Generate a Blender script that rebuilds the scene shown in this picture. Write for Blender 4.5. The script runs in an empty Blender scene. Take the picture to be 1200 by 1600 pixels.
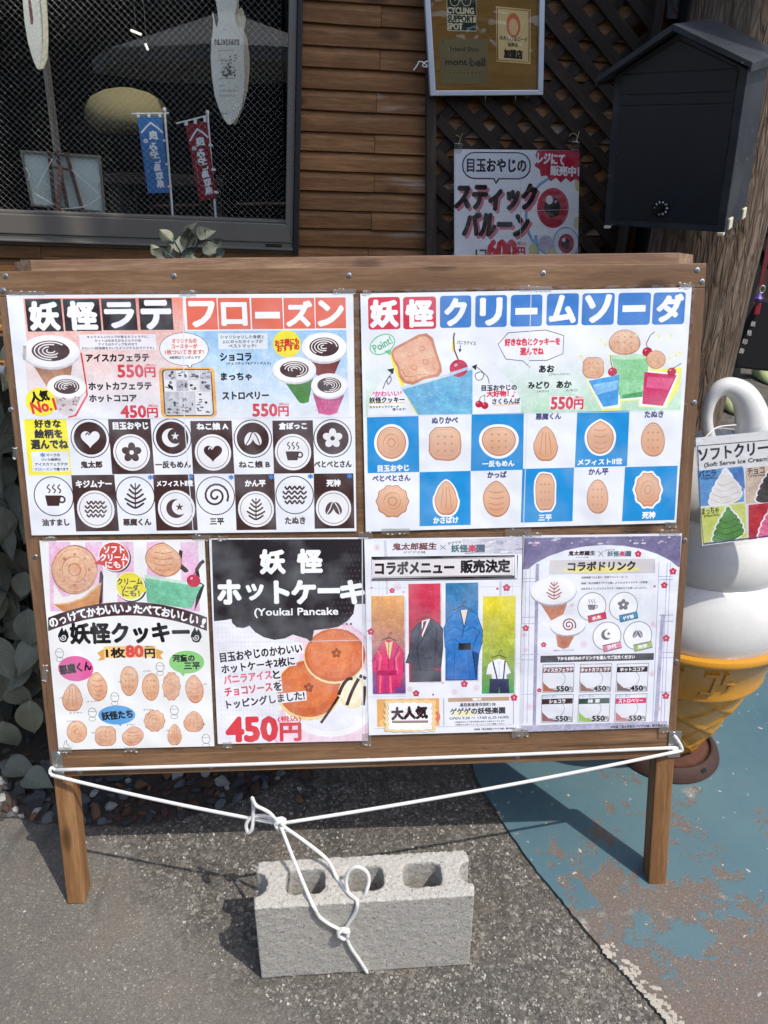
import bpy, bmesh, math, random
from mathutils import Vector, Matrix, Euler, Quaternion
from mathutils import noise as mnoise

random.seed(7)
R = math.radians
SC = bpy.context.scene
COL = SC.collection

# ------------------------------------------------------------------ camera, sky, sun, exposure
CAM_H = 1.393
PITCH = R(25.0)
FOC = 1200.0                                   # focal length in pixels of the 1200 x 1600 photograph
CAM = Vector((0, 0, CAM_H))
cam_d = bpy.data.cameras.new('camera')
cam_d.sensor_fit = 'AUTO'; cam_d.sensor_width = 36.0
cam_d.lens = 36.0 * FOC / 1600.0
cam_d.clip_start = 0.02; cam_d.clip_end = 200.0
cam_o = bpy.data.objects.new('camera', cam_d); COL.objects.link(cam_o)
cam_o.location = CAM; cam_o.rotation_euler = (math.pi/2 - PITCH, 0, 0)
SC.camera = cam_o

SUN_DIR = Vector((0.4225, -0.3124, 0.8508)).normalized()     # towards the sun
world = bpy.data.worlds.new('World'); SC.world = world; world.use_nodes = True
wn = world.node_tree.nodes; wl = world.node_tree.links
bg = wn['Background']; bg.inputs['Strength'].default_value = 0.15
sky = wn.new('ShaderNodeTexSky'); sky.sky_type = 'NISHITA'; sky.sun_disc = False
sky.sun_elevation = math.asin(SUN_DIR.z); sky.sun_rotation = math.atan2(SUN_DIR.x, SUN_DIR.y)
sky.air_density = 1.0; sky.dust_density = 2.0; sky.ozone_density = 1.0
wl.new(sky.outputs[0], bg.inputs['Color'])
sun_d = bpy.data.lights.new('sun', 'SUN'); sun_d.energy = 2.6; sun_d.angle = R(0.5); sun_d.color = (1.0, 0.95, 0.87)
sun_o = bpy.data.objects.new('sun', sun_d); COL.objects.link(sun_o)
sun_o.rotation_euler = SUN_DIR.to_track_quat('Z', 'Y').to_euler()
sun_o.location = (3, -2, 6)

SC.view_settings.view_transform = 'Standard'
SC.view_settings.look = 'None'
SC.view_settings.exposure = 0.46
SC.view_settings.gamma = 1.0
SC.view_settings.use_curve_mapping = False
SC.render.engine = 'CYCLES'
SC.cycles.max_bounces = 8
SC.cycles.transparent_max_bounces = 24

# ------------------------------------------------------------------ photograph geometry helpers
_F = Vector((0, math.cos(PITCH), -math.sin(PITCH)))
_D = Vector((0, -math.sin(PITCH), -math.cos(PITCH)))
_X = Vector((1, 0, 0))
def ray(px, py):
    return _F + _X * ((px - 600) / FOC) + _D * ((py - 800) / FOC)
def at_y(px, py, Y):
    d = ray(px, py); return CAM + d * (Y / d.y)
def at_z(px, py, z=0.0):
    d = ray(px, py); return CAM + d * ((z - CAM_H) / d.z)

class Frame:
    """a plane in the world: origin, X to the right, Z up, -Y towards the viewer"""
    def __init__(s, o, x, z):
        s.o = Vector(o); s.x = Vector(x).normalized()
        s.y = Vector(z).cross(s.x).normalized(); s.z = s.x.cross(s.y).normalized()
    def M(s, x=0, y=0, z=0):
        m = Matrix((s.x, s.y, s.z)).transposed().to_4x4()
        m.translation = s.o + s.x*x + s.y*y + s.z*z
        return m
    def loc(s, px, py, d=0.0):
        r = ray(px, py); p0 = s.o - s.y*d
        t = ((p0 - CAM).dot(s.y)) / r.dot(s.y)
        q = CAM + r*t - s.o
        return q.dot(s.x), q.dot(s.z)
    def w(s, x, y, z):
        return s.o + s.x*x + s.y*y + s.z*z

def lin(c):
    return tuple(((v/255.0)/12.92 if v <= 10 else (((v/255.0)+0.055)/1.055)**2.4) for v in c[:3])

# ------------------------------------------------------------------ object helpers
def tag(o, label=None, cat=None, group=None, kind=None):
    if label: o['label'] = label
    if cat: o['category'] = cat
    if group: o['group'] = group
    if kind: o['kind'] = kind
    return o
def thing(name, label, cat, M=None, group=None):
    o = bpy.data.objects.new(name, None); COL.objects.link(o)
    o.empty_display_size = 0.05
    if M is not None: o.matrix_world = M
    return tag(o, label, cat, group)
def T3(x, y, z): return Matrix.Translation((x, y, z))

class MB:
    def __init__(s): s.v = []; s.f = []
    def add(s, v, f):
        n = len(s.v); s.v += [tuple(p) for p in v]; s.f += [tuple(i+n for i in q) for q in f]; return s
    def box(s, x0, x1, y0, y1, z0, z1, M=None):
        v = [(x0,y0,z0),(x1,y0,z0),(x1,y1,z0),(x0,y1,z0),(x0,y0,z1),(x1,y0,z1),(x1,y1,z1),(x0,y1,z1)]
        if M is not None: v = [M @ Vector(p) for p in v]
        return s.add(v, [(0,3,2,1),(4,5,6,7),(0,1,5,4),(1,2,6,5),(2,3,7,6),(3,0,4,7)])
    def prism(s, pts, y0, y1):                     # outline in x,z pushed along y
        n = len(pts)
        v = [(x,y0,z) for x,z in pts] + [(x,y1,z) for x,z in pts]
        f = [tuple(range(n)), tuple(range(2*n-1, n-1, -1))] + [(i, i+n, (i+1)%n+n, (i+1)%n) for i in range(n)]
        return s.add(v, f)
    def tube(s, path, rad, n=8, caps=True):
        P = [Vector(p) for p in path]
        rads = rad if isinstance(rad, (list, tuple)) else [rad]*len(P)
        v = []; f = []; nrm = None
        for i, p in enumerate(P):
            t = (P[min(i+1, len(P)-1)] - P[max(i-1, 0)])
            if t.length < 1e-9: t = Vector((0,0,1))
            t.normalize()
            if nrm is None:
                a = Vector((0,0,1)) if abs(t.z) < 0.9 else Vector((1,0,0))
                nrm = t.cross(a).normalized()
            else:
                nrm = (nrm - t*nrm.dot(t))
                nrm = nrm.normalized() if nrm.length > 1e-6 else t.orthogonal().normalized()
            b = t.cross(nrm)
            for k in range(n):
                a = 2*math.pi*k/n
                v.append(p + (nrm*math.cos(a) + b*math.sin(a))*rads[i])
        for i in range(len(P)-1):
            for k in range(n):
                f.append((i*n+k, i*n+(k+1)%n, (i+1)*n+(k+1)%n, (i+1)*n+k))
        if caps: f += [tuple(range(n-1,-1,-1)), tuple(range((len(P)-1)*n, len(P)*n))]
        return s.add(v, f)
    def lathe(s, prof, n=32, c=(0,0,0), sx=1, sy=1):
        v = []; f = []
        for r, z in prof:
            for k in range(n):
                a = 2*math.pi*k/n
                v.append((c[0]+r*sx*math.cos(a), c[1]+r*sy*math.sin(a), c[2]+z))
        for i in range(len(prof)-1):
            for k in range(n):
                f.append((i*n+k, i*n+(k+1)%n, (i+1)*n+(k+1)%n, (i+1)*n+k))
        f += [tuple(range(n-1,-1,-1)), tuple(range((len(prof)-1)*n, len(prof)*n))]
        return s.add(v, f)
    def mesh(s, name, mat, bevel=0, seg=2, smooth=False, angle=35):
        me = bpy.data.meshes.new(name); me.from_pydata(s.v, [], s.f)
        bm = bmesh.new(); bm.from_mesh(me)
        bmesh.ops.recalc_face_normals(bm, faces=bm.faces)
        if bevel:
            es = [e for e in bm.edges if len(e.link_faces) == 2 and e.calc_face_angle(0) > R(angle)]
            bmesh.ops.bevel(bm, geom=es, offset=bevel, segments=seg, profile=0.6, affect='EDGES', clamp_overlap=True)
        bm.to_mesh(me); bm.free()
        if smooth:
            for p in me.polygons: p.use_smooth = True
            if smooth != 'all':
                me.set_sharp_from_angle(angle=R(angle))
        if mat: me.materials.append(mat)
        return me
    def obj(s, name, mat, parent=None, M=None, bevel=0, seg=2, smooth=False, angle=35):
        return link(name, s.mesh(name, mat, bevel, seg, smooth, angle), parent, M)
def link(name, me, parent=None, M=None):
    o = bpy.data.objects.new(name, me); COL.objects.link(o)
    if parent is not None: o.parent = parent
    if M is not None:
        if parent is not None: o.matrix_basis = M
        else: o.matrix_world = M
    return o
def smooth_path(pts, n=8):                       # Catmull-Rom through the points
    P = [Vector(p) for p in pts]; out = []
    for i in range(len(P)-1):
        p0 = P[max(i-1,0)]; p1 = P[i]; p2 = P[i+1]; p3 = P[min(i+2, len(P)-1)]
        for k in range(n):
            t = k/n
            out.append(0.5*((2*p1) + (p2-p0)*t + (2*p0-5*p1+4*p2-p3)*t*t + (3*p1-p0-3*p2+p3)*t*t*t))
    out.append(P[-1]); return out
def apply_mods(o):
    dg = bpy.context.evaluated_depsgraph_get()
    dg.update()
    me = bpy.data.meshes.new_from_object(o.evaluated_get(dg))
    o.modifiers.clear(); old = o.data; o.data = me
    return me

# ------------------------------------------------------------------ materials
class NT:
    def __init__(s, name):
        s.m = bpy.data.materials.new(name); s.m.use_nodes = True
        s.n = s.m.node_tree.nodes; s.l = s.m.node_tree.links
        s.b = s.n['Principled BSDF']; s.out = s.n['Material Output']
    def node(s, t, **k):
        n = s.n.new(t)
        for a, b in k.items(): setattr(n, a, b)
        return n
    def set(s, n, sock, v):
        if hasattr(v, 'is_output') or isinstance(v, bpy.types.NodeSocket): s.l.new(v, n.inputs[sock])
        else: n.inputs[sock].default_value = v
    def coord(s, kind='Object', scale=(1,1,1), rand=False, rot=(0,0,0)):
        tc = s.node('ShaderNodeTexCoord'); mp = s.node('ShaderNodeMapping')
        mp.inputs['Scale'].default_value = scale; mp.inputs['Rotation'].default_value = rot
        s.l.new(tc.outputs[kind], mp.inputs['Vector'])
        if rand:
            oi = s.node('ShaderNodeObjectInfo'); m = s.node('ShaderNodeVectorMath', operation='SCALE')
            m.inputs[0].default_value = (37.0, 19.0, 53.0); s.l.new(oi.outputs['Random'], m.inputs['Scale'])
            s.l.new(m.outputs[0], mp.inputs['Location'])
        return mp.outputs[0]
    def noise(s, vec, scale, detail=4, rough=0.55, dist=0.0, out='Fac'):
        n = s.node('ShaderNodeTexNoise'); s.l.new(vec, n.inputs['Vector'])
        n.inputs['Scale'].default_value = scale; n.inputs['Detail'].default_value = detail
        n.inputs['Roughness'].default_value = rough; n.inputs['Distortion'].default_value = dist
        return n.outputs[out]
    def voro(s, vec, scale, feature='F1', out='Distance', rnd=1.0):
        n = s.node('ShaderNodeTexVoronoi', feature=feature); s.l.new(vec, n.inputs['Vector'])
        n.inputs['Scale'].default_value = scale; n.inputs['Randomness'].default_value = rnd
        return n.outputs[out]
    def ramp(s, fac, stops, interp='LINEAR'):
        n = s.node('ShaderNodeValToRGB'); s.l.new(fac, n.inputs[0]); cr = n.color_ramp; cr.interpolation = interp
        while len(cr.elements) < len(stops): cr.elements.new(0.5)
        for e, (p, c) in zip(cr.elements, stops):
            e.position = p; e.color = (c, c, c, 1) if not hasattr(c, '__len__') else (*c[:3], 1)
        return n.outputs[0]
    def mix(s, fac, a, b, mode='MIX'):
        n = s.node('ShaderNodeMix', data_type='RGBA', blend_type=mode)
        for k, v in ((0, fac), (6, a), (7, b)):
            if isinstance(v, bpy.types.NodeSocket): s.l.new(v, n.inputs[k])
            elif k == 0: n.inputs[k].default_value = v
            else: n.inputs[k].default_value = (*v[:3], 1)
        return n.outputs[2]
    def math(s, op, a, b=0.0, clamp=False):
        n = s.node('ShaderNodeMath', operation=op, use_clamp=clamp)
        for k, v in ((0, a), (1, b)):
            if isinstance(v, bpy.types.NodeSocket): s.l.new(v, n.inputs[k])
            else: n.inputs[k].default_value = v
        return n.outputs[0]
    def bump(s, h, dist=0.001, strength=1.0, prev=None):
        n = s.node('ShaderNodeBump'); n.inputs['Distance'].default_value = dist; n.inputs['Strength'].default_value = strength
        s.l.new(h, n.inputs['Height'])
        if prev is not None: s.l.new(prev, n.inputs['Normal'])
        return n.outputs[0]
    def fin(s, color=None, rough=0.6, normal=None, spec=None, metal=None, coat=None):
        if color is not None:
            if isinstance(color, bpy.types.NodeSocket): s.l.new(color, s.b.inputs['Base Color'])
            else: s.b.inputs['Base Color'].default_value = (*color[:3], 1)
        if isinstance(rough, bpy.types.NodeSocket): s.l.new(rough, s.b.inputs['Roughness'])
        else: s.b.inputs['Roughness'].default_value = rough
        if normal is not None: s.l.new(normal, s.b.inputs['Normal'])
        if spec is not None: s.b.inputs['Specular IOR Level'].default_value = spec
        if metal is not None: s.b.inputs['Metallic'].default_value = metal
        if coat is not None: s.b.inputs['Coat Weight'].default_value = coat; s.b.inputs['Coat Roughness'].default_value = 0.12
        return s.m

def m_wood(name, c1, c2, axis='x', fine=1.0, bump=0.0008, rough=0.6, wear=None, wear_amt=0.5, spec=0.3):
    t = NT(name)
    sc = {'x': (1.2, 14, 14), 'z': (14, 14, 1.2), 'y': (14, 1.2, 14)}[axis]
    v = t.coord(scale=sc, rand=True)
    n1 = t.noise(v, 2.2*fine, 6, 0.6, 0.6); n2 = t.noise(v, 11*fine, 4, 0.65, 0.3); n3 = t.noise(v, 34*fine, 3, 0.6)
    v2 = t.coord(rand=True); blot = t.noise(v2, 5, 3, 0.5)
    g = t.math('ADD', t.math('MULTIPLY', n1, 0.55), t.math('MULTIPLY', n2, 0.45))
    col = t.ramp(g, [(0.33, tuple(x*0.72 for x in c1)), (0.47, c1), (0.62, c2)])
    col = t.mix(t.math('MULTIPLY', t.ramp(n3, [(0.45, 1.0), (0.62, 0.0)]), 0.22), col, tuple(x*0.45 for x in c1))
    col = t.mix(t.ramp(blot, [(0.35, 0.0), (0.75, 0.45)]), col, tuple(x*0.62 for x in c1))
    oi = t.node('ShaderNodeObjectInfo')
    hv = t.node('ShaderNodeHueSaturation'); t.l.new(col, hv.inputs['Color'])
    t.l.new(t.math('ADD', t.math('MULTIPLY', oi.outputs['Random'], 0.34), 0.83), hv.inputs['Value'])
    col = hv.outputs[0]
    if wear:
        wv = t.coord(scale=tuple(x*0.5 for x in sc), rand=True)
        w = t.noise(wv, 1.6, 5, 0.65, 0.8); wk = t.noise(v2, 3.0, 2)
        m = t.math('MULTIPLY', t.ramp(w, [(0.53, 0.0), (0.63, 1.0)]), t.ramp(wk, [(0.45, 0.0), (0.62, wear_amt)]))
        col = t.mix(m, col, wear)
    # a few knots and short drying cracks
    kv = t.coord(scale={'x': (3.2, 9, 9), 'z': (9, 9, 3.2), 'y': (9, 3.2, 9)}[axis], rand=True)
    kd = t.voro(kv, 1.0); kn = t.ramp(kd, [(.05, 1.0), (.085, .75), (.13, 0.0)])
    col = t.mix(t.math('MULTIPLY', kn, .8), col, tuple(x*.22 for x in c1))
    ck = t.ramp(t.noise(t.coord(scale=tuple(x*.6 if x < 5 else x*2.2 for x in sc), rand=True), 2.0, 3, .5), [(.70, 0.0), (.73, 1.0)])
    col = t.mix(t.math('MULTIPLY', ck, .7), col, tuple(x*.25 for x in c1))
    nb = t.bump(t.math('SUBTRACT', t.math('ADD', n2, t.math('MULTIPLY', n3, 0.6)), ck), bump, 0.8)
    return t.fin(col, rough, nb, spec)

def m_plain(name, c, rough=0.5, spec=0.5, metal=0.0, var=0.12, vscale=30, bump=0.0, bscale=200, coat=None):
    t = NT(name); v = t.coord(rand=True)
    n = t.noise(v, vscale, 4, 0.6)
    col = t.mix(t.math('MULTIPLY', n, 1.0), tuple(x*(1-var) for x in c), tuple(min(1, x*(1+var)) for x in c))
    nb = t.bump(t.noise(v, bscale, 3), bump, 0.6) if bump else None
    rr = t.math('ADD', t.math('MULTIPLY', n, 0.16), rough-0.08)
    return t.fin(col, rr, nb, spec, metal, coat)

# printed ink: flat print only, the colour of each face comes from what is printed there
def m_ink(name, rough=0.3, wav=0.0012, spec=0.45, grain=0.0):
    t = NT(name)
    a = t.node('ShaderNodeAttribute'); a.attribute_name = 'ink'
    g = t.node('ShaderNodeNewGeometry')
    n = t.node('ShaderNodeTexNoise'); t.l.new(g.outputs['Position'], n.inputs['Vector'])
    n.inputs['Scale'].default_value = 9; n.inputs['Detail'].default_value = 2
    n2 = t.node('ShaderNodeTexNoise'); t.l.new(g.outputs['Position'], n2.inputs['Vector'])
    n2.inputs['Scale'].default_value = 700; n2.inputs['Detail'].default_value = 1
    n3 = t.node('ShaderNodeTexNoise'); t.l.new(g.outputs['Position'], n3.inputs['Vector'])
    n3.inputs['Scale'].default_value = 16; n3.inputs['Detail'].default_value = 5
    col = t.mix(0.10, a.outputs['Color'], n2.outputs['Color'], 'OVERLAY')
    if grain:
        # printed food photographs: crumbs, froth and mottled tones
        ng = t.node('ShaderNodeTexNoise'); t.l.new(g.outputs['Position'], ng.inputs['Vector']); ng.inputs['Scale'].default_value = 190; ng.inputs['Detail'].default_value = 5; ng.inputs['Roughness'].default_value = .7
        nm = t.node('ShaderNodeTexNoise'); t.l.new(g.outputs['Position'], nm.inputs['Vector']); nm.inputs['Scale'].default_value = 55; nm.inputs['Detail'].default_value = 3
        k = t.math('ADD', t.math('MULTIPLY', ng.outputs['Fac'], .9), t.math('MULTIPLY', nm.outputs['Fac'], .7))
        col = t.mix(grain, col, t.ramp(k, [(.55, (.16, .16, .16)), (.80, (.5, .5, .5)), (1.05, (.9, .9, .9))]), 'OVERLAY')
    # uneven blotches mixed towards a pale blue grey
    mottle = t.ramp(n3.outputs['Fac'], [(0.42, 0.0), (0.72, 0.16)])
    col = t.mix(mottle, col, (0.62, 0.66, 0.72))
    nb = t.bump(n.outputs['Fac'], wav*8, 1.0)
    return t.fin(col, rough, nb, spec, coat=0.12)
INK = m_ink('printed_ink'); INK_PHOTO = m_ink('printed_photograph', grain=.42)

m_board = m_wood('stained_board', (0.215, 0.118, 0.060), (0.335, 0.200, 0.110), 'x', 1.0, 0.0004, 0.55, (0.42, 0.36, 0.29), 0.12)
m_board_v = m_wood('stained_stile', (0.165, 0.090, 0.050), (0.26, 0.155, 0.088), 'z', 1.0, 0.0005, 0.55)
m_batten = m_wood('weathered_batten', (0.25, 0.145, 0.088), (0.41, 0.275, 0.175), 'x', 1.2, 0.0006, 0.65, (0.45, 0.40, 0.34), 0.35)
m_leg = m_wood('stained_leg', (0.225, 0.110, 0.046), (0.345, 0.190, 0.085), 'z', 0.8, 0.0005, 0.5, (0.5, 0.38, 0.24), 0.15)
m_side = m_wood('siding_timber', (0.235, 0.104, 0.036), (0.375, 0.190, 0.076), 'x', 1.1, 0.0007, 0.6, (0.62, 0.57, 0.50), 0.75)
m_dark = m_wood('dark_lattice_timber', (0.028, 0.018, 0.012), (0.060, 0.038, 0.026), 'x', 1.2, 0.0005, 0.6, (0.25, 0.19, 0.13), 0.12)
m_darkv = m_wood('dark_post_timber', (0.040, 0.028, 0.022), (0.085, 0.060, 0.045), 'z', 1.2, 0.0005, 0.6, (0.30, 0.22, 0.15), 0.4)
m_orange = m_wood('orange_timber', (0.26, 0.115, 0.026), (0.36, 0.17, 0.045), 'z', 1.0, 0.0004, 0.5)
m_bark = None
m_steel = m_plain('zinc_steel', (0.62, 0.63, 0.64), 0.32, 0.5, 1.0, 0.1, 60, 0.0002, 400)
m_screw = m_plain('screw_steel', (0.55, 0.56, 0.57), 0.35, 0.5, 1.0, 0.15, 200)
m_slot = m_plain('screw_recess', (0.05, 0.05, 0.05), 0.6)
m_black = m_plain('black_paint', (0.012, 0.012, 0.013), 0.5)
m_white = m_plain('white_plastic', (0.78, 0.78, 0.76), 0.4)
m_frame = m_plain('bronze_aluminium', (0.150, 0.137, 0.117), 0.42, 0.5, 0.0, 0.10, 14)
m_alu = m_plain('silver_aluminium', (0.62, 0.66, 0.72), 0.35, 0.5, 0.5, 0.05)
m_paper = m_plain('white_paper', (0.80, 0.81, 0.82), 0.4, 0.4, 0.0, 0.02, 12)

def m_clear(name, alpha=0.12, rough=0.08, tint=(1,1,1), bscale=20, bdist=0.004):
    t = NT(name)
    tr = t.node('ShaderNodeBsdfTransparent'); tr.inputs[0].default_value = (*tint, 1)
    gl = t.node('ShaderNodeBsdfGlossy'); gl.inputs['Roughness'].default_value = rough
    fr = t.node('ShaderNodeLayerWeight'); fr.inputs['Blend'].default_value = 0.5
    v = t.coord(); nb = t.bump(t.noise(v, bscale, 2), bdist, 1.0)
    t.l.new(nb, gl.inputs['Normal']); t.l.new(nb, fr.inputs['Normal'])
    mx = t.node('ShaderNodeMixShader')
    t.l.new(t.math('ADD', t.math('MULTIPLY', t.math('POWER', fr.outputs['Facing'], 5.0), 0.9), 0.035+alpha, True), mx.inputs[0])
    t.l.new(tr.outputs[0], mx.inputs[1]); t.l.new(gl.outputs[0], mx.inputs[2])
    t.l.new(mx.outputs[0], t.out.inputs['Surface'])
    t.n.remove(t.b)
    return t.m
m_glass = m_clear('window_glass', 0.0, 0.0, (0.985, 0.99, 0.985), 1.2, 0.0006)
m_sleeve = m_clear('clear_sleeve', 0.01, 0.10, (0.99, 0.99, 0.99), 28, 0.006)
m_tape = m_clear('clear_tape', 0.05, 0.25, (0.94, 0.93, 0.92), 60, 0.001)
_t = m_tape.node_tree; _mx = [n for n in _t.nodes if n.type == 'MIX_SHADER'][0]; _df = _t.nodes.new('ShaderNodeBsdfDiffuse'); _df.inputs[0].default_value = (.8, .8, .8, 1)
_m2 = _t.nodes.new('ShaderNodeMixShader'); _m2.inputs[0].default_value = 0.06; _t.links.new(_mx.outputs[0], _m2.inputs[1]); _t.links.new(_df.outputs[0], _m2.inputs[2])  # white diffuse share stands in for glints on the tape
_t.links.new(_m2.outputs[0], [n for n in _t.nodes if n.type == 'OUTPUT_MATERIAL'][0].inputs[0])
# ------------------------------------------------------------------ flat print: letters and shapes laid on paper
_tc = {}
_fc = bpy.data.curves.new('lettering_source', 'FONT'); _fc.resolution_u = 2
_fo = bpy.data.objects.new('lettering_source', _fc); COL.objects.link(_fo)
def glyphs(s):
    if s not in _tc:
        _fc.body = s; _fc.size = 1.0
        bpy.context.view_layer.update()
        dg = bpy.context.evaluated_depsgraph_get()
        me = bpy.data.meshes.new_from_object(_fo.evaluated_get(dg))
        v = [(p.co.x, p.co.y) for p in me.vertices]; f = [tuple(p.vertices) for p in me.polygons]
        bpy.data.meshes.remove(me)
        if not v: v = [(0,0),(1,0),(0,1)]; f = []
        xs = [p[0] for p in v]; ys = [p[1] for p in v]
        _tc[s] = (v, f, min(xs), max(xs), min(ys), max(ys))
    return _tc[s]

def homog(quad):
    """unit square (0,0)(1,0)(1,1)(0,1) -> quad TL TR BR BL"""
    (x0,y0),(x1,y1),(x2,y2),(x3,y3) = quad
    dx1, dx2, dx3 = x1-x2, x3-x2, x0-x1+x2-x3
    dy1, dy2, dy3 = y1-y2, y3-y2, y0-y1+y2-y3
    den = dx1*dy2-dx2*dy1
    g = (dx3*dy2-dx2*dy3)/den; h = (dx1*dy3-dx3*dy1)/den
    a, b, c = x1-x0+g*x1, x3-x0+h*x3, x0
    d, e, f = y1-y0+g*y1, y3-y0+h*y3, y0
    return lambda u, v: ((a*u+b*v+c)/(g*u+h*v+1), (d*u+e*v+f)/(g*u+h*v+1))

class Art:
    """print on a sheet that lies in a Frame; shapes are measured in photograph pixels on the sheet"""
    def __init__(s, frame, parent, quad, d0, M0, ink=None):
        s.fr = frame; s.par = parent; s.d = d0; s.inv = M0.inverted(); s.ink = ink or INK
        s.q = quad; s.o = (0, 0, 1.0); s.parts = {}; s.cur = None; s.d0 = d0; s.laid = []
        H = homog(quad); c = H(.5,.5); u = H(.55,.5); v = H(.5,.55)
        w = quad
        # local directions as functions of position: blend of the edges
        s.top = ((w[1][0]-w[0][0]), (w[1][1]-w[0][1])); s.bot = ((w[2][0]-w[3][0]), (w[2][1]-w[3][1]))
        s.lef = ((w[3][0]-w[0][0]), (w[3][1]-w[0][1])); s.rig = ((w[2][0]-w[1][0]), (w[2][1]-w[1][1]))
    lock = None
    def view(s, ox, oy, sc): s.o = (ox, oy, sc); return s
    def part(s, name, new=False):
        s.cur = (name, len(s.parts)) if new else name; s.parts.setdefault(s.cur, ([], [], [])); return s
    def P(s, x, y): return (s.o[0]+x/s.o[2], s.o[1]+y/s.o[2])
    def axes(s, x, y):
        w = s.q
        v = min(1, max(0, (y-w[0][1])/max(1, (w[3][1]-w[0][1])))); u = min(1, max(0, (x-w[3][0])/max(1, (w[2][0]-w[3][0]))))
        hx = s.top[0]*(1-v)+s.bot[0]*v; hy = s.top[1]*(1-v)+s.bot[1]*v
        vx = s.lef[0]*(1-u)+s.rig[0]*u; vy = s.lef[1]*(1-u)+s.rig[1]*u
        return (1.0, hy/hx), (vx/vy, 1.0)
    def put(s, pts, faces, cols, step=True):
        V, F, C = s.parts[s.cur]; n = len(V)
        E = []
        for i in range(4):
            a, b = s.q[i], s.q[(i+1) % 4]; E.append((a[0], a[1], -(b[1]-a[1]), b[0]-a[0]))
        if any((x-e[0])*e[2]+(y-e[1])*e[3] < -0.01 for (x, y) in pts for e in E):
            # trim what would run past the edge of the sheet
            cl = cols if isinstance(cols, list) else [cols]*len(pts)
            np_, nf, nc = [], [], []
            for f in faces:
                P = [(pts[i][0], pts[i][1], cl[i]) for i in f]
                for e in E:
                    out = []
                    for i in range(len(P)):
                        a, b = P[i-1], P[i]
                        da = (a[0]-e[0])*e[2]+(a[1]-e[1])*e[3]; db = (b[0]-e[0])*e[2]+(b[1]-e[1])*e[3]
                        if (da >= 0) != (db >= 0):
                            t = da/(da-db); out.append((a[0]+(b[0]-a[0])*t, a[1]+(b[1]-a[1])*t, tuple(p+(q-p)*t for p, q in zip(a[2], b[2]))))
                        if db >= 0: out.append(b)
                    P = out
                    if not P: break
                if len(P) >= 3:
                    k = len(np_); np_ += [(p[0], p[1]) for p in P]; nc += [p[2] for p in P]; nf.append(tuple(range(k, k+len(P))))
            if not nf: return
            pts, faces, cols = np_, nf, nc
        # every print lies just above whatever it overlaps
        bx = (min(p[0] for p in pts)+.05, min(p[1] for p in pts)+.05, max(p[0] for p in pts)-.05, max(p[1] for p in pts)-.05)
        if s.lock is None:
            lv = 0
            for (a, b_, c_, e_, k) in s.laid:
                if k > lv and a < bx[2] and bx[0] < c_ and b_ < bx[3] and bx[1] < e_: lv = k
            s.d = s.d0+.000012*(lv+1); s.laid.append((*bx, lv+1)); s.lv = lv+1
        for (x, y) in pts:
            lx, lz = s.fr.loc(x, y, s.d); V.append(s.inv @ s.fr.w(lx, -s.d, lz))
        F += [tuple(i+n for i in f) for f in faces]
        C += cols if isinstance(cols, list) else [cols]*len(pts)
    def poly(s, pts, c):
        q = [s.P(*p) for p in pts]
        s.put(q, [tuple(range(len(q)))], lin(c))
    def gpoly(s, pts, c, c2):                       # outline printed in a vertical blend of two inks
        ys = [p[1] for p in pts]; a, b = min(ys), max(ys); c = lin(c); c2 = lin(c2)
        cl = [tuple(p*(1-(y-a)/(b-a))+q*(y-a)/(b-a) for p, q in zip(c, c2)) for y in ys]
        s.put([s.P(*p) for p in pts], [tuple(range(len(pts)))], cl)
    def lpts(s, cx, cy, offs):                      # offsets along the sheet's own directions
        X, Y = s.P(cx, cy); h, v = s.axes(X, Y); k = s.o[2]
        return [(X+(a*h[0]+b*v[0])/k, Y+(a*h[1]+b*v[1])/k) for a, b in offs]
    def rect(s, x0, y0, x1, y1, c, c2=None, vert=True):
        cx, cy = (x0+x1)/2, (y0+y1)/2; a, b = (x1-x0)/2, (y1-y0)/2
        q = s.lpts(cx, cy, [(-a,-b),(a,-b),(a,b),(-a,b)])
        c = lin(c); c2 = lin(c2) if c2 else c
        s.put(q, [(0,1,2,3)], [c,c,c2,c2] if vert else [c,c2,c2,c])
    def frame(s, x0, y0, x1, y1, w, c):
        s.line([(x0,y0),(x1,y0),(x1,y1),(x0,y1)], w, c, True, local=True)
    def rrect(s, x0, y0, x1, y1, r, c):
        pts = []
        for (X, Y, a0) in ((x1-r,y0+r,-90),(x1-r,y1-r,0),(x0+r,y1-r,90),(x0+r,y0+r,180)):
            for k in range(5):
                a = R(a0+22.5*k); pts.append((X+r*math.cos(a), Y+r*math.sin(a)))
        cx, cy = (x0+x1)/2, (y0+y1)/2
        s.put(s.lpts(cx, cy, [(x-cx, y-cy) for x, y in pts]), [tuple(range(len(pts)))], lin(c))
    def ell(s, cx, cy, rx, ry=None, c=(0,0,0), ang=0, n=28, a0=0, a1=360, c2=None):
        ry = rx if ry is None else ry; ca, sa = math.cos(R(ang)), math.sin(R(ang))
        full = a1-a0 >= 360; m = n if full else n+1
        of = []; cl = []
        for k in range(m):
            a = R(a0+(a1-a0)*k/n); x, y = rx*math.cos(a), ry*math.sin(a)
            of.append((x*ca-y*sa, x*sa+y*ca))
            if c2: t = (y/ry+1)/2; cl.append(tuple(p*(1-t)+q*t for p, q in zip(lin(c), lin(c2))))
        s.put(s.lpts(cx, cy, of), [tuple(range(m))], cl if c2 else lin(c))
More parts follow.
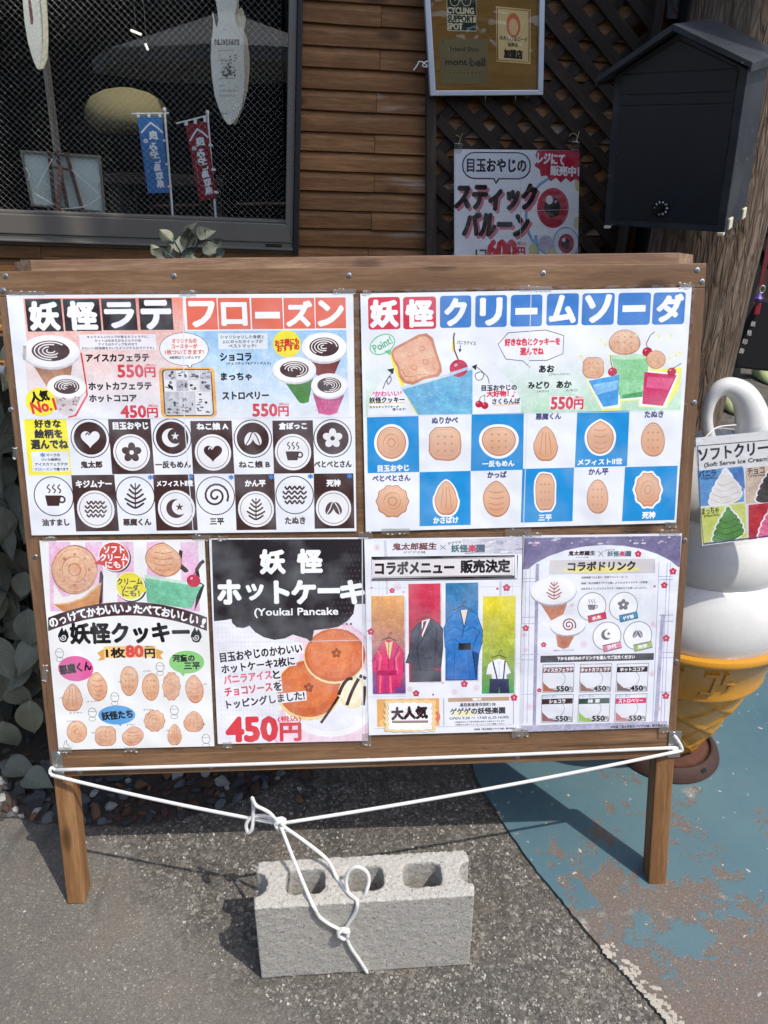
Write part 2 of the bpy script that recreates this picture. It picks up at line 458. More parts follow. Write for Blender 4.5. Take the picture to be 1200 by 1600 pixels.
    def ring(s, cx, cy, rx, ry=None, w=3, c=(0,0,0), n=32, a0=0, a1=360, ang=0):
        ry = rx if ry is None else ry; ca, sa = math.cos(R(ang)), math.sin(R(ang))
        of = []
        for k in range(n+1):
            a = R(a0+(a1-a0)*k/n)
            for q in (-w/2, w/2):
                x, y = (rx+q)*math.cos(a), (ry+q)*math.sin(a); of.append((x*ca-y*sa, x*sa+y*ca))
        s.put(s.lpts(cx, cy, of), [(2*k, 2*k+1, 2*k+3, 2*k+2) for k in range(n)], lin(c))
    def line(s, pts, w, c, closed=False, local=False, taper=False):
        if local:
            cx = sum(p[0] for p in pts)/len(pts); cy = sum(p[1] for p in pts)/len(pts)
            q = s.lpts(cx, cy, [(x-cx, y-cy) for x, y in pts])
        else: q = [s.P(*p) for p in pts]
        w = w/s.o[2]/2; n = len(q); out = []
        for i in range(n):
            a = q[i-1] if (i > 0 or closed) else q[i]; b = q[(i+1) % n] if (i < n-1 or closed) else q[i]
            dx, dy = b[0]-a[0], b[1]-a[1]; l = math.hypot(dx, dy) or 1
            k = 1.0
            if i > 0 and i < n-1 or closed:
                e1 = (q[i][0]-q[i-1][0], q[i][1]-q[i-1][1]); l1 = math.hypot(*e1) or 1
                cs = (e1[0]*dx+e1[1]*dy)/(l1*l); k = 1/max(0.5, abs(cs))
            ww = w*k*((1-i/(n-1))*0.8+0.2 if taper else 1)
            out += [(q[i][0]-dy/l*ww, q[i][1]+dx/l*ww), (q[i][0]+dy/l*ww, q[i][1]-dx/l*ww)]
        m = n if closed else n-1
        s.put(out, [(2*i, 2*i+1, (2*i+3) % (2*n), (2*i+2) % (2*n)) for i in range(m)], lin(c))
    def curve(s, pts, w, c, **k):
        s.line([(p.x, p.y) for p in smooth_path([(x, y, 0) for x, y in pts], 6)], w, c, **k)
    def text(s, t, cx, cy, w, h=None, c=(20,18,20), bold=0.0, ang=0.0, mirror=False, shear=0.0):
        """ink box centred on cx,cy, w wide and h tall"""
        v, f, x0, x1, y0, y1 = glyphs(t)
        W = (x1-x0) or 1; H = (y1-y0) or 1
        sx = w/W; sy = (h/H) if h else sx
        ca, sa = math.cos(R(ang)), math.sin(R(ang)); r = bold*(h if h else sx)
        offs = [(0, 0)]
        if bold:
            k = 4 if bold < 0.05 else 8
            offs = [(r*math.cos(2*math.pi*(i+.5)/k), r*math.sin(2*math.pi*(i+.5)/k)) for i in range(k)] + [(0, 0)]
        for i, (ox, oy) in enumerate(offs):
            of = []
            for (x, y) in v:
                a = (x-x0-W/2)*sx; b = -(y-y0-H/2)*sy
                if mirror: a = -a
                a += -b*shear; a += ox; b += oy
                of.append((a*ca-b*sa, a*sa+b*ca))
            if i: s.lock = 1; s.d += 0.0000008
            s.put(s.lpts(cx, cy, of), f, lin(c))
        s.lock = None
    def vtext(s, t, cx, y0, y1, size, c, bold=0, mirror=False):
        n = len(t)
        for i, ch in enumerate(t):
            s.text(ch, cx, y0+(y1-y0)*(i+.5)/n, size, size*0.95, c, bold, mirror=mirror)
    def done(s):
        for name, (V, F, C) in s.parts.items():
            if not V: continue
            if isinstance(name, tuple): name = name[0]
            me = bpy.data.meshes.new(name); me.from_pydata([tuple(v) for v in V], [], F)
            ca = me.color_attributes.new('ink', 'FLOAT_COLOR', 'POINT')
            ca.data.foreach_set('color', [x for c in C for x in (*c, 1.0)])
            me.materials.append(INK_PHOTO if name in ('picture', 'pictures') else s.ink)
            # every printed face looks out of the sheet
            n = -(s.inv.to_3x3() @ s.fr.y)
            flip = [p.index for p in me.polygons if p.normal.dot(n) < 0]
            if flip:
                bm = bmesh.new(); bm.from_mesh(me); bm.faces.ensure_lookup_table()
                bmesh.ops.reverse_faces(bm, faces=[bm.faces[i] for i in flip]); bm.to_mesh(me); bm.free()
            link(name, me, s.par)

BR = (74, 52, 52); INKB = (28, 25, 28); RED = (214, 62, 76); WHT = (247, 249, 251)

# plain decorations that stand where drawings of characters are printed in the photograph
def motif(A, k, cx, cy, r, fg, bgc, w=None):
    w = w or r*0.07
    k %= 8
    if k == 0:      # leaf of poured milk
        for i in range(5):
            y = cy-r*0.55+i*r*0.27; a = r*(0.28+0.10*i if i < 3 else 0.62-0.12*(i-3))
            A.curve([(cx-a, y-r*.12), (cx-a*.5, y+r*.06), (cx, y+r*.16), (cx+a*.5, y+r*.06), (cx+a, y-r*.12)], w*1.6, fg)
        A.line([(cx, cy-r*.75), (cx, cy+r*.75)], w, fg)
    elif k == 1:    # heart
        pts = []
        for i in range(30):
            t = 2*math.pi*i/30
            pts.append((cx+r*.62*math.sin(t)**3, cy-r*.62*(13*math.cos(t)-5*math.cos(2*t)-2*math.cos(3*t)-math.cos(4*t))/16))
        A.poly(pts, fg)
        A.curve([(cx-r*.3, cy-r*.2), (cx-r*.2, cy-r*.35), (cx-r*.05, cy-r*.2)], w, bgc)
    elif k == 2:    # whirl
        A.line([(cx+(r*.1+r*.065*i/3)*math.cos(i*.42), cy+(r*.1+r*.065*i/3)*math.sin(i*.42)) for i in range(32)], w*1.7, fg)
    elif k == 3:    # blossom
        for i in range(5):
            a = R(72*i-90); A.ell(cx+r*.38*math.cos(a), cy+r*.38*math.sin(a), r*.29, r*.24, fg, ang=72*i-90)
        A.ell(cx, cy, r*.15, r*.15, bgc)
    elif k == 4:    # cup with steam
        A.poly([(cx-r*.5, cy-r*.05), (cx+r*.42, cy-r*.05), (cx+r*.3, cy+r*.55), (cx-r*.36, cy+r*.55)], fg)
        A.ring(cx+r*.46, cy+r*.18, r*.17, r*.17, w*1.4, fg)
        for i in (-.3, 0, .3):
            A.curve([(cx+r*i, cy-r*.18), (cx+r*i+r*.09, cy-r*.34), (cx+r*i-r*.07, cy-r*.5), (cx+r*i+r*.05, cy-r*.68)], w, fg)
    elif k == 5:    # crescent and star
        A.ell(cx-r*.05, cy, r*.62, r*.62, fg); A.ell(cx+r*.2, cy-r*.1, r*.5, r*.5, bgc)
        A.poly([(cx+r*.2+r*(.28 if i % 2 == 0 else .11)*math.sin(R(36*i)), cy-r*.1-r*(.28 if i % 2 == 0 else .11)*math.cos(R(36*i))) for i in range(10)], fg)
    elif k == 6:    # waves
        for j in range(4):
            y = cy-r*.42+j*r*.28; a = r*.72*math.cos((j-1.5)*.42)
            A.curve([(cx-a+2*a*i/8, y+(r*.08 if i % 2 else -r*.08)) for i in range(9)], w*1.5, fg)
    else:           # two coffee beans
        for dx, an in ((-.27, 25), (.27, -25)):
            A.ell(cx+r*dx, cy, r*.26, r*.46, fg, ang=an)
            s_ = math.sin(R(an)); c_ = math.cos(R(an))
            A.curve([(cx+r*dx+s_*r*.42, cy-c_*r*.42), (cx+r*dx+r*.05, cy), (cx+r*dx-s_*r*.42, cy+c_*r*.42)], w, bgc)

CK1 = (226, 178, 146); CK2 = (196, 138, 108); CK3 = (238, 200, 170)
def cookie(A, k, cx, cy, rx, ry, halo=False, seed=0):
    """a plain pressed biscuit: round, square, bell, tall, scalloped or drop shaped, with pressed lines"""
    k %= 6; n = 36; pts = []
    for i in range(n):
        a = 2*math.pi*i/n; c, s_ = math.cos(a), math.sin(a)
        if k == 0: q = 1.0
        elif k == 1: q = 1/max(abs(c), abs(s_))**0.86*(1+.02*math.sin(5*a+seed))
        elif k == 2: q = (1.0 if s_ > 0 else .92)*(1+.20*s_*abs(c))
        elif k == 3: q = 1+.05*math.cos(2*a)+.03*math.sin(3*a+seed)
        elif k == 4: q = 1+.05*math.cos(10*a)
        else: q = 1-.22*max(0, -s_)**2*abs(c)+.08*math.sin(2*a+seed)
        pts.append((min(1.12, q)*c, min(1.12, q)*s_))
    P = lambda f: [(cx+rx*f*x, cy+ry*f*y) for x, y in pts]
    if halo: A.poly([(cx+(rx+rx*.17)*x, cy+(ry+rx*.17)*y) for x, y in pts], WHT)
    A.poly(P(1.0), (176, 112, 82)); A.poly(P(.965), CK2); 
    A.gpoly(P(.94), (240, 200, 168), (206, 146, 112)); A.gpoly(P(.86), (206, 150, 118), (238, 196, 164)); A.gpoly(P(.83), (236, 194, 162), (214, 158, 124))
    w = rx*.06
    if k in (0, 4):
        A.ring(cx, cy, rx*.52, ry*.52, w, CK2); A.ring(cx, cy, rx*.25, ry*.25, w, CK2); A.ring(cx+w*.5, cy+w*.6, rx*.52, ry*.52, w*.5, CK3)
    elif k in (1, 3):
        for i in range(3):
            for j in range(3):
                A.ell(cx+(i-1)*rx*.42, cy+(j-1)*ry*.42, rx*.07, ry*.06, CK2)
    elif k == 2:
        for t in (-.4, 0, .4):
            A.curve([(cx+rx*t*.6, cy-ry*.6), (cx+rx*t*.9, cy), (cx+rx*t*1.2, cy+ry*.62)], w, CK2)
    else:
        for t in (-.45, -.1, .25, .55):
            A.curve([(cx-rx*.5, cy+ry*t), (cx, cy+ry*(t+.09)), (cx+rx*.5, cy+ry*t)], w, CK2)
def cherry(A, cx, cy, r, stem):
    A.line([(cx, cy-r*.8)]+stem, r*.16, (110, 60, 50)); A.ell(cx, cy, r, r*.95, (190, 38, 70)); A.ell(cx-r*.3, cy-r*.35, r*.22, r*.16, (240, 170, 190), ang=-30)
def cup(A, cx, cy, rx, ry, body, bodycol, k, lid=(243, 243, 245), ink=BR):
    A.gpoly(body, tuple(int(x*.82) for x in bodycol), tuple(min(255, int(x*1.08)) for x in bodycol))
    A.ell(cx, cy+ry*.14, rx, ry, (205, 205, 212)); A.ell(cx, cy, rx, ry, lid); A.ell(cx, cy-ry*.02, rx*.86, ry*.83, (250, 248, 246))
    A.ell(cx, cy-ry*.02, rx*.66, ry*.64, ink); 
    for i in range(4): A.ring(cx, cy-ry*.02, rx*(.14+.14*i), ry*(.12+.14*i), rx*.045, (246, 240, 236), a0=40*k+30*i, a1=40*k+30*i+230)
def yen(A, t, cx, cy, w, h, c=RED):
    """price digits, the small tax note and the yen sign"""
    n = len(t); A.text(t, cx-w*.16, cy, w*.66, h, c, .055)
    A.text('円', cx+w*.35, cy+h*.1, w*.27, h*.78, c, .05)
    A.text('(税込)', cx+w*.36, cy-h*.48, w*.27, h*.26, c, .03)
# ------------------------------------------------------------------ ground
def m_asphalt():
    t = NT('asphalt'); v = t.coord()
    wob = t.node('ShaderNodeVectorMath', operation='ADD'); t.l.new(v, wob.inputs[0])
    nn = t.node('ShaderNodeTexNoise'); t.l.new(v, nn.inputs['Vector']); nn.inputs['Scale'].default_value = 210; nn.inputs['Detail'].default_value = 3
    sc = t.node('ShaderNodeVectorMath', operation='SCALE'); t.l.new(nn.outputs['Color'], sc.inputs[0]); sc.inputs['Scale'].default_value = 0.010
    t.l.new(sc.outputs[0], wob.inputs[1]); w = wob.outputs[0]
    def chips(scale):
        n = t.node('ShaderNodeTexVoronoi', feature='F1', distance='CHEBYCHEV'); t.l.new(w, n.inputs['Vector']); n.inputs['Scale'].default_value = scale
        e = t.node('ShaderNodeTexVoronoi', feature='DISTANCE_TO_EDGE'); t.l.new(w, e.inputs['Vector']); e.inputs['Scale'].default_value = scale
        s_ = t.node('ShaderNodeSeparateColor'); t.l.new(n.outputs['Color'], s_.inputs[0])
        return n.outputs['Distance'], s_, e.outputs['Distance']
    dA, sA, eA = chips(105); dB, sB, eB = chips(240); dC, sC, eC = chips(430)
    tone = [(0.0, (0.085, 0.080, 0.073)), (0.35, (0.150, 0.140, 0.126)), (0.75, (0.25, 0.235, 0.21)), (0.93, (0.36, 0.34, 0.305)), (1.0, (0.58, 0.55, 0.50))]
    cA = t.mix(t.ramp(dA, [(.42, 0.0), (.62, .85)]), t.ramp(sA.outputs[0], tone), (0.05, 0.047, 0.043))
    cB = t.mix(t.ramp(dB, [(.40, 0.0), (.65, .8)]), t.ramp(sB.outputs[0], tone), (0.06, 0.057, 0.052))
    cC = t.mix(t.ramp(dC, [(.40, 0.0), (.70, .55)]), t.ramp(sC.outputs[0], [(0.0, (0.14, 0.133, 0.12)), (0.6, (0.215, 0.205, 0.187)), (0.94, (0.29, 0.275, 0.25)), (1.0, (0.62, 0.6, 0.55))]), (0.10, 0.095, 0.087))
    # a big chip shows where its random value is high, finer grit fills the rest
    kA = t.math('MULTIPLY', t.ramp(sA.outputs[1], [(0.42, 0.0), (0.44, 1.0)]), t.ramp(dA, [(.48, 1.0), (.56, 0.0)]))
    coarse = t.mix(1.0, t.mix(kA, cB, cA), (.84, .84, .84), 'MULTIPLY')
    g = t.node('ShaderNodeSeparateXYZ'); t.l.new(v, g.inputs[0])
    ln = t.math('ADD', t.math('MULTIPLY', g.outputs[0], -1.0), t.math('MULTIPLY', g.outputs[1], -1.15))
    ln = t.math('ADD', ln, t.math('MULTIPLY', t.noise(v, 9, 5, .65), 0.34))
    patch = t.ramp(t.math('ADD', ln, 1.0), [(0.28, 0.0), (0.44, 0.88)])
    col = t.mix(patch, coarse, cC)
    big = t.noise(v, 3.5, 5, 0.62); col = t.mix(t.ramp(big, [(0.35, 0.5), (0.68, 0.0)]), col, (0.085, 0.08, 0.074))
    brn = t.noise(v, 8, 3); col = t.mix(t.ramp(brn, [(0.5, 0.0), (0.75, 0.35)]), col, (0.20, 0.172, 0.135))
    strk = t.noise(t.coord(scale=(7, 1.2, 1), rot=(0, 0, R(25))), 1.6, 4); col = t.mix(t.ramp(strk, [(.58, 0.0), (.68, .55)]), col, (0.055, 0.053, 0.05))
    hA = t.math('MULTIPLY', t.math('SUBTRACT', 0.75, dA), t.math('ADD', t.math('MULTIPLY', sA.outputs[2], .8), .5)); hB = t.math('MULTIPLY', t.math('SUBTRACT', 0.7, dB), t.math('ADD', t.math('MULTIPLY', sB.outputs[2], .5), .2))
    hC = t.math('MULTIPLY', t.math('SUBTRACT', .7, dC), .22)
    m1 = t.node('ShaderNodeMix', data_type='FLOAT'); t.l.new(kA, m1.inputs[0]); t.l.new(hB, m1.inputs[2]); t.l.new(hA, m1.inputs[3])
    m2 = t.node('ShaderNodeMix', data_type='FLOAT'); t.l.new(patch, m2.inputs[0]); t.l.new(m1.outputs[0], m2.inputs[2]); t.l.new(hC, m2.inputs[3])
    col = t.mix(1.0, col, (0.96, 0.93, .885), 'MULTIPLY')
    nb = t.bump(m2.outputs[0], 0.0042, 0.9); nb = t.bump(t.noise(v, 900, 2), 0.0006, 0.7, nb)
    return t.fin(col, t.ramp(sB.outputs[2], [(0, 0.5), (1, 0.85)]), nb, 0.4)
b = MB(); b.add([(-60,-60,0),(60,-60,0),(60,60,0),(-60,60,0)], [(0,1,2,3)])
tag(b.obj('asphalt_ground', m_asphalt()), kind='structure')

def m_bluefloor():
    t = NT('worn_blue_paint'); v = t.coord()
    n1 = t.noise(v, 5.5, 8, 0.62, 0.5); n2 = t.noise(v, 30, 6, 0.7, 0.3); n3 = t.noise(v, 2.2, 3); n4 = t.noise(v, 260, 3); n5 = t.noise(v, 110, 5, .7)
    blue = t.ramp(n3, [(0.3, (0.070, 0.138, 0.178)), (0.7, (0.105, 0.180, 0.202))])
    blue = t.mix(t.ramp(n2, [(0.4, 0.0), (0.8, 0.45)]), blue, (0.11, 0.20, 0.22))
    bare = t.ramp(n4, [(0.3, (0.115, 0.090, 0.076)), (0.7, (0.185, 0.148, 0.125))])
    # bare where feet pass: towards the near right corner and along the edge
    g = t.node('ShaderNodeSeparateXYZ'); t.l.new(v, g.inputs[0])
    near = t.math('MULTIPLY', t.math('SUBTRACT', 1.32, g.outputs[1]), 0.34)
    wear = t.math('ADD', t.math('MULTIPLY', n5, .10), t.math('ADD', t.math('ADD', t.math('MULTIPLY', n1, 0.66), t.math('MULTIPLY', n2, 0.42)), near))
    wear = t.math('SUBTRACT', wear, .062)
    k = t.ramp(wear, [(0.585, 0.0), (0.615, 1.0)])
    col = t.mix(k, blue, bare)
    prim = t.math('MULTIPLY', t.ramp(wear, [(0.575, 0.0), (0.59, 1.0), (0.63, 1.0), (0.66, 0.0)]), t.ramp(t.noise(v, 7, 3), [(0.60, 0.0), (0.68, 1.0)]))
    prim = t.math('MULTIPLY', prim, t.ramp(n4, [(0.4, 0.2), (0.6, 1.0)]))
    col = t.mix(prim, col, (0.46, 0.42, 0.36))
    fl_ = t.math('MULTIPLY', k, t.ramp(t.noise(v, 190, 4, .7), [(.56, 0.0), (.60, .7)])); col = t.mix(t.math('MULTIPLY', fl_, t.ramp(n1, [(.5, 1.0), (.62, .0)])), col, blue)
    sp2 = t.math('MULTIPLY', k, t.ramp(t.noise(v, 340, 2), [(.63, 0.0), (.67, .8)])); col = t.mix(sp2, col, (.34, .30, .26))
    sp = t.ramp(t.noise(v, 60, 3, 0.5), [(0.70, 0.0), (0.72, 1.0)]); col = t.mix(sp, col, (0.45, 0.42, 0.37))
    hgt = t.math('ADD', t.math('MULTIPLY', k, -1.0), t.math('MULTIPLY', n4, 0.5))
    nb = t.bump(hgt, 0.0008, 0.6); nb = t.bump(t.noise(v, 420, 2), 0.0008, 0.6, nb)
    return t.fin(col, t.ramp(k, [(0, 0.48), (1, 0.8)]), nb, 0.4)
m_floor = m_bluefloor()
edge_px = [(742,1208),(748,1226),(760,1245),(782,1281),(798,1306),(815,1331),(838,1362),(866,1397),(899,1437),(932,1477),(955,1503),(980,1529),(1004,1556),(1024,1580),(1045,1604),(1085,1654),(1150,1740)]
epts = [at_z(x, y) for x, y in edge_px]
dense = smooth_path(epts, 10)
edge = [(p.x + 0.0035*mnoise.noise((p.x*60, p.y*60, 1)), p.y + 0.0035*mnoise.noise((p.x*60, p.y*60, 9))) for p in dense]
back = [(edge[0][0]+0.01, 1.8), (0.10, 2.4)]
poly = [(0.10, 2.4)] + [(edge[0][0]-0.01, 1.7)] + edge + [(edge[-1][0]+0.3, 0.3), (6, 0.3), (6, 2.9), (0.10, 2.9)]
H = 0.007
b = MB(); n = len(poly)
b.add([(x,y,H) for x,y in poly] + [(x,y,-0.002) for x,y in poly], [tuple(range(n))] + [(i, i+n, (i+1)%n+n, (i+1)%n) for i in range(n)])
fl = tag(b.obj('painted_floor', m_floor), kind='structure')
# pale crust of filler along the broken edge
m_crust = m_plain('pale_filler', (0.42, 0.385, 0.33), 0.85, 0.2, 0, 0.35, 90, 0.0015, 300)
b = MB(); rnd = random.Random(5)
for i in range(len(edge)-1):
    for q in range(4):
        u = rnd.random(); x = edge[i][0]*(1-u)+edge[i+1][0]*u; y = edge[i][1]*(1-u)+edge[i+1][1]*u
        k = mnoise.noise((x*7, y*7, 3))
        if k+.5*mnoise.noise((x*28, y*28, 8)) < rnd.uniform(.05,.4): continue
        x += rnd.choice((rnd.uniform(-0.002, 0.008), rnd.uniform(0, .045)))*(.4+k); y += rnd.uniform(-0.002, 0.010); r = rnd.uniform(0.0016, 0.0048)
        b.add([(x-r, y-r*rnd.uniform(.5,1), H), (x+r*rnd.uniform(.5,1.2), y-r, H), (x+r, y+r*rnd.uniform(.5,1), H), (x-r*.7, y+r, H), (x, y, H+rnd.uniform(0.0003,0.0008))], [(0,1,4),(1,2,4),(2,3,4),(3,0,4)])
crust = b.obj('edge_filler', m_crust, fl); tag(crust, kind='stuff')

# loose chips standing up out of the worn asphalt
m_chip = None
def m_chips():
    t = NT('asphalt_chips'); v = t.coord()
    c = t.voro(v, 140, out='Color'); s_ = t.node('ShaderNodeSeparateColor'); t.l.new(c, s_.inputs[0])
    col = t.ramp(s_.outputs[0], [(0.0, (0.09, 0.084, 0.076)), (0.5, (0.19, 0.178, 0.158)), (0.85, (0.30, 0.28, 0.25)), (1.0, (0.55, 0.52, 0.47))])
    return t.fin(col, 0.65, t.bump(t.noise(v, 700, 2), 0.0006, 0.6), 0.4)
rnd = random.Random(11); b = MB()
def inside_floor(x, y):
    # floor lies to the right of the edge curve
    for i in range(len(edge)-1):
        if min(edge[i][1], edge[i+1][1]) <= y <= max(edge[i][1], edge[i+1][1]):
            u = (y-edge[i][1])/((edge[i+1][1]-edge[i][1]) or 1e-6)
            return x > edge[i][0]*(1-u)+edge[i+1][0]*u-0.004
    return x > 0.22 if y > 1.3 else False
cnt = 0
while cnt < 6500:
    x = rnd.uniform(-0.75, 0.62); y = rnd.uniform(0.72, 1.42)
    ln = -x-1.15*y+1.0+0.3*mnoise.noise((x*4, y*4, 0))*0.5
    if ln > 0.22 and rnd.random() < 0.93: continue
    if inside_floor(x, y): continue
    r = rnd.uniform(0.0016, 0.0042); a0 = rnd.uniform(0, 6.28); m = rnd.choice((4,5,5,6)); h = r*rnd.uniform(0.25, 0.55)
    base = [(x+r*rnd.uniform(.7,1.2)*math.cos(a0+6.283*i/m), y+r*rnd.uniform(.7,1.2)*math.sin(a0+6.283*i/m), -0.0005) for i in range(m)]
    top = [(x+(p[0]-x)*.62, y+(p[1]-y)*.62, h*rnd.uniform(.75,1.15)) for p in base]
    b.add(base+top, [tuple(range(m, 2*m))]+[(i, (i+1)%m, (i+1)%m+m, i+m) for i in range(m)]); cnt += 1
tag(b.obj('asphalt_grit', m_chips()), kind='stuff')

# gravel bed by the wall
m_soil = m_plain('dark_soil', (0.075, 0.062, 0.050), 0.9, 0.2, 0, 0.5, 60, 0.004, 160)
gpx = [(-90,1268),(0,1277),(60,1283),(130,1290),(200,1291),(262,1284),(330,1268),(395,1244),(440,1222),(470,1200)]
gp = smooth_path([at_z(x, y) for x, y in gpx], 5)
pl = [(p.x+0.008*mnoise.noise((p.x*30,p.y*30,2)), p.y+0.008*mnoise.noise((p.x*30,p.y*30,5))) for p in gp]
poly = [(-2.2, pl[0][1])] + pl + [(pl[-1][0]+.02, 2.3), (-2.2, 2.2)]
n = len(poly); b = MB(); b.add([(x,y,0.004) for x,y in poly], [tuple(range(n))])
bed = tag(b.obj('gravel_bed', m_soil), kind='structure')
stone_mats = [m_plain('blue_grey_stone', (0.13, 0.138, 0.145), 0.75, 0.3, 0, 0.35, 60, 0.001, 250), m_plain('dark_stone', (0.06, 0.062, 0.066), 0.75, 0.3, 0, 0.35, 60, 0.001, 250),
              m_plain('pale_stone', (0.36, 0.36, 0.34), 0.75, 0.3, 0, 0.2, 60, 0.001, 250), m_plain('red_brown_stone', (0.085, 0.048, 0.038), 0.75, 0.3, 0, 0.4, 60, 0.001, 250),
              m_plain('ochre_stone', (0.17, 0.10, 0.055), 0.75, 0.3, 0, 0.3, 60, 0.001, 250)]
def stone_mesh(seed, mat, sub=2):
    bm = bmesh.new(); bmesh.ops.create_icosphere(bm, subdivisions=3, radius=1)
    r2 = random.Random(seed); o = Vector((r2.uniform(-9,9), r2.uniform(-9,9), r2.uniform(-9,9)))
    planes = [(Vector((r2.gauss(0,1), r2.gauss(0,1), r2.gauss(0,1))).normalized(), r2.uniform(.42,.78)) for _ in range(11)]
    for v in bm.verts:
        p = v.co.copy()
        for nrm, d in planes:
            q = p.dot(nrm)
            if q > d: p -= nrm*(q-d)
        p *= 1+0.12*mnoise.noise(p*1.6+o); v.co = (p.x*1.15, p.y*.85, p.z*.7)
    me = bpy.data.meshes.new('stone'); bm.to_mesh(me); bm.free(); me.materials.append(mat); return me
smesh = [[stone_mesh(10*m+i, mt) for i in range(4)] for m, mt in enumerate(stone_mats)]
rnd = random.Random(3); placed = []
def gravel_front(x):
    for i in range(len(pl)-1):
        if pl[i][0] <= x <= pl[i+1][0]:
            u = (x-pl[i][0])/((pl[i+1][0]-pl[i][0]) or 1); return pl[i][1]*(1-u)+pl[i+1][1]*u
    return pl[0][1]
tries = 0
while len(placed) < 230 and tries < 9000:
    tries += 1
    x = rnd.uniform(-1.0, -0.20); y0 = gravel_front(x); y = y0+abs(rnd.gauss(0, 0.09))+0.005
    r = rnd.choice((0.010, 0.012, 0.014, 0.018, 0.022, 0.028)) if x < -.62 else rnd.choice((0.009, 0.011, 0.013, 0.016, 0.021))
    if y > 1.75 or any((x-a)**2+(y-b2)**2 < ((r+q)*0.72)**2 for a, b2, q in placed): continue
    placed.append((x, y, r))
    red = x > -0.62 and y > y0+0.01
    m = rnd.choices(range(5), (1,2,1,6,1.5) if red else (5,5,1.2,.5,.3))[0]
    o = link('stone', smesh[m][rnd.randrange(4)], bed, Matrix.Translation((x, y, 0.004+r*.28)) @ Euler((rnd.uniform(-.5,.5), rnd.uniform(-.5,.5), rnd.uniform(0,6.28))).to_matrix().to_4x4() @ Matrix.Diagonal((r, r, r, 1)))
b = MB()
for i in range(1500):
    x = rnd.uniform(-1.1, -0.16); y = gravel_front(x)+abs(rnd.gauss(0, 0.12))+rnd.uniform(-.01,.01); r = rnd.uniform(0.002, 0.006)
    b.add([(x-r,y,.003),(x,y-r,.003),(x+r*.8,y,.003),(x,y+r,.003),(x+r*.2,y,.003+r*.8)], [(0,1,4),(1,2,4),(2,3,4),(3,0,4)])
tag(b.obj('small_gravel', stone_mats[1], bed), kind='stuff')

# ------------------------------------------------------------------ the shop wall behind
YAW = R(7.5); TILT = R(2.2)
wx = Vector((math.cos(YAW), math.sin(YAW), 0)); wz = Vector((0,0,1))
wx2 = wx*math.cos(TILT) - wz*math.sin(TILT); wz2 = wx*math.sin(TILT) + wz*math.cos(TILT)
WF = Frame(at_y(565, 240, 2.30), wx2, wz2)
W = lambda x, y, d=0.0: WF.loc(x, y, d)

wall = thing('shop_wall', 'brown lapped timber wall of the shop between window and lattice', 'wall', WF.M(0, 0, -1.38))
Z0 = 1.38
# siding boards, one row after another, each lapping over the one below
rows_px = [(565,6),(565,39),(565,73),(565,109),(565,140),(565,172.5),(565,205),(565,237),(565,268),(565,298),(565,328),(565,357),(565,386)]
zs = [W(*p)[1] for p in rows_px]
pitch = (zs[0]-zs[-1])/(len(zs)-1)
xl_top = W(472, 0)[0]; xl_bot = W(464, 395)[0]; xl = min(xl_top, xl_bot)-0.012
xr = W(962, 200)[0]
win_bot = W(200, 383)[1]
rnd = random.Random(21)
def plank(x0, x1, z0, tilt=0.019):
    # thick at its lower edge, thin at the top
    b = MB(); h = pitch+0.014; d = rnd.uniform(-.0012, .0012); sg = rnd.uniform(-.0018, .0018)
    x0 += .0003; x1 -= .0003
    b.prism([(-0.0,0),(0,0)], 0, 0) if False else None
    n = 6; v = []; f = []
    for i in range(n+1):
        x = x0+(x1-x0)*i/n; w_ = 0.0011*mnoise.noise((x*5, z0*40, 3)) + sg*(i/n-.5)
        v += [(x, -tilt+d+w_, z0+w_*1.2), (x, -tilt+d+w_+.0015, z0+h*.5), (x, d+w_*.5-0.001, z0+h), (x, d+.006, z0+h), (x, .004, z0+w_*1.2)]
    for i in range(n):
        a = i*5; c = a+5
        for k in range(5): f.append((a+k, a+(k+1)%5, c+(k+1)%5, c+k))
    f += [(4,3,2,1,0), tuple(range(n*5, n*5+5))]
    b.add(v, f); return b
for k in range(-6, len(zs)+14):
    z = zs[-1] + pitch*(len(zs)-1-k) + rnd.uniform(-.0012, .0012)
    below = z < win_bot - pitch*0.3
    if z+Z0 < 0.05: continue
    x0 = xl if not below else -1.9
    xj = W(590-8*(k/12.0)-(0), 200)[0] + rnd.uniform(-.004,.004)
    cuts = [x0, xj, xr] if k % 2 else [x0, xr]
    if below: cuts = [x0, -0.95+0.1*rnd.random()] + cuts[1:]
    for a, c in zip(cuts[:-1], cuts[1:]):
        plank(a, c, 0).obj('plank', m_side, wall, T3(0, 0, z+Z0), bevel=0.0008, seg=1)
# nails, two per board end
m_nail = m_plain('rusty_nail', (0.05, 0.035, 0.028), 0.7)
nb_ = MB(); nb_.lathe([(0.0016, 0), (0.0016, 0.0012), (0.0006, 0.0018)], 8)
nme = nb_.mesh('nail', m_nail)
for i, z in enumerate(zs):
    for px in ((476, 520, 604, 640) if i % 2 else (476, 604)):
        x = W(px, 200)[0]+rnd.uniform(-.006,.006)
        link('nail', nme, wall, Matrix.Translation((x, -0.0105, z+Z0+.014+rnd.uniform(-.004,.006))) @ Matrix.Rotation(math.pi/2, 4, 'X'))
m_backing = m_plain('dark_backing', (0.03, 0.022, 0.017), 0.9)
b = MB()
b.box(-1.95, xr, 0.006, 0.07, 0.0, win_bot+Z0-0.01); b.box(xl, xr, 0.006, 0.07, win_bot+Z0-0.01, 2.75); b.box(-3.6, -1.95, 0.006, 0.07, 0.0, 2.75)
b.obj('backing', m_backing, wall)

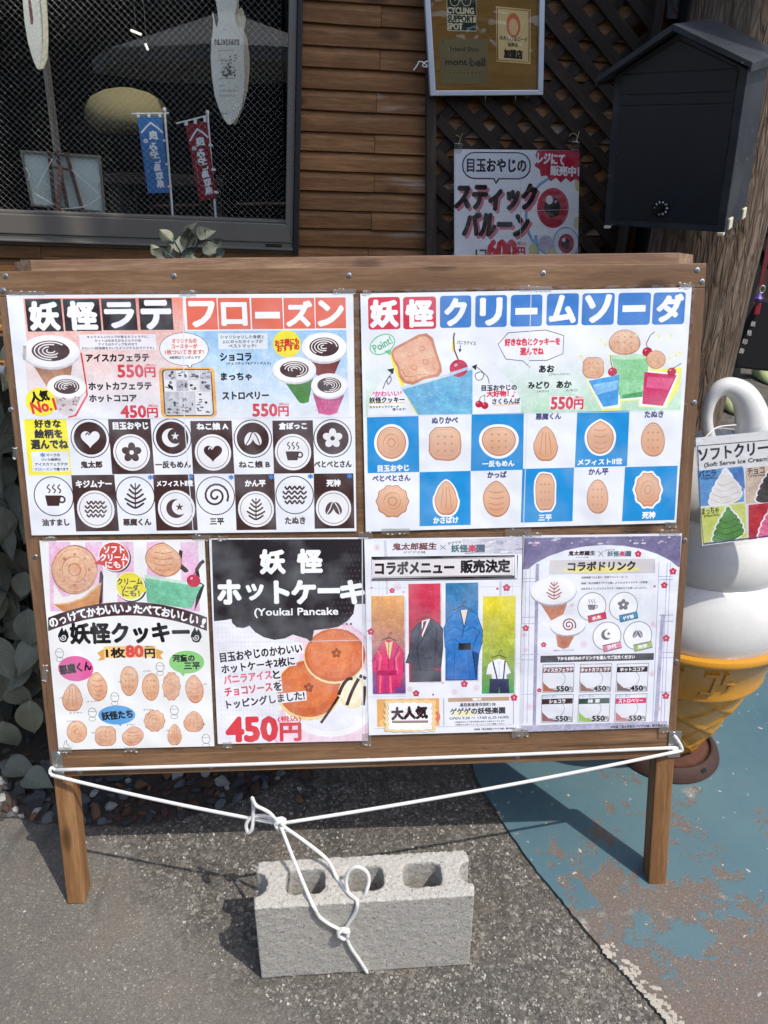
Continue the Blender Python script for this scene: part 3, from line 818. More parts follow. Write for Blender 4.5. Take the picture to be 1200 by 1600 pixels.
# lattice over the siding
lat = thing('lattice_panel', 'dark brown diagonal lattice fixed over the siding behind the hanging poster', 'lattice', WF.M(0, -0.02, -Z0))
lx0 = W(676, 250)[0]; lx1 = W(984, 250)[0]; lz0 = -0.75; lz1 = 0.62
sw = 0.029
def clip_slat(c, sgn, y):
    """a slat along z = sgn*x + c cut to the panel"""
    pts = []
    ang = math.atan2(sgn, 1); dx, dz = math.cos(ang), math.sin(ang); nx, nz = -dz*sw/2, dx*sw/2
    ts = []
    for X in (lx0, lx1): ts.append((X, sgn*X+c))
    xs = sorted([lx0, lx1, (lz0-c)/sgn, (lz1-c)/sgn])
    a, b_ = xs[1], xs[2]
    za, zb = sgn*a+c, sgn*b_+c
    if not (lz0-1e-4 <= za <= lz1+1e-4 and lz0-1e-4 <= zb <= lz1+1e-4) or b_-a < 0.05: return None
    L = math.hypot(b_-a, zb-za)
    bb = MB(); bb.box(-L/2, L/2, -0.004, 0.004, -sw/2, sw/2)
    M = Matrix.Translation(((a+b_)/2, y, (za+zb)/2+Z0)) @ Matrix.Rotation(-math.atan2(zb-za, b_-a), 4, 'Y')
    return bb.obj('slat', m_dark, lat, M, bevel=0.0012, seg=1)
# down-right family in front: passes px (240/3.81+640, 590/3.81)
sp = W(758, 160)[0]-W(704, 160)[0]
sl = (W(766, 223)[1]-W(703, 155)[1])/(W(766, 223)[0]-W(703, 155)[0])
xa, za = W(706, 160)
for i in range(-22, 30):
    clip_slat(za - sl*(xa+i*sp), sl, -0.012)
xa, za = W(700, 175)
for i in range(-22, 30):
    clip_slat(za + sl*(xa+i*sp), -sl, -0.003)
b = MB(); b.prism([(W(662,-10)[0], W(662,-10)[1]+Z0), (W(676,-10)[0], W(676,-10)[1]+Z0), (W(698,402)[0], W(698,402)[1]+Z0-.6), (W(681,402)[0], W(681,402)[1]+Z0-.6)], -0.03, 0.0)
b.obj('edge_post', m_darkv, lat, bevel=0.002)
b = MB(); b.box(lx1-.016, lx1+.008, -0.03, 0.004, lz0+Z0, lz1+Z0); b.obj('edge_post', m_darkv, lat, bevel=0.002)

# right of the lattice: orange timber board, black door edge, dark doorway
dg_ = thing('door_surround', 'orange brown timber panel and black door edge right of the lattice', 'door frame', WF.M(0, 0, -Z0))
b = MB(); b.box(W(950,200)[0], W(1029,200)[0], 0.03, 0.07, 0, 2.75); b.obj('timber_panel', m_orange, dg_, bevel=0.002)
b = MB(); b.box(W(1030,200)[0]-.004, W(1042,200)[0], -0.06, 0.08, 0, 2.75); b.obj('black_post', m_black, dg_, bevel=0.003)
b = MB(); b.box(W(1043,200)[0], W(1043,200)[0]+.30, 0.00, 0.03, 0.9, 2.75); b.obj('grey_panel', m_plain('grey_board', (0.16,0.155,0.15), 0.6), dg_, bevel=0.002)
b = MB(); b.box(W(1043,200)[0], W(1043,200)[0]+.30, 0.00, 0.03, 0, 0.898); b.obj('lower_panel', m_darkv, dg_, bevel=0.002)

# unseen upper storey; the deck is added high above to shade the wall
up_ = thing('upper_storey', 'dark timber upper storey of the shop, unseen, carrying the added shade deck', 'upper storey', WF.M(0, 0, -Z0))
b = MB(); b.box(-3.6, 2.6, 0.0, 0.07, 2.76, 6.4); b.obj('wall', m_darkv, up_)
balc = thing('shade_deck', 'unseen wooden deck added high above the shop front to cast shade', 'shade_deck', T3(0, 0, 4.6))
def shadow_pt(p, z): q = p+SUN_DIR*((z-p.z)/SUN_DIR.z); return q
e0 = shadow_pt(Vector((-.97, 2.17, 1.13)), 4.6); e1 = shadow_pt(Vector((.30, 1.79, 1.61)), 4.6); e2 = shadow_pt(Vector((.845, 1.86, 1.70)), 4.6)
b = MB(); b.box(e0.x+.27, e2.x, e1.y, 2.62, 0, .12); b.obj('deck', m_darkv, balc)
for k in range(9):
    x = e0.x+.30+(e2.x-e0.x-.33)*k/8
    b = MB(); b.box(x-.02, x+.02, e1.y+.02, e1.y+.06, .12, 1.0); b.obj('baluster', m_darkv, balc)
b = MB(); b.box(e0.x+.27, e2.x, e1.y+.01, e1.y+.07, 1.0, 1.06); b.obj('handrail', m_darkv, balc)
# the house across the street, seen only as a reflection in the glass
oh = thing('opposite_house', 'dark low timber house across the street behind the viewer', 'house', T3(0, -7.0, 0))
b = MB(); b.box(-9, 9, -5, 0, 0, 2.9); b.obj('wall', m_darkv, oh)
b = MB(); b.prism([(-9.4,2.9),(9.4,2.9),(9.0,3.7),(-9.0,3.7)], -5, .5); b.obj('roof', m_black, oh)
for x in (-6,-3,0,3,6):
    for z in (.9,):
        b = MB(); b.box(x-.7, x+.7, 0, .05, z, z+1.3); w_ = b.obj('window', m_plain('dark_window', (.03,.035,.04), .15), oh, bevel=.01)

# ------------------------------------------------------------------ window
win = thing('shop_window', 'large wired glass shop window in a dark bronze metal frame', 'window', WF.M(0, 0, 0))
def Wq(*p): return [W(*q) for q in p]
zt = W(452, -760)[1]
jin = Wq((446,346),(463,-760)); jout = Wq((462,395),(491,-760))
b = MB(); b.prism([Wq((446,348))[0], W(463,-760), W(478,-760), W(457,394)], -0.030, 0.05); b.obj('frame_jamb', m_frame, win, bevel=0.002)
b = MB(); b.prism([W(457.6,395), W(478.6,-760), W(486,-760), W(466,397)], -0.040, 0.05); b.obj('frame_trim', m_plain('black_trim', (0.018,0.018,0.02), 0.45), win, bevel=0.002)
b = MB(); b.prism([W(-1000,295), W(446,348.6), W(456,378), W(-1000,328)], -0.034, 0.05); b.obj('sill_rail', m_frame, win, bevel=0.0025)
b = MB(); b.prism([W(-1000,328.6), W(456,378.6), W(457,394.5), W(-1000,346)], -0.030, 0.05); b.obj('sill_apron', m_frame, win, bevel=0.002)
b = MB(); b.prism([W(-1000,337), W(457,386), W(457,389), W(-1000,340)], -0.046, -0.0305); b.obj('drip_lip', m_frame, win, bevel=0.001)
b = MB(); b.prism([W(-1000,295.6-5), W(446.5,348-4), W(446.5,348), W(-1000,295)], -0.016, 0.03); b.obj('glazing_bead', m_frame, win, bevel=0.001)
b = MB(); b.prism([W(415,379), W(440,380), W(440,384.5), W(415,383.5)], -0.0315, -0.029); b.obj('drain_cover', m_black, win)
b = MB(); b.prism([W(-1000,294), W(447,348), W(464,-760), W(-1000,-760)], 0.012, 0.017); b.obj('glass_pane', m_glass, win)
# wires inside the glass
m_wire = m_plain('glass_wire', (0.62, 0.61, 0.57), 0.25, 0.5, 0.9, 0.05)
b = MB()
ws = (W(250,100)[0]-W(240,100)[0])*1.0
gx0, gx1 = W(-60,100)[0], W(446,345)[0]-.002; gz0 = W(100,340)[1]; gz1 = W(250,-60)[1]
for fam in (0, 1):
    sl_ = -0.93 if fam == 0 else 0.93
    i = -140
    while i < 200:
        c = i*ws*1.02; i += 1
        # z = sl*x + c
        xs = sorted([gx0, gx1, (gz0-c)/sl_, (gz1-c)/sl_]); a, e = xs[1], xs[2]
        if e-a < 0.01 or not (gz0-1e-3 <= sl_*a+c <= gz1+1e-3 and gz0-1e-3 <= sl_*e+c <= gz1+1e-3): continue
        b.tube([(a, 0.0205+0.001*fam, sl_*a+c), (e, 0.0205+0.001*fam, sl_*e+c)], 0.00024, 6, False)
wm = b.obj('wire_mesh', m_wire, win, smooth='all'); tag(wm, kind='stuff')

# dark room behind the window
room_m = m_plain('dark_room', (0.018, 0.016, 0.015), 0.9, 0.2)
b = MB(); zb = win_bot-.02
room = thing('shop_interior', None, None, WF.M(0, 0, 0)); room['kind'] = 'structure'
b.box(-2.4, 0.25, 0.075, 0.09, -1.36, win_bot-0.02); b.box(xl-.01, .35, .075, .09, win_bot-.02, 1.35)
b.box(-2.4, .35, 2.9, 2.95, -1.36, 1.35); b.box(-2.45, -2.4, .075, 2.95, -1.36, 1.35); b.box(.35, .4, .075, 2.95, -1.36, 1.35)
b.box(-2.45, .4, .075, 2.95, 1.35, 1.4); b.box(-2.45, .4, .075, 2.95, -1.40, -1.36)
b.obj('room_wall', room_m, room)
b = MB(); b.box(-1.95, xl-.01, 0.05, 0.24, win_bot-0.05, win_bot-0.022); b.obj('inner_sill', m_darkv, room)
# ------------------------------------------------------------------ things in the window
def disp(frame, px, py, d): x, z = frame.loc(px, py, d); return Vector((x, -d, z))
m_tag = m_plain('pale_card', (0.80, 0.80, 0.71), 0.6, 0.3, 0, 0.06, 25)
m_tag_edge = m_plain('cream_edge', (0.80, 0.74, 0.52), 0.6)
def fish_outline(pxs, d):
    return [WF.loc(x, y, d) for x, y in pxs]
fish_px = [(339,-60),(337,-10),(337,0),(340,20),(341,30),(339,44),(336,37),(333,19),(331,20),(333,30),(332.5,46),(330,65),(329,90),(331,120),(335,148),(342,170),(349,185),(356,194),(359,195),(363,193),(371,183),(378,165),(382,140),(382,110),(381,70),(380,50),(379,40),(376,48),(375,38),(372,44),(368,36),(367,25),(370,10),(371,0),(372,-20),(366,-60)]
fish_px2 = [(368,-58),(375,-20),(373,0),(373,14),(378,12),(381,20),(382,26),(384,22),(383,36),(381,48),(386,60),(390,90),(390,110),(387,140),(381,165),(373,185),(368,195),(364,194),(358,186),(350,160),(345,120),(345,60),(350,0),(360,-50)]
fp = thing('fish_plaque', 'cream fish shaped card with a printed black picture hanging inside the window', 'plaque', WF.M(), 'fish shaped cards hanging in the window')
d = -0.10
b = MB(); b.prism(fish_outline(fish_px, d), -d, -d+0.006); b.obj('card', m_tag, fp, bevel=0.0006, seg=1)
b = MB(); b.tube([disp(WF, 353, -58, d), disp(WF, 354, -200, d)], 0.0012, 6); b.obj('cord', m_white, fp)
A = Art(WF, fp, [(329,0),(390,0),(390,195),(329,195)], d+0.0005, WF.M()).part('print').view(300, 0, 6.667)
INK2 = (52, 48, 46)
A.text('まちあるきのしおり', 362, 438, 255, 62, INK2, .05, mirror=True)
A.text('しまね', 352, 312, 70, 18, (120,115,105), 0, mirror=True)
A.line([(275,530),(440,520)], 4, INK2)
for i in range(60):
    rr = random.Random(i); x = rr.uniform(292, 440); y = 560+230*rr.random()**.6
    A.poly([(x, y), (x+rr.uniform(8,36), y+rr.uniform(-14,8)), (x+rr.uniform(4,24), y+rr.uniform(8,26))], rr.choice((INK2, (110,106,100), (70,66,62))))
A.line([(288,820),(455,815)], 4, INK2); A.line([(292,545),(290,640)], 3, INK2)
for y, w_ in ((890,60),(945,190),(995,165),(1180,90)):
    A.text('しおりのまちあるき', 285+w_/2, y, w_, 20, (105,100,92), 0, mirror=True)
A.done()
fp2 = thing('fish_plaque', 'second cream fish shaped card, half hidden behind the printed front one', 'plaque', WF.M(), 'fish shaped cards hanging in the window')
d = -0.125
b = MB(); b.prism(fish_outline(fish_px2, d), -d, -d+0.006); b.obj('card', m_tag_edge, fp2, bevel=0.0006, seg=1)
b = MB(); b.tube([disp(WF, 366, -56, d), disp(WF, 362, -200, d)], 0.0012, 6); b.obj('cord', m_white, fp2)
fp3 = thing('fish_plaque', 'pale fish shaped card with a thick cream rim and a red brown mark', 'plaque', WF.M(), 'fish shaped cards hanging in the window')
d = -0.10
lf = [(33,-40),(35,0),(38,35),(43,65),(50,90),(57,107),(62,110),(67,106),(72,95),(74,70),(74,40),(72,0),(70,-40)]
b = MB(); b.prism(fish_outline(lf, d), -d, -d+0.010); b.obj('card', m_tag, fp3, bevel=0.001, seg=1)
lf2 = [(62,-40),(64,0),(67,35),(67.5,65),(66,85),(62,109),(69,108),(74.5,93),(76,65),(75,35),(72,0),(70,-40)]
b = MB(); b.prism(fish_outline(lf2, d), -d-0.006, -d); b.obj('rim', m_tag_edge, fp3, bevel=0.001, seg=1)
A = Art(WF, fp3, [(33,0),(70,0),(70,110),(33,110)], d+0.0005, WF.M()).part('print')
A.poly([(44,0),(48,0),(52,28),(52,37),(48,38),(46,20)], (120,70,55)); A.done()

def banner(name, col, label, px, d):
    t = thing(name, label, 'banner', WF.M(), 'small banners standing in the window')
    tl, tr, br_, bl, cross, pole = px
    # cloth: a gently rippling sheet with two sides
    n, m = 8, 18; v = []; f = []
    P = lambda u, w_: (lambda a, c: (a[0]+(c[0]-a[0])*u, a[1]+(c[1]-a[1])*u))((tl[0]+(bl[0]-tl[0])*w_, tl[1]+(bl[1]-tl[1])*w_), (tr[0]+(br_[0]-tr[0])*w_, tr[1]+(br_[1]-tr[1])*w_))
    wavy = lambda u, w_: 0.0
    for j in range(m+1):
        for i in range(n+1):
            u, w_ = i/n, j/m; x, z = WF.loc(*P(u, w_), d); v.append((x, -d, z))
    for j in range(m):
        for i in range(n): a = j*(n+1)+i; f.append((a, a+1, a+n+2, a+n+1))
    N = len(v); v2 = [(x, y+.0012, z) for x, y, z in v]
    b = MB(); b.add(v, f); b.add(v2, [tuple(reversed(q)) for q in f])
    m_c = m_plain(name+'_cloth', lin(col), 0.75, 0.2, 0, 0.15, 40)
    b.obj('cloth', m_c, t)
    b = MB(); b.tube([disp(WF, *pole[0], d-.004), disp(WF, *pole[1], d-.004)], 0.0032, 8); b.lathe([(0.0045,0),(0.005,.004),(0.0035,.009)], 10, disp(WF, *pole[0], d-.004)); b.obj('pole', m_white, t)
    b = MB(); b.tube([disp(WF, *cross[0], d-.004), disp(WF, *cross[1], d-.004)], 0.002, 8); b.obj('crossbar', m_white, t)
    for u in (0.06, 0.48, 0.92):
        p = P(u, -0.045); q = P(u, .02)
        x0, z0 = WF.loc(p[0]-2, p[1], d); x1, z1 = WF.loc(q[0]+2, q[1], d)
        b = MB(); b.box(x0, x1, -d-.0012, -d+.002, z1, z0); b.obj('loop', m_white, t)
    for w_ in (0.32, 0.63, 0.92):
        p = P(1.0, w_); x0, z0 = WF.loc(p[0]-2, p[1]-2, d); x1, z1 = WF.loc(p[0]+4.5, p[1]+2, d)
        b = MB(); b.box(x0, x1, -d-.001, -d+.002, z1, z0); b.obj('loop', m_white, t)
    A = Art(WF, t, [tl, tr, br_, bl], d+0.0006, WF.M()).part('lettering')
    wc = (225, 232, 240); c = lambda u, w_: P(u, w_)
    a = c(.08, .22); e = c(.52, .09); g = c(.97, .22)
    A.line([a, ((a[0]+e[0])/2, (a[1]+e[1])/2-1), e, ((g[0]+e[0])/2, (g[1]+e[1])/2-1), g], 2.6, wc)
    for ch, u, w_, s_ in (('良', .55, .25, 13), ('の', .22, .325, 6), ('み', .50, .40, 12), ('や', .52, .50, 12), ('こ', .62, .575, 9), ('鳥', .58, .67, 11), ('取', .62, .78, 11), ('県', .62, .885, 11)):
        p = c(u, w_); A.text(ch, p[0], p[1], s_, s_, wc, .055, mirror=True)
    p = c(.5, .50); A.ring(p[0], p[1], 6.5, 6.5, 1.2, (190, 170, 80), a0=60, a1=250)
    for k in range(9): p = c(.16, .50+.032*k); A.rect(p[0]-.5, p[1]-.8, p[0]+.5, p[1]+.8, (140, 160, 200))
    p = c(.86, .91); A.rect(p[0]-1.4, p[1]-2, p[0]+1.4, p[1]+2, (200, 90, 100))
    A.done(); return t
banner('blue_banner', (58, 112, 172), 'small blue banner with white brush lettering standing in the window',
       ((214,181),(253,181),(265,301),(231,302), ((206,178),(264,177)), ((257,174),(270,341))), -0.09)
banner('red_banner', (128, 34, 44), 'small dark red banner with white brush lettering standing in the window',
       ((289,194),(323,188),(338,310),(312,315), ((275,193),(327,180)), ((324,178),(337.5,343))), -0.09)

# easel with a pale picture back, tied with white string
ea = thing('display_easel', 'dark brown display easel holding a pale board tied with white string, seen from behind', 'easel', WF.M())
d = -0.10
m_pane = m_plain('pale_green_board', (0.55, 0.64, 0.60), 0.6, 0.3, 0, .05)
m_easel = m_plain('easel_wood', (0.085, 0.040, 0.032), 0.5, 0.4, 0, .3)
b = MB(); b.prism([WF.loc(*p, d-.02) for p in ((36,238),(153,246),(161,330),(52,319))], -d+.02, -d+.026); b.obj('board', m_pane, ea)
def bar(a, c, w_, dd, mat, nm, par):
    p = disp(WF, *a, dd); q = disp(WF, *c, dd); t = (q-p).normalized(); nrm = Vector((-t.z, 0, t.x))*w_/2
    b = MB(); y = -dd
    v = [p-nrm, q-nrm, q+nrm, p+nrm]
    b.add([(k.x, y-.004, k.z) for k in v]+[(k.x, y+.004, k.z) for k in v], [(0,1,2,3),(7,6,5,4),(0,4,5,1),(1,5,6,2),(2,6,7,3),(3,7,4,0)])
    return b.obj(nm, mat, par, bevel=.0008, seg=1)
m_pf = m_plain('worn_picture_frame', (0.20, 0.19, 0.165), 0.6, 0.3, 0, .3)
for a, c in (((32,236),(155,245)), ((155,244),(164,331)), ((50,320),(164,331)), ((33,236),(51,321))): bar(a, c, .006, d-.014, m_pf, 'picture_frame', ea)
for a, c in (((77,236),(86,333)), ((103,238),(130,333)), ((88,236),(107,333))): bar(a, c, .009, d-.004, m_easel, 'leg', ea)
bar((94,258),(91,334), .012, d+.006, m_plain('easel_rear_leg', (0.20,0.095,0.075), .5), 'leg', ea)
bar((82,261),(112,266), .006, d+.001, m_easel, 'crossbar', ea)
b = MB()
for pts in (((112,265),(158,307)), ((158,307),(130,323),(95,326)), ((53,302),(88,322)), ((82,248),(54,300)), ((40,262),(46,274),(43,282)), ((152,272),(156,282),(147,286))):
    b.tube(smooth_path([disp(WF, x, y, d+.004) for x, y in pts], 5), 0.0014, 6)
b.obj('string', m_white, ea, smooth='all')

# pale dome and table in the room, a post and two lit tubes
m_straw = m_plain('straw', (0.24, 0.205, 0.105), 0.8, 0.2, 0, .12, 60, .001, 300)
c = WF.loc(200, 178, -0.45)
b = MB(); b.lathe([(0.090,-.055),(0.112,-.045),(0.128,-.02),(0.124,.012),(0.104,.042),(0.065,.062),(0.02,.071),(0.001,.072)], 32)
dome = b.obj('lampshade', m_straw, None, WF.M(c[0], 0.45, c[1]), smooth='all'); tag(dome, 'pale straw coloured dome shade inside the dark shop behind the blue banner', 'lampshade')
tb = thing('wooden_table', 'dark brown wooden table standing in the room behind the window', 'table', WF.M(0, 0, 0))
x0, z0 = WF.loc(160, 272, -.6); x1, z1 = WF.loc(350, 300, -.6)
b = MB(); b.box(x0, x1, .6, .95, z1+.015, z0); b.obj('tabletop', m_plain('brown_table', (0.075,0.045,0.03), .45), tb, bevel=.003)
for x in (x0+.03, x1-.03):
    for y in (.63, .92):
        b = MB(); b.box(x-.02, x+.02, y-.02, y+.02, -1.36, z1+.015); b.obj('leg', m_darkv, tb)
x0, z0 = WF.loc(70, 100, -.3); x1, z1 = WF.loc(84, 240, -.3)
b = MB(); b.box(x0, x1, .3, .36, -1.36, 1.3); po = b.obj('interior_post', m_plain('grey_post', (0.12,0.115,0.11), .6), None, WF.M()); tag(po, 'plain grey post inside the shop behind the easel', 'post')
m_lit = NT('lit_tube'); m_lit.b.inputs['Emission Color'].default_value = (1, .95, .85, 1); m_lit.b.inputs['Emission Strength'].default_value = 1.0
for (a, c_, lb) in (((204,47),(221,54), 'lit white tube lamp seen deep inside the dark shop, slanting'), ((227,68),(231,78), 'short lit lamp hanging deep inside the shop above the dome shade')):
    t = thing('shop_lamp', lb, 'lamp', WF.M())
    b = MB(); b.tube([disp(WF, *a, -1.8), disp(WF, *c_, -1.8)], 0.005, 8); b.obj('tube', m_lit.m, t)
    p = disp(WF, (a[0]+c_[0])/2, (a[1]+c_[1])/2, -1.8)
    b = MB(); b.tube([p+Vector((0,0,.012)), Vector((p.x, p.y, 1.35))], 0.003, 6); b.obj('cord', m_black, t)

# ------------------------------------------------------------------ framed notice board hung over the lattice
d = 0.075
nf = thing('notice_frame', 'silver framed brown notice board with three stickers hung above the lattice', 'notice board', WF.M(0, 0, 0))
o = [(656,-130),(854,-130),(849,148.3),(672.8,149.6)]; i_ = [(665,-121),(845,-121),(841,140.5),(681,141.5)]
O = [WF.loc(*p, d) for p in o]; I = [WF.loc(*p, d) for p in i_]
for k in range(4):
    q = (k+1) % 4
    b = MB(); b.prism([O[k], O[q], I[q], I[k]], -d, -d+0.018); b.obj('frame_bar', m_alu, nf, bevel=.0015)
m_kraft = m_wood('brown_backing_board', (0.33, 0.185, 0.045), (0.40, 0.235, 0.070), 'x', .6, .0003, .5)
b = MB(); b.prism([WF.loc(*p, d-.008) for p in i_], -d+0.008, -d+0.014); b.obj('backing_board', m_kraft, nf)
b = MB(); b.prism([WF.loc(*p, d-.003) for p in i_], -d+0.003, -d+0.0042); b.obj('cover_sheet', m_clear('cover_sheet', 0.0, 0.03, (.97,.95,.9), 14, .006), nf)
b = MB(); b.tube(smooth_path([disp(WF, *p, d-.004) for p in ((668,104),(662,98),(655,96),(653,100),(649,106),(646,110))], 5), .0016, 6)
b.tube(smooth_path([disp(WF, *p, d-.004) for p in ((669,96),(664,97),(660,103),(667,105))], 5), .0016, 6); b.obj('tie_string', m_white, nf, smooth='all')
for px in (758, 805):
    b = MB(); b.tube(smooth_path([disp(WF, px, 148, d-.01), disp(WF, px+.5, 156, d-.012), disp(WF, px-1, 163, d-.03)], 4), .0012, 6); b.obj('hanger_wire', m_steel, nf)
def sheet(name, quad, d, mat, label, cat, group=None, thick=0.0008, frame=WF):
    b = MB(); b.prism([frame.loc(*p, d) for p in quad], -d, -d+thick)
    o = b.obj(name, mat, None, frame.M()); return tag(o, label, cat, group)
ds = d-.0072
GRN = (20, 48, 42); CRM = (226, 222, 200)
s1 = sheet('cycling_sign', [(696,-60),(743,-60),(745,50),(699,48)], ds, m_plain('dark_green_vinyl', lin(GRN), .4), 'dark green cycling sign with white words on the notice board', 'sign')
A = Art(WF, s1, [(696,-60),(743,-60),(745,50),(699,48)], ds+.0001, WF.M()).part('print').view(640, 0, 3.81)
A.rrect(218,-230,400,186,10,CRM); A.rrect(223,-225,394,181,8,GRN); A.rect(223,88,394,132,CRM)
A.ring(268,5,26,30,4,CRM); A.ring(338,5,26,30,4,CRM); A.line([(268,5),(290,-30),(325,-30),(338,5)],4,CRM); A.line([(290,-30),(300,8),(325,-30)],4,CRM)
A.text('CYCLING',303,63,158,36,CRM,.06); A.text('SUPPORT',306,111,158,36,GRN,.06); A.text('SPOT',270,157,90,36,CRM,.06)
A.text('RIDE',305,-110,120,60,CRM,.06) if False else None
A.done()
s2 = sheet('shop_plaque', [(686,60),(762,61),(763,131),(689,131)], ds, m_plain('bronze_plaque', (0.205,0.178,0.098), .35, .5, .1, .15, 20), 'bronze coloured plaque with black lettering on the notice board', 'plaque', thick=.002)
A = Art(WF, s2, [(686,60),(762,61),(763,131),(689,131)], ds+.0002, WF.M()).part('lettering').view(640, 0, 3.81)
K = (30, 26, 20)
A.text('Friend Shop',328,296,172,34,K,.02); A.text('mont',278,372,128,30,K,.05); A.text('·',352,372,8,8,K,.1); A.text('bell',405,370,88,46,K,.05)
A.text('OUTDOOR GEAR SHOP',328,434,190,14,K,.02) if False else A.text('・・・・・・・・・',328,434,180,8,K,.05); A.ell(197,250,5,4,K)
A.done()
s3 = sheet('member_sign', [(775,9.5),(829,15),(829,100),(776,96)], ds, m_plain('cream_board', lin((228,208,160)), .45), 'cream member shop sign with an orange disc on the notice board', 'sign')
A = Art(WF, s3, [(775,9.5),(829,15),(829,100),(776,96)], ds+.0001, WF.M()).part('print').view(640, 0, 3.81)
A.line([(522,48),(712,65),(710,370),(524,357)], 6, (160,110,50), True); A.ell(618,150,42,72,(214,104,48)); A.ell(618,160,28,50,(232,196,150))
A.text('水木しげるロード',618,230,165,28,(60,50,38),.04); A.text('振興会',615,267,60,24,(60,50,38),.03); A.text('加盟店',617,322,108,50,(40,34,28),.07)
A.done()

# ------------------------------------------------------------------ poster tied to the lattice
d = 0.050
q = [(709.5,233),(905.5,235),(901,530),(710,530)]
wp = sheet('balloon_poster', q, d, m_paper, 'white poster with black brush lettering tied to the lattice', 'poster')
A = Art(WF, wp, q, d+.0001, WF.M()).view(640, 0, 3.81).part('picture')
A.rect(272,890,1008,2010,(244,247,252)) 
PB = (128, 178, 212)
A.ell(900,1290,215,250,PB); A.ell(904,1291,203,237,(250,252,255))
A.ell(853,1238,95,120,(206,66,90)); A.ell(853,1240,84,110,(188,44,68)); A.ell(850,1235,47,62,(26,20,22)); A.ell(832,1190,21,27,(240,240,244)); A.ell(870,1200,8,8,(200,200,205))
A.poly([(740,1400),(760,1400),(775,1530),(770,1700),(750,1600)],PB); A.ell(812,1450,45,48,(205,190,214)); A.ell(790,1720,60,200,(226,232,240))
A.ell(1000,1100,16,38,(222,214,140)); A.ell(735,1490,25,40,(222,218,150)); A.ell(850,1500,30,22,(222,218,150)); A.ell(995,1330,18,40,(215,220,160))
A.ell(930,1445,78,95,PB); A.ell(930,1447,72,89,(236,240,246)); A.ell(932,1450,47,58,(182,40,64)); A.ell(930,1452,25,34,(26,20,22)); A.ell(918,1428,11,13,(240,240,244))
A.part('heading')
A.poly([(760,895),(1020,895),(1020,1085),(985,1062),(960,1085),(930,1060),(900,1088),(872,1058),(840,1080),(815,1045),(782,1050),(775,1010),(742,985),(762,955),(748,925)],(196,40,66))
A.text('レジにて',842,945,160,62,WHT,.05,ang=3); A.text('販売中！',925,1018,170,56,WHT,.06,ang=2)
A.rrect(312,905,722,1068,75,INKB); A.poly([(492,1055),(545,1055),(514,1098)],INKB); A.rrect(320,912,714,1060,68,(230,236,243)); A.poly([(502,1050),(538,1050),(514,1082)],(230,236,243))
A.text('目玉おやじの',518,985,350,78,INKB,.045)
PK = (216,130,146)
A.text('スティック',528,1188,470,150,PK,.055,shear=.12); A.text('スティック',514,1172,470,150,INKB,.06,shear=.12)
A.text('バルーン',530,1350,380,138,PK,.06,shear=.12); A.text('バルーン',516,1334,380,138,INKB,.065,shear=.12)
A.text('1コ',425,1515,60,56,INKB,.05); A.text('600',550,1490,165,115,RED,.085); A.text('円',665,1502,42,58,RED,.06); A.text('(税込)',665,1452,52,26,RED,.03)
A.ell(310,1560,20,24,(200,80,96)); A.text('ふくらませて渡します',560,1700,500,70,INKB,.04) if False else None
A.part('fold'); A.line([(272,1270),(1005,1245)],2.5,(206,212,220)); A.line([(658,890),(662,1990)],2.5,(208,214,222))
A.done()
b = MB(); b.prism([WF.loc(*p, d+.002) for p in ((706,224),(909,227),(905,536),(706,536))], -d-.0022, -d-.0016); b.obj('clear_sleeve', m_sleeve, wp)
for px, py in ((716,228),(899,225)):
    p = disp(WF, px, py, d+.004)
    b = MB(); b.box(p.x-.011, p.x+.011, p.y-.003, p.y+.004, p.z-.014, p.z+.006); b.obj('clip', m_clear('clip_plastic', .25, .2), wp, bevel=.001)
    b = MB(); b.tube(smooth_path([p+Vector((0,0,.004)), p+Vector((.006,.01,.02)), p+Vector((-.006,.02,.026)), p+Vector((-.012,.02,.018))], 5), .0011, 6); b.tube([p+Vector((.002,0,.004)), p+Vector((.012,.015,.032))], .001, 6); b.obj('wire_tie', m_plain('brass_wire', (.45,.33,.16), .4, .5, .8), wp)

# ------------------------------------------------------------------ log post, prohibition sign
def m_barkwood():
    t = NT('weathered_log'); v = t.coord(scale=(16, 16, 1.3)); v2 = t.coord(); v3 = t.coord(scale=(34, 34, 5))
    n1 = t.noise(v, 2.6, 8, 0.7, 0.8); n2 = t.noise(v, 9, 5, 0.65, .4); n3 = t.noise(v2, 6, 4)
    w = t.node('ShaderNodeVectorMath', operation='ADD'); t.l.new(v3, w.inputs[0]); nn = t.node('ShaderNodeTexNoise'); t.l.new(v3, nn.inputs['Vector']); nn.inputs['Scale'].default_value = 1.2; t.l.new(nn.outputs['Color'], w.inputs[1])
    cr = t.voro(w.outputs[0], 1.7, 'DISTANCE_TO_EDGE'); crk = t.ramp(cr, [(.02, 1.0), (.14, 0.0)])
    g = t.math('ADD', t.math('MULTIPLY', n1, .6), t.math('MULTIPLY', n2, .4))
    col = t.ramp(g, [(0.33, (0.046, 0.030, 0.021)), (0.44, (0.135, 0.094, 0.066)), (0.56, (0.25, 0.190, 0.140)), (0.7, (0.39, 0.32, 0.255))])
    col = t.mix(t.ramp(n3, [(0.4, 0.0), (0.7, 0.45)]), col, (0.10, 0.062, 0.038))
    col = t.mix(t.math('MULTIPLY', crk, .38), col, (0.022, 0.016, 0.012))
    h = t.math('SUBTRACT', t.math('ADD', n1, t.math('MULTIPLY', n2, .5)), t.math('MULTIPLY', crk, .35))
    return t.fin(col, 0.8, t.bump(h, 0.010, 1.0), 0.2)
Yt = 2.14
top = at_y(1176, 0, Yt); low = at_y(1061, 590, Yt)
axis = (top-low)/(top.z-low.z)
def lp(z): return low + axis*(z-low.z)
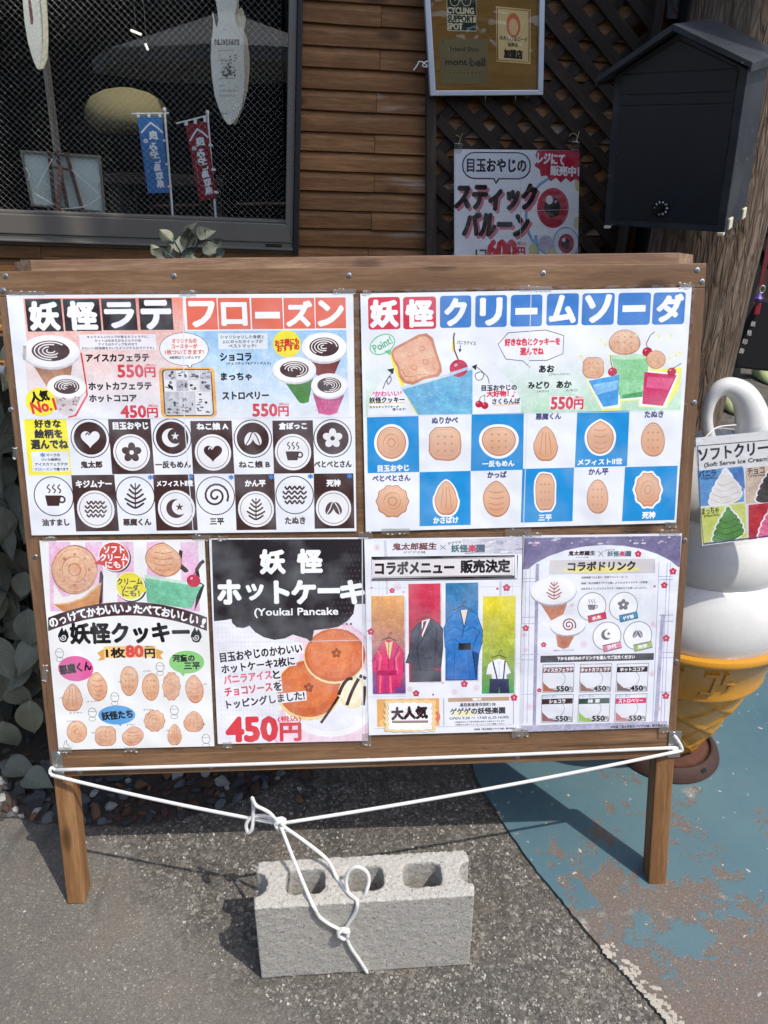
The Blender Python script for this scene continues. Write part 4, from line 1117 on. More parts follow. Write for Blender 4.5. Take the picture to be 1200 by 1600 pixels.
rad = 80*(Yt*math.cos(PITCH)+.3*math.sin(PITCH))/1200
b = MB(); n = 72; m = 90; v = []; f = []
for j in range(m+1):
    z = 3.0*j/m; c = lp(z)
    for i in range(n):
        a = 2*math.pi*i/n
        nn = mnoise.noise((math.cos(a)*1.6, math.sin(a)*1.6, z*1.0)); fn = mnoise.noise((math.cos(a)*9, math.sin(a)*9, z*2.2+4)); gr = mnoise.noise((math.cos(a)*22, math.sin(a)*22, z*3.1))
        r = rad*(1.04-.03*z)+0.012*nn+0.005*fn+.0025*gr
        v.append((c.x+r*math.cos(a), c.y+r*math.sin(a), z))
for j in range(m):
    for i in range(n): f.append((j*n+i, j*n+(i+1)%n, (j+1)*n+(i+1)%n, (j+1)*n+i))
f.append(tuple(range(m*n, m*n+n)))
b.add(v, f); base = lp(0)
b.v = [(x-base.x, y-base.y, z) for x, y, z in b.v]
trunk = b.obj('log_post', m_barkwood(), None, T3(base.x, base.y, 0), smooth='all')
tag(trunk, 'thick weathered grey log post standing behind the mailbox', 'post')
ps = thing('prohibition_sign', 'dark grey sign with a red no eating circle above the mailbox', 'sign', WF.M())
d = -0.000
q = [(1044,-60),(1094,-60),(1090,29),(1042,29)]
b = MB(); b.prism([WF.loc(*p, .004) for p in q], -.004, -.001); b.obj('plate', m_plain('grey_plate', (.20,.195,.19), .5), ps)
A = Art(WF, ps, q, .0045, WF.M()).part('print')
A.ell(1067,7,9.5,13,(24,22,22)); 
for k in range(5): A.line([(1059,3+4*k),(1076,1+4*k)], .6, (70,66,64))
A.ring(1069,-2,20,27,4.5,(120,26,34)); A.line([(1055,-20),(1086,20)],4.5,(120,26,34)); A.done()

# ------------------------------------------------------------------ mailbox
mb_yaw = R(-37); u = Vector((math.cos(mb_yaw), math.sin(mb_yaw), 0))
zm = Vector((-.082, -.122, 1)).normalized(); u = (u-zm*u.dot(zm)).normalized()      # it leans forward a little
O = at_y(944, 352, 1.93)
mw = min((abs(600+FOC*((O+u*w_-CAM).dot(_X))/((O+u*w_-CAM).dot(_F))-1132), w_) for w_ in [i*.001 for i in range(150, 420)])[1]
MF = Frame(O, u, zm)
mh = MF.loc(966, 118)[1]; md = 0.155
navy = m_plain('navy_paint', (0.0085, 0.0115, 0.0185), 0.42, 0.5, 0, 0.25, 40, .0002, 300)
def m_roofp():
    t = NT('dusty_navy_paint'); v = t.coord(); n1 = t.noise(v, 9, 5, .6); n2 = t.noise(v, 80, 2)
    col = t.mix(t.ramp(n1, [(.4, 0), (.75, .45)]), (0.011, 0.0145, 0.022), (0.085, 0.09, 0.095))
    col = t.mix(t.ramp(n2, [(.72, 0), (.76, .7)]), col, (0.5, 0.5, 0.48))
    return t.fin(col, .5, None, .5)
navy_d = m_roofp()
mbx = thing('mailbox', 'dark navy metal mailbox with a gabled roof and black dial lock', 'mailbox', MF.M())
ap = MF.loc(1052, 60)[1]; 
ga = MF.loc(1052, 37, .045)
b = MB(); b.prism([(0,0),(mw,0),(mw,mh),(ga[0], ga[1]-.016),(0,mh)], 0, md); b.obj('body', navy_d, mbx, bevel=.003)
fx0, fx1 = .018, mw-.018
def zz(px, py): return MF.loc(px, py)[1]
b = MB(); b.box(fx0, fx1, -.003, -.0002, .016, zz(970,167)); b.obj('door', navy, mbx, bevel=.0012)
b = MB(); b.box(fx0, fx1, -.003, -.0002, zz(970,165), zz(971,150.5)); b.obj('divider', navy, mbx, bevel=.001)
b = MB(); b.box(fx0, fx1, -.004, -.0002, zz(971,148), zz(975,117.5)); b.obj('slot_flap', navy, mbx, bevel=.001)
b = MB(); b.prism([(fx0, zz(975,115.5)), (fx1, zz(975,115.5)), (ga[0], ga[1]-.03)], -.003, -.0002); b.obj('gable_panel', navy, mbx, bevel=.001)
# roof
of = 0.045
apx, apz = MF.loc(1052, 37, of); lx_, lz_ = MF.loc(930, 122, of); rx_, rz_ = MF.loc(1176, 97, of)
def roof_side(ex, ez):
    b = MB(); sg = 1 if ex > apx else -1; s_ = (ez-apz)/(ex-apx)
    b.prism([(apx, apz), (ex, ez), (ex-sg*.001, ez-.017), (ex-sg*.004, ez-.017), (ex-sg*.006, ez-.008), (apx, apz-.012)], -of, md+.04)
    return b
roof_side(rx_, rz_).obj('roof_slope', navy_d, mbx, bevel=.0012); roof_side(lx_, lz_).obj('roof_slope', navy_d, mbx, bevel=.0012)
dx, dz = MF.loc(1033, 325)
dl = MB(); dl.lathe([(.0175,0),(.0175,.006),(.015,.010),(.009,.010),(.0085,.018),(.002,.0185)], 28)
Rx = Matrix.Rotation(math.pi/2, 4, 'X')
dial = dl.obj('dial_lock', m_plain('black_dial', (.008,.008,.009), .3), mbx, Matrix.Translation((dx,-.003,dz)) @ Rx, smooth=True)
ad = Art(MF, mbx, [(1000,300),(1060,300),(1060,350),(1000,350)], .0145, MF.M()).part('dial_numerals')
for k in range(10):
    a = R(-90+36*k+20); ad.text(str((k+6) % 10), 1033+9.2*math.cos(a), 325+9.6*math.sin(a), 2.6, 3.4, (215,215,205), .06, ang=36*k+20)
ad.done()
m_pad = m_plain('pale_felt', (.62,.58,.44), .8)
b = MB(); b.box(mw-.014, mw-.001, -.004, .01, -.006, .0); b.obj('foot_pad', m_pad, mbx, bevel=.001)
b = MB(); b.box(.001, .014, -.004, .01, -.006, 0); b.obj('foot_pad', m_pad, mbx, bevel=.001)
for y in (.016, md-.035):
    b = MB(); b.box(mw-.001, mw+.0045, y, y+.025, .002, .025); b.obj('side_pad', m_pad, mbx, bevel=.002)
br_m = Vector(MF.w(mw/2, md, mh*.5)); tgt = lp(br_m.z)
b = MB(); v = MF.M().inverted() @ tgt; b.box(mw/2-.03, mw/2+.03, md, max(md+.02, v.y-.08), mh*.3, mh*.7); b.obj('bracket', m_black, mbx)

# ------------------------------------------------------------------ a person standing beyond the post
def skin_body(name, pts, edges, radii, mat, parent, sub=2):
    me = bpy.data.meshes.new(name); me.from_pydata([tuple(p) for p in pts], edges, [])
    o = bpy.data.objects.new(name, me); COL.objects.link(o)
    md_ = o.modifiers.new('skin', 'SKIN')
    for i, r in enumerate(radii): me.skin_vertices[0].data[i].radius = (r if isinstance(r, tuple) else (r, r))
    me.skin_vertices[0].data[0].use_root = True
    ss = o.modifiers.new('sub', 'SUBSURF'); ss.levels = sub; ss.render_levels = sub
    m2 = apply_mods(o); m2.materials.clear(); m2.materials.append(mat)
    for p in m2.polygons: p.use_smooth = True
    o.parent = parent; return o
fL = at_z(1132, 634); fR = at_z(1186, 590); pc = (fL+fR)/2
per = thing('person', 'person in black clothes with pale green shoes standing beyond the log post', 'person', Matrix.Translation((pc.x, pc.y, 0)) @ Matrix.Rotation(R(0), 4, 'Z'))
a0 = fL-pc; a1 = fR-pc
a0.z = a1.z = 0
skinm = m_plain('skin', (.55,.36,.26), .55); blk = m_plain('black_cloth', (.010,.010,.012), .85, .2, 0, .3, 60)
J = [(0,0,.98),(0,0,1.12),(0,0,1.30),(0,0,1.44),(0,-.02,1.53),(0,-.03,1.66),(0,-.02,1.74),
     (-.17,0,1.42),(-.24,.0,1.16),(-.20,-.12,.95),(-.19,-.17,.87),(.17,0,1.42),(.24,0,1.16),(.20,-.12,.95),(.19,-.17,.87),
     (-.10,0,.92),(a0.x,a0.y*.5,.50),(a0.x,a0.y+.02,.09),(.10,0,.92),(a1.x,a1.y*.5,.50),(a1.x,a1.y+.02,.09)]
E_ = [(0,1),(1,2),(2,3),(3,4),(4,5),(5,6),(3,7),(7,8),(8,9),(9,10),(3,11),(11,12),(12,13),(13,14),(0,15),(15,16),(16,17),(0,18),(18,19),(19,20)]
rd = [.13,.12,.14,.09,.05,.085,.06,.055,.042,.032,.036,.055,.042,.032,.036,.085,.058,.038,.085,.058,.038]
skin_body('body', J, E_, rd, skinm, per)
skin_body('trousers', [J[0],J[15],J[16],J[17],J[18],J[19],J[20]], [(0,1),(1,2),(2,3),(0,4),(4,5),(5,6)], [.15,.11,.085,.082,.11,.085,.082], blk, per)
skin_body('jacket', [J[1],J[2],J[3],J[7],J[8],J[9],J[11],J[12],J[13],J[0]], [(0,1),(1,2),(2,3),(3,4),(4,5),(2,6),(6,7),(7,8),(0,9)], [.145,.165,.11,.075,.062,.05,.075,.062,.05,.155], blk, per)
hb = MB(); hb.lathe([(.001,-.02),(.085,-.01),(.098,.04),(.085,.09),(.045,.12),(.001,.13)], 18, (0,-.01,1.66)); hb.obj('hair', m_black, per, smooth='all')
shoem = m_plain('pale_green_shoe', (.42,.47,.22), .6)
for q in (a0, a1):
    b = MB(); v = []
    ys = [(.06,.034,.07),(.03,.042,.085),(-.03,.044,.075),(-.10,.046,.055),(-.16,.042,.042),(-.20,.026,.03)]
    n = 12
    for (y, w_, h_) in ys:
        for k in range(n):
            a = 2*math.pi*k/n; v.append((q.x+w_*math.cos(a), q.y+y, max(0.0, h_*.5+h_*.62*math.sin(a))))
    f = [(i*n+k, i*n+(k+1)%n, (i+1)*n+(k+1)%n, (i+1)*n+k) for i in range(len(ys)-1) for k in range(n)] + [tuple(range(n)), tuple(range((len(ys)-1)*n, len(ys)*n))]
    b.add(v, f); b.obj('shoe', shoem, per, smooth=True)
bagm = m_plain('black_bag_cloth', (.012,.012,.014), .8, .3)
BY = 3.9
BFR = Frame(at_y(1170, 520, BY), (1,0,0), (0,0,1))
bag = thing('shoulder_bag', 'black cloth bag with white characters and a red strap hanging beyond the post', 'bag', BFR.M())
b = MB(); b.prism([BFR.loc(*p) for p in ((1192,470),(1262,462),(1240,585),(1148,575),(1152,545))], 0, .07); b.obj('body', bagm, bag, bevel=.012, seg=2)
redm = m_plain('red_strap_cloth', (.16,.014,.018), .7)
b = MB(); b.prism([BFR.loc(*p) for p in ((1193,400),(1210,300),(1214,300),(1200,402),(1190,448),(1184,446))], -.012, -.006); b.obj('strap', redm, bag)
b = MB(); p = disp(BFR, 1191, 452, .012); b.tube([p+Vector((.012*math.cos(R(k)), -.0, .018*math.sin(R(k)))) for k in range(0, 361, 30)], .003, 6, False); b.obj('ring', m_steel, bag)
b = MB(); p = disp(BFR, 1185, 466, .014); b.lathe([(.002,-.022),(.018,-.016),(.024,0),(.014,.012),(.008,.024),(.002,.026)], 12, p); b.obj('purple_charm', m_plain('purple_plastic', (.10,.055,.26), .4), bag, smooth=True)
b = MB(); p = disp(BFR, 1184, 482, .014); b.box(p.x-.014, p.x+.012, p.y-.006, p.y+.006, p.z-.03, p.z+.028); b.obj('red_charm', m_plain('red_plastic', (.30,.015,.03), .4), bag, bevel=.004)
A = Art(BFR, bag, [(1150,470),(1215,470),(1215,580),(1150,580)], .0008, BFR.M()).part('lettering')
for ch, x, y in (('妖',1177,506),('怪',1171,520),('印',1164,534),('房',1159,548)): A.text(ch, x, y, 7, 8, (190,190,185), .04, ang=12)
A.done()
# dark building added far beyond the passage to darken the background
fw = thing('far_building', 'dark timber building added across the passage to darken the background', 'building', T3(2.6, 6.6, 0))
b = MB(); b.box(-1.9, 6, 0, .3, 0, 3.4); b.obj('wall', m_darkv, fw)
b = MB(); b.box(-2.1, 6.2, -.9, .3, 3.4, 3.5); b.obj('roof', m_black, fw)
b = MB(); b.box(-.5, .5, -.02, 0, 0, 2.1); b.obj('door', m_black, fw)

# a parasol in the street behind the viewer, seen reflected in the shop window
def mirror(p): d_ = (p-WF.o).dot(WF.y); return p-WF.y*(2*d_)
pv = mirror(at_y(352, 16, 7.6))
pz = pv.z
para = thing('street_parasol', 'white street parasol standing behind the viewer', 'parasol', T3(pv.x, pv.y, 0))
b = MB(); n = 8; rp = 1.15
v = [(0,0,pz)]+[(rp*math.cos(R(45*k+10)), rp*math.sin(R(45*k+10)), pz-.36) for k in range(n)]+[(rp*math.cos(R(45*k+10)), rp*math.sin(R(45*k+10)), pz-.46) for k in range(n)]
b.add(v, [(0,1+k,1+(k+1)%n) for k in range(n)]+[(1+k,9+k,9+(k+1)%n,1+(k+1)%n) for k in range(n)])
b.obj('canopy', m_plain('parasol_canvas', (.75,.74,.70), .8), para)
b = MB(); b.tube([(0,0,0),(0,0,pz)], .025, 10); b.obj('pole', m_black, para)
b = MB(); b.lathe([(.25,0),(.25,.06),(.05,.09)], 20); b.obj('foot', m_black, para)
# ------------------------------------------------------------------ artificial greenery
def m_leaf(name, c, c2):
    t = NT(name); v = t.coord(rand=True); oi = t.node('ShaderNodeObjectInfo')
    col = t.mix(t.ramp(t.noise(v, 18, 4), [(.35, 0), (.7, 1)]), c, c2)
    # midrib and side veins
    lv = t.coord(); g = t.node('ShaderNodeSeparateXYZ'); t.l.new(lv, g.inputs[0])
    ax = t.math('ABSOLUTE', g.outputs[0]); mid = t.ramp(t.math('MULTIPLY', ax, 400), [(.25, 1.0), (.6, 0.0)])
    sv = t.math('SINE', t.math('SUBTRACT', t.math('MULTIPLY', g.outputs[1], 560), t.math('MULTIPLY', ax, 620)))
    sv = t.ramp(sv, [(.80, 0.0), (1.0, .8)]); vein = t.math('MAXIMUM', mid, sv)
    col = t.mix(t.math('MULTIPLY', vein, .30), col, tuple(min(1, x*1.5) for x in c2))
    hv = t.node('ShaderNodeHueSaturation'); t.l.new(col, hv.inputs['Color'])
    t.l.new(t.math('ADD', t.math('MULTIPLY', oi.outputs['Random'], .8), .55), hv.inputs['Value'])
    t.l.new(t.math('ADD', t.math('MULTIPLY', oi.outputs['Random'], .03), .485), hv.inputs['Hue'])
    nb = t.bump(vein, .0012, .7); nb = t.bump(t.noise(v, 260, 3), .0008, .5, nb)
    return t.fin(hv.outputs[0], .62, nb, .35)
m_lf = m_leaf('grey_green_leaf', (.135,.148,.112), (.195,.204,.160))
m_lf2 = m_leaf('yellow_green_leaf', (.19,.20,.13), (.27,.27,.19))
m_stem = m_plain('green_wire_stem', (.03,.075,.07), .5)
def leaf_mesh(L, Wd, cup_, droop, seed, mat):
    r2 = random.Random(seed); n, m = 12, 8; v = []; f = []
    for i in range(n+1):
        t = i/n; w_ = Wd*(math.sin(math.pi*min(1, t*1.02+.015)**.78))**.85*.5
        if i == n: w_ = .0006
        if i == 0: w_ = .0015
        for j in range(-m//2, m//2+1):
            s = j/(m/2); x = s*w_
            vein = .0016*abs(math.sin(s*6.3+t*12))*(1-t)*.35
            z = cup_*abs(s)**1.5*w_ - droop*t*t*L + .0016*(abs(s) < .1) + vein + .004*mnoise.noise((s*1.5+seed, t*3, seed*3.1))
            v.append((x, t*L, z))
    k = m+1
    for i in range(n):
        for j in range(m): a = i*k+j; f.append((a, a+1, a+k+1, a+k))
    b = MB(); b.add(v, f)
    me = b.mesh('leaf', mat, smooth='all')
    return me
leafs = [leaf_mesh(.085+.012*(i % 3), .056+.006*(i % 4), (.5,.2,-.35,.7,-.1,.35)[i], (.25,.45,.1,.6,.35,-.15)[i], i+1, m_lf) for i in range(6)]
leafs_y = [leaf_mesh(.085, .058, .5, .3, 31, m_lf2)]
def set_leaf(par, p, direc, up, sc, me):
    y = Vector(direc).normalized(); z = Vector(up); z = (z - y*z.dot(y)).normalized(); x = y.cross(z)
    M = Matrix((x*sc, y*sc, z*sc)).transposed().to_4x4(); M.translation = Vector(p)
    return link('leaf', me, par, M)
iv = thing('leafy_screen', 'tall screen of grey green artificial leaves left of the menu board', 'artificial plant', T3(-.85, 1.55, 0))
rnd = random.Random(8); n = 0
def sub(a, b_): return Vector(a)-Vector(b_)
cells = []
for row in range(23):
    z = 1.04 - row*.044
    for col in range(11):
        cells.append((row, col, z))
for row, col, z in cells:
    x = -1.18 + col*.051 + (row % 2)*.03 + rnd.uniform(-.018,.018); zz_ = z+rnd.uniform(-.02,.02)
    y = 1.52 + rnd.uniform(-.05,.05) + .12*(z-.5)*.4
    if zz_ < .13: continue
    dv = Vector((rnd.uniform(-.6,.6), rnd.uniform(-.55,-.05), -1+rnd.uniform(-.1,.9)))
    me = leafs[rnd.randrange(6)] if rnd.random() > .06 else leafs_y[0]
    set_leaf(iv, (x+.85, y-1.55, zz_), dv, (rnd.uniform(-.5,.5), -1, rnd.uniform(-.1,.7)), rnd.uniform(.80,1.15), me); n += 1
# leaves fallen low and lying by the stones
for px, py, dx_ in ((40,1212,.6),(8,1196,1)):
    p = at_z(px, py, .03); set_leaf(iv, p-Vector((-.85,1.55,0)), (dx_, -.35, .15), (.1,-.5,1), 1.05, leafs[rnd.randrange(6)])
b = MB()
for k in range(9):
    x = -1.12+.055*k+rnd.uniform(-.02,.02)+.85
    b.tube(smooth_path([(x, .06, 0), (x+rnd.uniform(-.03,.03), .05, .35), (x+rnd.uniform(-.04,.04), .04, .7), (x+rnd.uniform(-.05,.05), .05, 1.05)], 5), .0022, 6)
for px in ((0,1185,30,1187),(0,1224,42,1222),(0,905,20,930)):
    p = at_y(px[0]-30, px[1], 1.5)-Vector((-.85,1.55,0)); q_ = at_y(px[2], px[3], 1.5)-Vector((-.85,1.55,0)); b.tube([p, q_], .0018, 6)
b.obj('stem', m_stem, iv, smooth='all')
b = MB(); b.box(-.42, .22, .09, .10, .02, 1.04); b.obj('shade_backing', m_plain('dark_green_backing', (.012,.016,.012), .9), iv)  # near-black sheet stands in for the shadow behind the leaves

tleafs = [leaf_mesh(.075, .060, (.9,-.6,.5)[i], (.5,.2,-.3)[i], 50+i, m_lf2 if i == 1 else m_lf) for i in range(3)]
tv = thing('leaf_spray', 'grey green leaf spray poking above the board in front of the window sill', 'artificial plant', at_y(292, 402, 1.72) and Matrix.Translation(at_y(292, 402, 1.72)))
o_ = at_y(292, 402, 1.72)
for (px, py, dx, dz, upx, upz, s_) in ((286,395,-.25,.95,0,.3,.62),(270,378,-.5,.6,.3,.2,.6),(290,388,.1,1,.8,.1,.75),(308,380,.55,.5,-.2,.4,.62),(262,404,-.9,.55,.2,.5,.6),(300,398,.1,-.35,.1,.3,.72),(318,396,.5,.2,-.5,.4,.7),(330,392,.75,.55,-.3,.3,.6),(325,404,.25,.75,.7,0,.55),(276,402,-.2,.35,.1,.6,.6),(295,368,.35,.8,-.5,.2,.5),(310,372,.75,.45,.2,.6,.62),(282,404,.7,.1,.1,.9,.6),(338,400,.8,.3,.1,.5,.5),(250,398,-.6,.8,.6,.2,.5)):
    set_leaf(tv, at_y(px, py, 1.72+rnd.uniform(-.03,.03))-o_, (dx, rnd.uniform(-.45,.2), dz), (upx, -1, upz), s_*.80, tleafs[rnd.randrange(3)])
b = MB()
for px, py in ((270,372),(295,366),(310,375),(255,392),(330,385)):
    b.tube(smooth_path([Vector((0,0.02,-.35)), Vector((.0,.01,-.06)), at_y(px, py, 1.72)-o_], 5), .0018, 6)
b.obj('stem', m_stem, tv, smooth='all')

# small orange thing with a white rod behind the board's left edge
og = thing('orange_peg_rack', 'small orange wooden rack with a white rod behind the left edge of the board', 'rack', Matrix.Translation(at_y(-14, 580, 1.46)))
oc = at_y(-14, 580, 1.46); m_or = m_plain('orange_wood', (.46,.22,.06), .5)
for (x0, y0, x1, y1) in ((-60,508,9,516),(-60,565,7,575)):
    p = at_y(x0, y0, 1.46)-oc; q_ = at_y(x1, y1, 1.46)-oc
    b = MB(); b.box(p.x, q_.x, -.01, .01, q_.z, p.z); b.obj('slat', m_or, og, bevel=.002)
b = MB(); b.tube([at_y(-30, 574, 1.42)-oc, at_y(9, 578, 1.42)-oc], .008, 10); b.obj('rod', m_white, og)

# ------------------------------------------------------------------ soft serve statue
SX, SY = 0.722, 1.54
st = thing('ice_cream_statue', 'white soft serve ice cream statue in a yellow waffle cone on a rusty base', 'statue', T3(SX, SY, 0.007))
def m_gloss(name, c, dirt, amt):
    t = NT(name); v = t.coord(); n = t.noise(v, 7, 5, .6); n2 = t.noise(v, 60, 3)
    col = t.mix(t.ramp(n, [(.45, 0), (.8, amt)]), c, dirt); col = t.mix(t.ramp(n2, [(.70, 0), (.74, .35)]), col, dirt)
    return t.fin(col, t.math('ADD', t.math('MULTIPLY', n2, .15), .2), t.bump(n, .003, .4), .5, coat=.25)
m_cream = m_gloss('glossy_cream_white', (.74,.74,.72), (.50,.49,.45), .4)
m_cone = m_gloss('glossy_cone_yellow', (.60,.285,.026), (.36,.17,.025), .5)
m_rust = m_plain('rusty_iron', (.060,.030,.023), .7, .4, .2, .4, 25, .001, 150)
m_grout = m_plain('red_brown_mortar', (.105,.045,.030), .9, .2, 0, .3, 50, .003, 120)
b = MB(); b.lathe([(.128,0),(.133,.004),(.129,.016),(.116,.030),(.112,.033),(.108,.032),(.106,.026)], 48)
b.obj('base_plate', m_rust, st, smooth=True)
b = MB(); b.lathe([(.106,.026),(.088,.031),(.06,.036),(.03,.038)], 48); b.v = [(x, y, z+.004*mnoise.noise((x*60, y*60, 2))) for x, y, z in b.v]; b.obj('mortar', m_grout, st, smooth='all')
for a in (-62, 60, 180):
    b = MB(); b.lathe([(.0075,0),(.0075,.001)], 14); b.obj('bolt_hole', m_black, st, Matrix.Rotation(R(a), 4, 'Z') @ T3(.1245,0,.022) @ Matrix.Rotation(R(75), 4, 'Y'))
# waffle: cone surface with raised spiral ribs
z0, z1, r0, r1_ = .03, .29, .066, .170
b = MB(); n, m = 120, 60; v = []; f = []
for j in range(m+1):
    t = j/m; z = z0+(z1-z0)*t; r = r0+(r1_-r0)*t**.85
    for i in range(n):
        a = 2*math.pi*i/n; p = a*7/(2*math.pi)
        g1 = abs(((p*1.0+t*3.0) % 1)-.5)*2; g2 = abs(((p*1.0-t*3.0) % 1)-.5)*2
        rib = max(0, 1-min(1-g1, 1-g2)*7) if True else 0
        rib = min(1, rib*1.2)
        v.append(((r+.0062*rib)*math.cos(a), (r+.0062*rib)*math.sin(a), z))
for j in range(m):
    for i in range(n): f.append((j*n+i, j*n+(i+1)%n, (j+1)*n+(i+1)%n, (j+1)*n+i))
b.add(v, f); b.obj('waffle_cone', m_cone, st, smooth='all')
b = MB(); b.lathe([(.150,.276),(.170,.279),(.181,.286),(.184,.293),(.181,.299),(.193,.345),(.204,.388),(.214,.398),(.222,.405),(.224,.413),(.220,.420),(.205,.421)], 64); b.obj('cone_band', m_cone, st, smooth=True, angle=50)
# raised mark on the band: a boxed T-like shape and a drop
def on_band(pts, lift):
    out = []
    for a, z in pts:
        r = .181+(.204-.181)*((z-.299)/(.388-.299))+lift; out.append((r*math.cos(R(a)), r*math.sin(R(a)), z))
    return out
def emboss(pl):
    b = MB(); n = len(pl); b.add(on_band(pl, -.001)+on_band(pl, .0035), [tuple(range(n, 2*n))]+[(i, (i+1)%n, (i+1)%n+n, i+n) for i in range(n)])
    b.obj('raised_mark', m_cone, st, bevel=.0008, seg=1)
A0 = -100
emboss([(A0,.377),(A0+9,.377),(A0+9,.312),(A0,.312),(A0,.320),(A0+6.5,.320),(A0+6.5,.369),(A0,.369)])
emboss([(A0+12,.377),(A0+15,.377),(A0+15,.352),(A0+19,.350),(A0+21.5,.344),(A0+21,.334),(A0+17,.331),(A0+17,.337),(A0+18.5,.339),(A0+18,.343),(A0+12,.345)])
emboss([(A0-15,.377),(A0-12,.377),(A0-12,.312),(A0-15,.312)])
# swirl: three sagging tiers
def tier(prof, tx, ty, ph):
    b = MB(); n = 72; v = []; f = []
    for r, z in prof:
        for i in range(n):
            a = 2*math.pi*i/n; rr = r*(1+.022*math.cos(a-ph)); v.append((rr*math.cos(a), rr*math.sin(a), z+tx*r*math.cos(a)+ty*r*math.sin(a)))
    for j in range(len(prof)-1):
        for i in range(n): f.append((j*n+i, j*n+(i+1)%n, (j+1)*n+(i+1)%n, (j+1)*n+i))
    f += [tuple(range(n-1,-1,-1)), tuple(range((len(prof)-1)*n, len(prof)*n))]
    b.add(v, f); b.obj('swirl_tier', m_cream, st, smooth='all')
def bulge(z0, z1, r0, r1, rb, k=12):
    out = []
    for i in range(k+1):
        t = i/k; out.append(((r0*(1-t)+r1*t)+rb*math.sin(math.pi*t)**.7, z0+(z1-z0)*t))
    return out
tier(bulge(.405,.575,.200,.165,.030), 0, 0, .5)
tier(bulge(.560,.715,.165,.130,.036), -.06, .05, 2.2)
tier(bulge(.700,.830,.135,.070,.034)+[(.05,.845),(.02,.85)], .05, .05, 4)
Y0 = SY-.02
def sp_(px, py): p = at_y(px, py, Y0); return (p.x-SX, p.y-SY, p.z-.007)
ringp = [(1182,730),(1178,690),(1176,655),(1165,622),(1146,606),(1127,606),(1112,622),(1105,646),(1106,670),(1112,695)]
rr_ = [.046,.041,.034,.027,.021,.017,.0135,.0115,.0115,.013]
pth = smooth_path([sp_(*p) for p in ringp], 6); rads = []
for i in range(len(rr_)-1):
    for k in range(6): rads.append(rr_[i]*(1-k/6)+rr_[i+1]*k/6)
rads.append(rr_[-1])
b = MB(); b.tube(pth, rads, 20); b.obj('curled_tip', m_cream, st, smooth='all')

# card hung on the statue
CF = Frame(at_y(1092, 690, SY-.195), Vector((1,-.03,0)), Vector((.035,.27,1)))
q = [(1087,684),(1262,668),(1258,832),(1097,853)]
card = thing('soft_serve_card', 'laminated price card of four soft serve flavours hung on the white statue', 'menu card', CF.M(), 'printed menus')
b = MB(); b.prism([CF.loc(*p, 0) for p in q], -.0, .0012); b.obj('sheet', m_paper, card)
b = MB(); b.prism([CF.loc(*p, .003) for p in ((1084,676),(1266,660),(1262,840),(1095,858))], -.0035, -.003); b.obj('clear_sleeve', m_sleeve, card)
b = MB(); b.tube(smooth_path([disp(CF, 1100, 686, 0), disp(CF, 1120, 668, -.02), disp(CF, 1150, 664, -.03)], 5), .0012, 6); b.obj('string', m_white, card)
A = Art(CF, card, q, .0003, CF.M()).view(1040, 560, 2.353).part('heading')
NVY = (62, 74, 120)
A.line([(116,322),(500,290)],2.5,(60,60,66)); 
A.text('ソフトクリーム',272,338,300,46,(58,56,60),.045,ang=-1); A.text('(Soft Serve Ice Cream)',262,382,240,20,(50,48,54),.03)
A.part('pictures')
def cell(x0, y0, x1, y1, bgc, nm, en, sw_, sh, nc=(40,38,42)):
    A.rect(x0, y0, x1, y1, bgc); cx = (x0+x1)/2+12; cy = (y0+y1)/2+8
    A.poly([(cx-42, cy+58), (cx+52, cy+52), (cx+40, cy+30), (cx-40, cy+26)], (224,130,90))
    tiers_ = ((60, 34, 24), (55, 14, 22), (46, -6, 20), (34, -25, 17), (20, -42, 14), (9, -58, 12))
    for w_, y, h_ in tiers_: A.ell(cx+6, cy+y, w_+6, h_+5, WHT, ang=-10)
    for w_, y, h_ in tiers_: A.ell(cx+6, cy+y, w_, h_, sw_, ang=-10)
    for w_, y, h_ in tiers_[:4]: A.curve([(cx+6-w_*.9, cy+y+h_*.25), (cx-2, cy+y+h_*.85), (cx+6+w_*.92, cy+y-h_*.1)], 2.5, sh)
    A.text(nm, x0+36, y0+18, 62, 24, nc, .03); A.text(en, x0+42, y0+36, 56, 11, nc, .02)
cell(118,405,286,535,(96,150,205),'バニラ','(Vanilla)',(240,236,232),(210,200,196))
cell(296,395,450,525,(214,190,170),'チョコ','(Chocolate)',(78,72,72),(50,44,44))
cell(128,542,296,672,(212,220,120),'まっちゃ','(Matcha)',(92,150,70),(50,96,44))
cell(306,530,456,660,(190,60,70),'いちご','(Strawberry)',(232,120,160),(190,80,120),(200,60,80))
A.poly([(245,405),(286,402),(292,480),(250,440)],(70,120,190))
A.line([(118,322),(128,560),(140,682),(500,638)],3,NVY)
A.done()
# ------------------------------------------------------------------ the menu board
BL = Vector((-0.6543, 1.1505, 0.2806)); BRc = Vector((0.5849, 1.1947, 0.2889)); TL = Vector((-0.6631, 1.3729, 1.2098))
BF = Frame(BL, BRc-BL, TL-BL)
BW = 1.240; BH = 0.9554
board = thing('menu_board', 'brown stained wooden A board covered with six colourful printed menus', 'sign board', BF.M())
Bp = lambda px, py, d=0.0: BF.loc(px, py, d)
Bd = lambda px, py, d=0.0: (lambda q: Vector((q[0], -d, q[1])))(BF.loc(px, py, d))
b = MB(); b.box(.002, BW-.002, .0012, .012, .002, BH-.002); b.obj('panel', m_board, board)
b = MB(); b.box(0, BW, 0, .020, BH-.042, BH); b.obj('top_rail', m_board, board, bevel=.0015)
b = MB(); b.box(0, BW, 0, .020, 0, .042); b.obj('bottom_rail', m_board, board, bevel=.0015)
b = MB(); b.box(0, .036, -.0004, .020, .0426, BH-.0426); b.obj('stile', m_board_v, board, bevel=.0015)
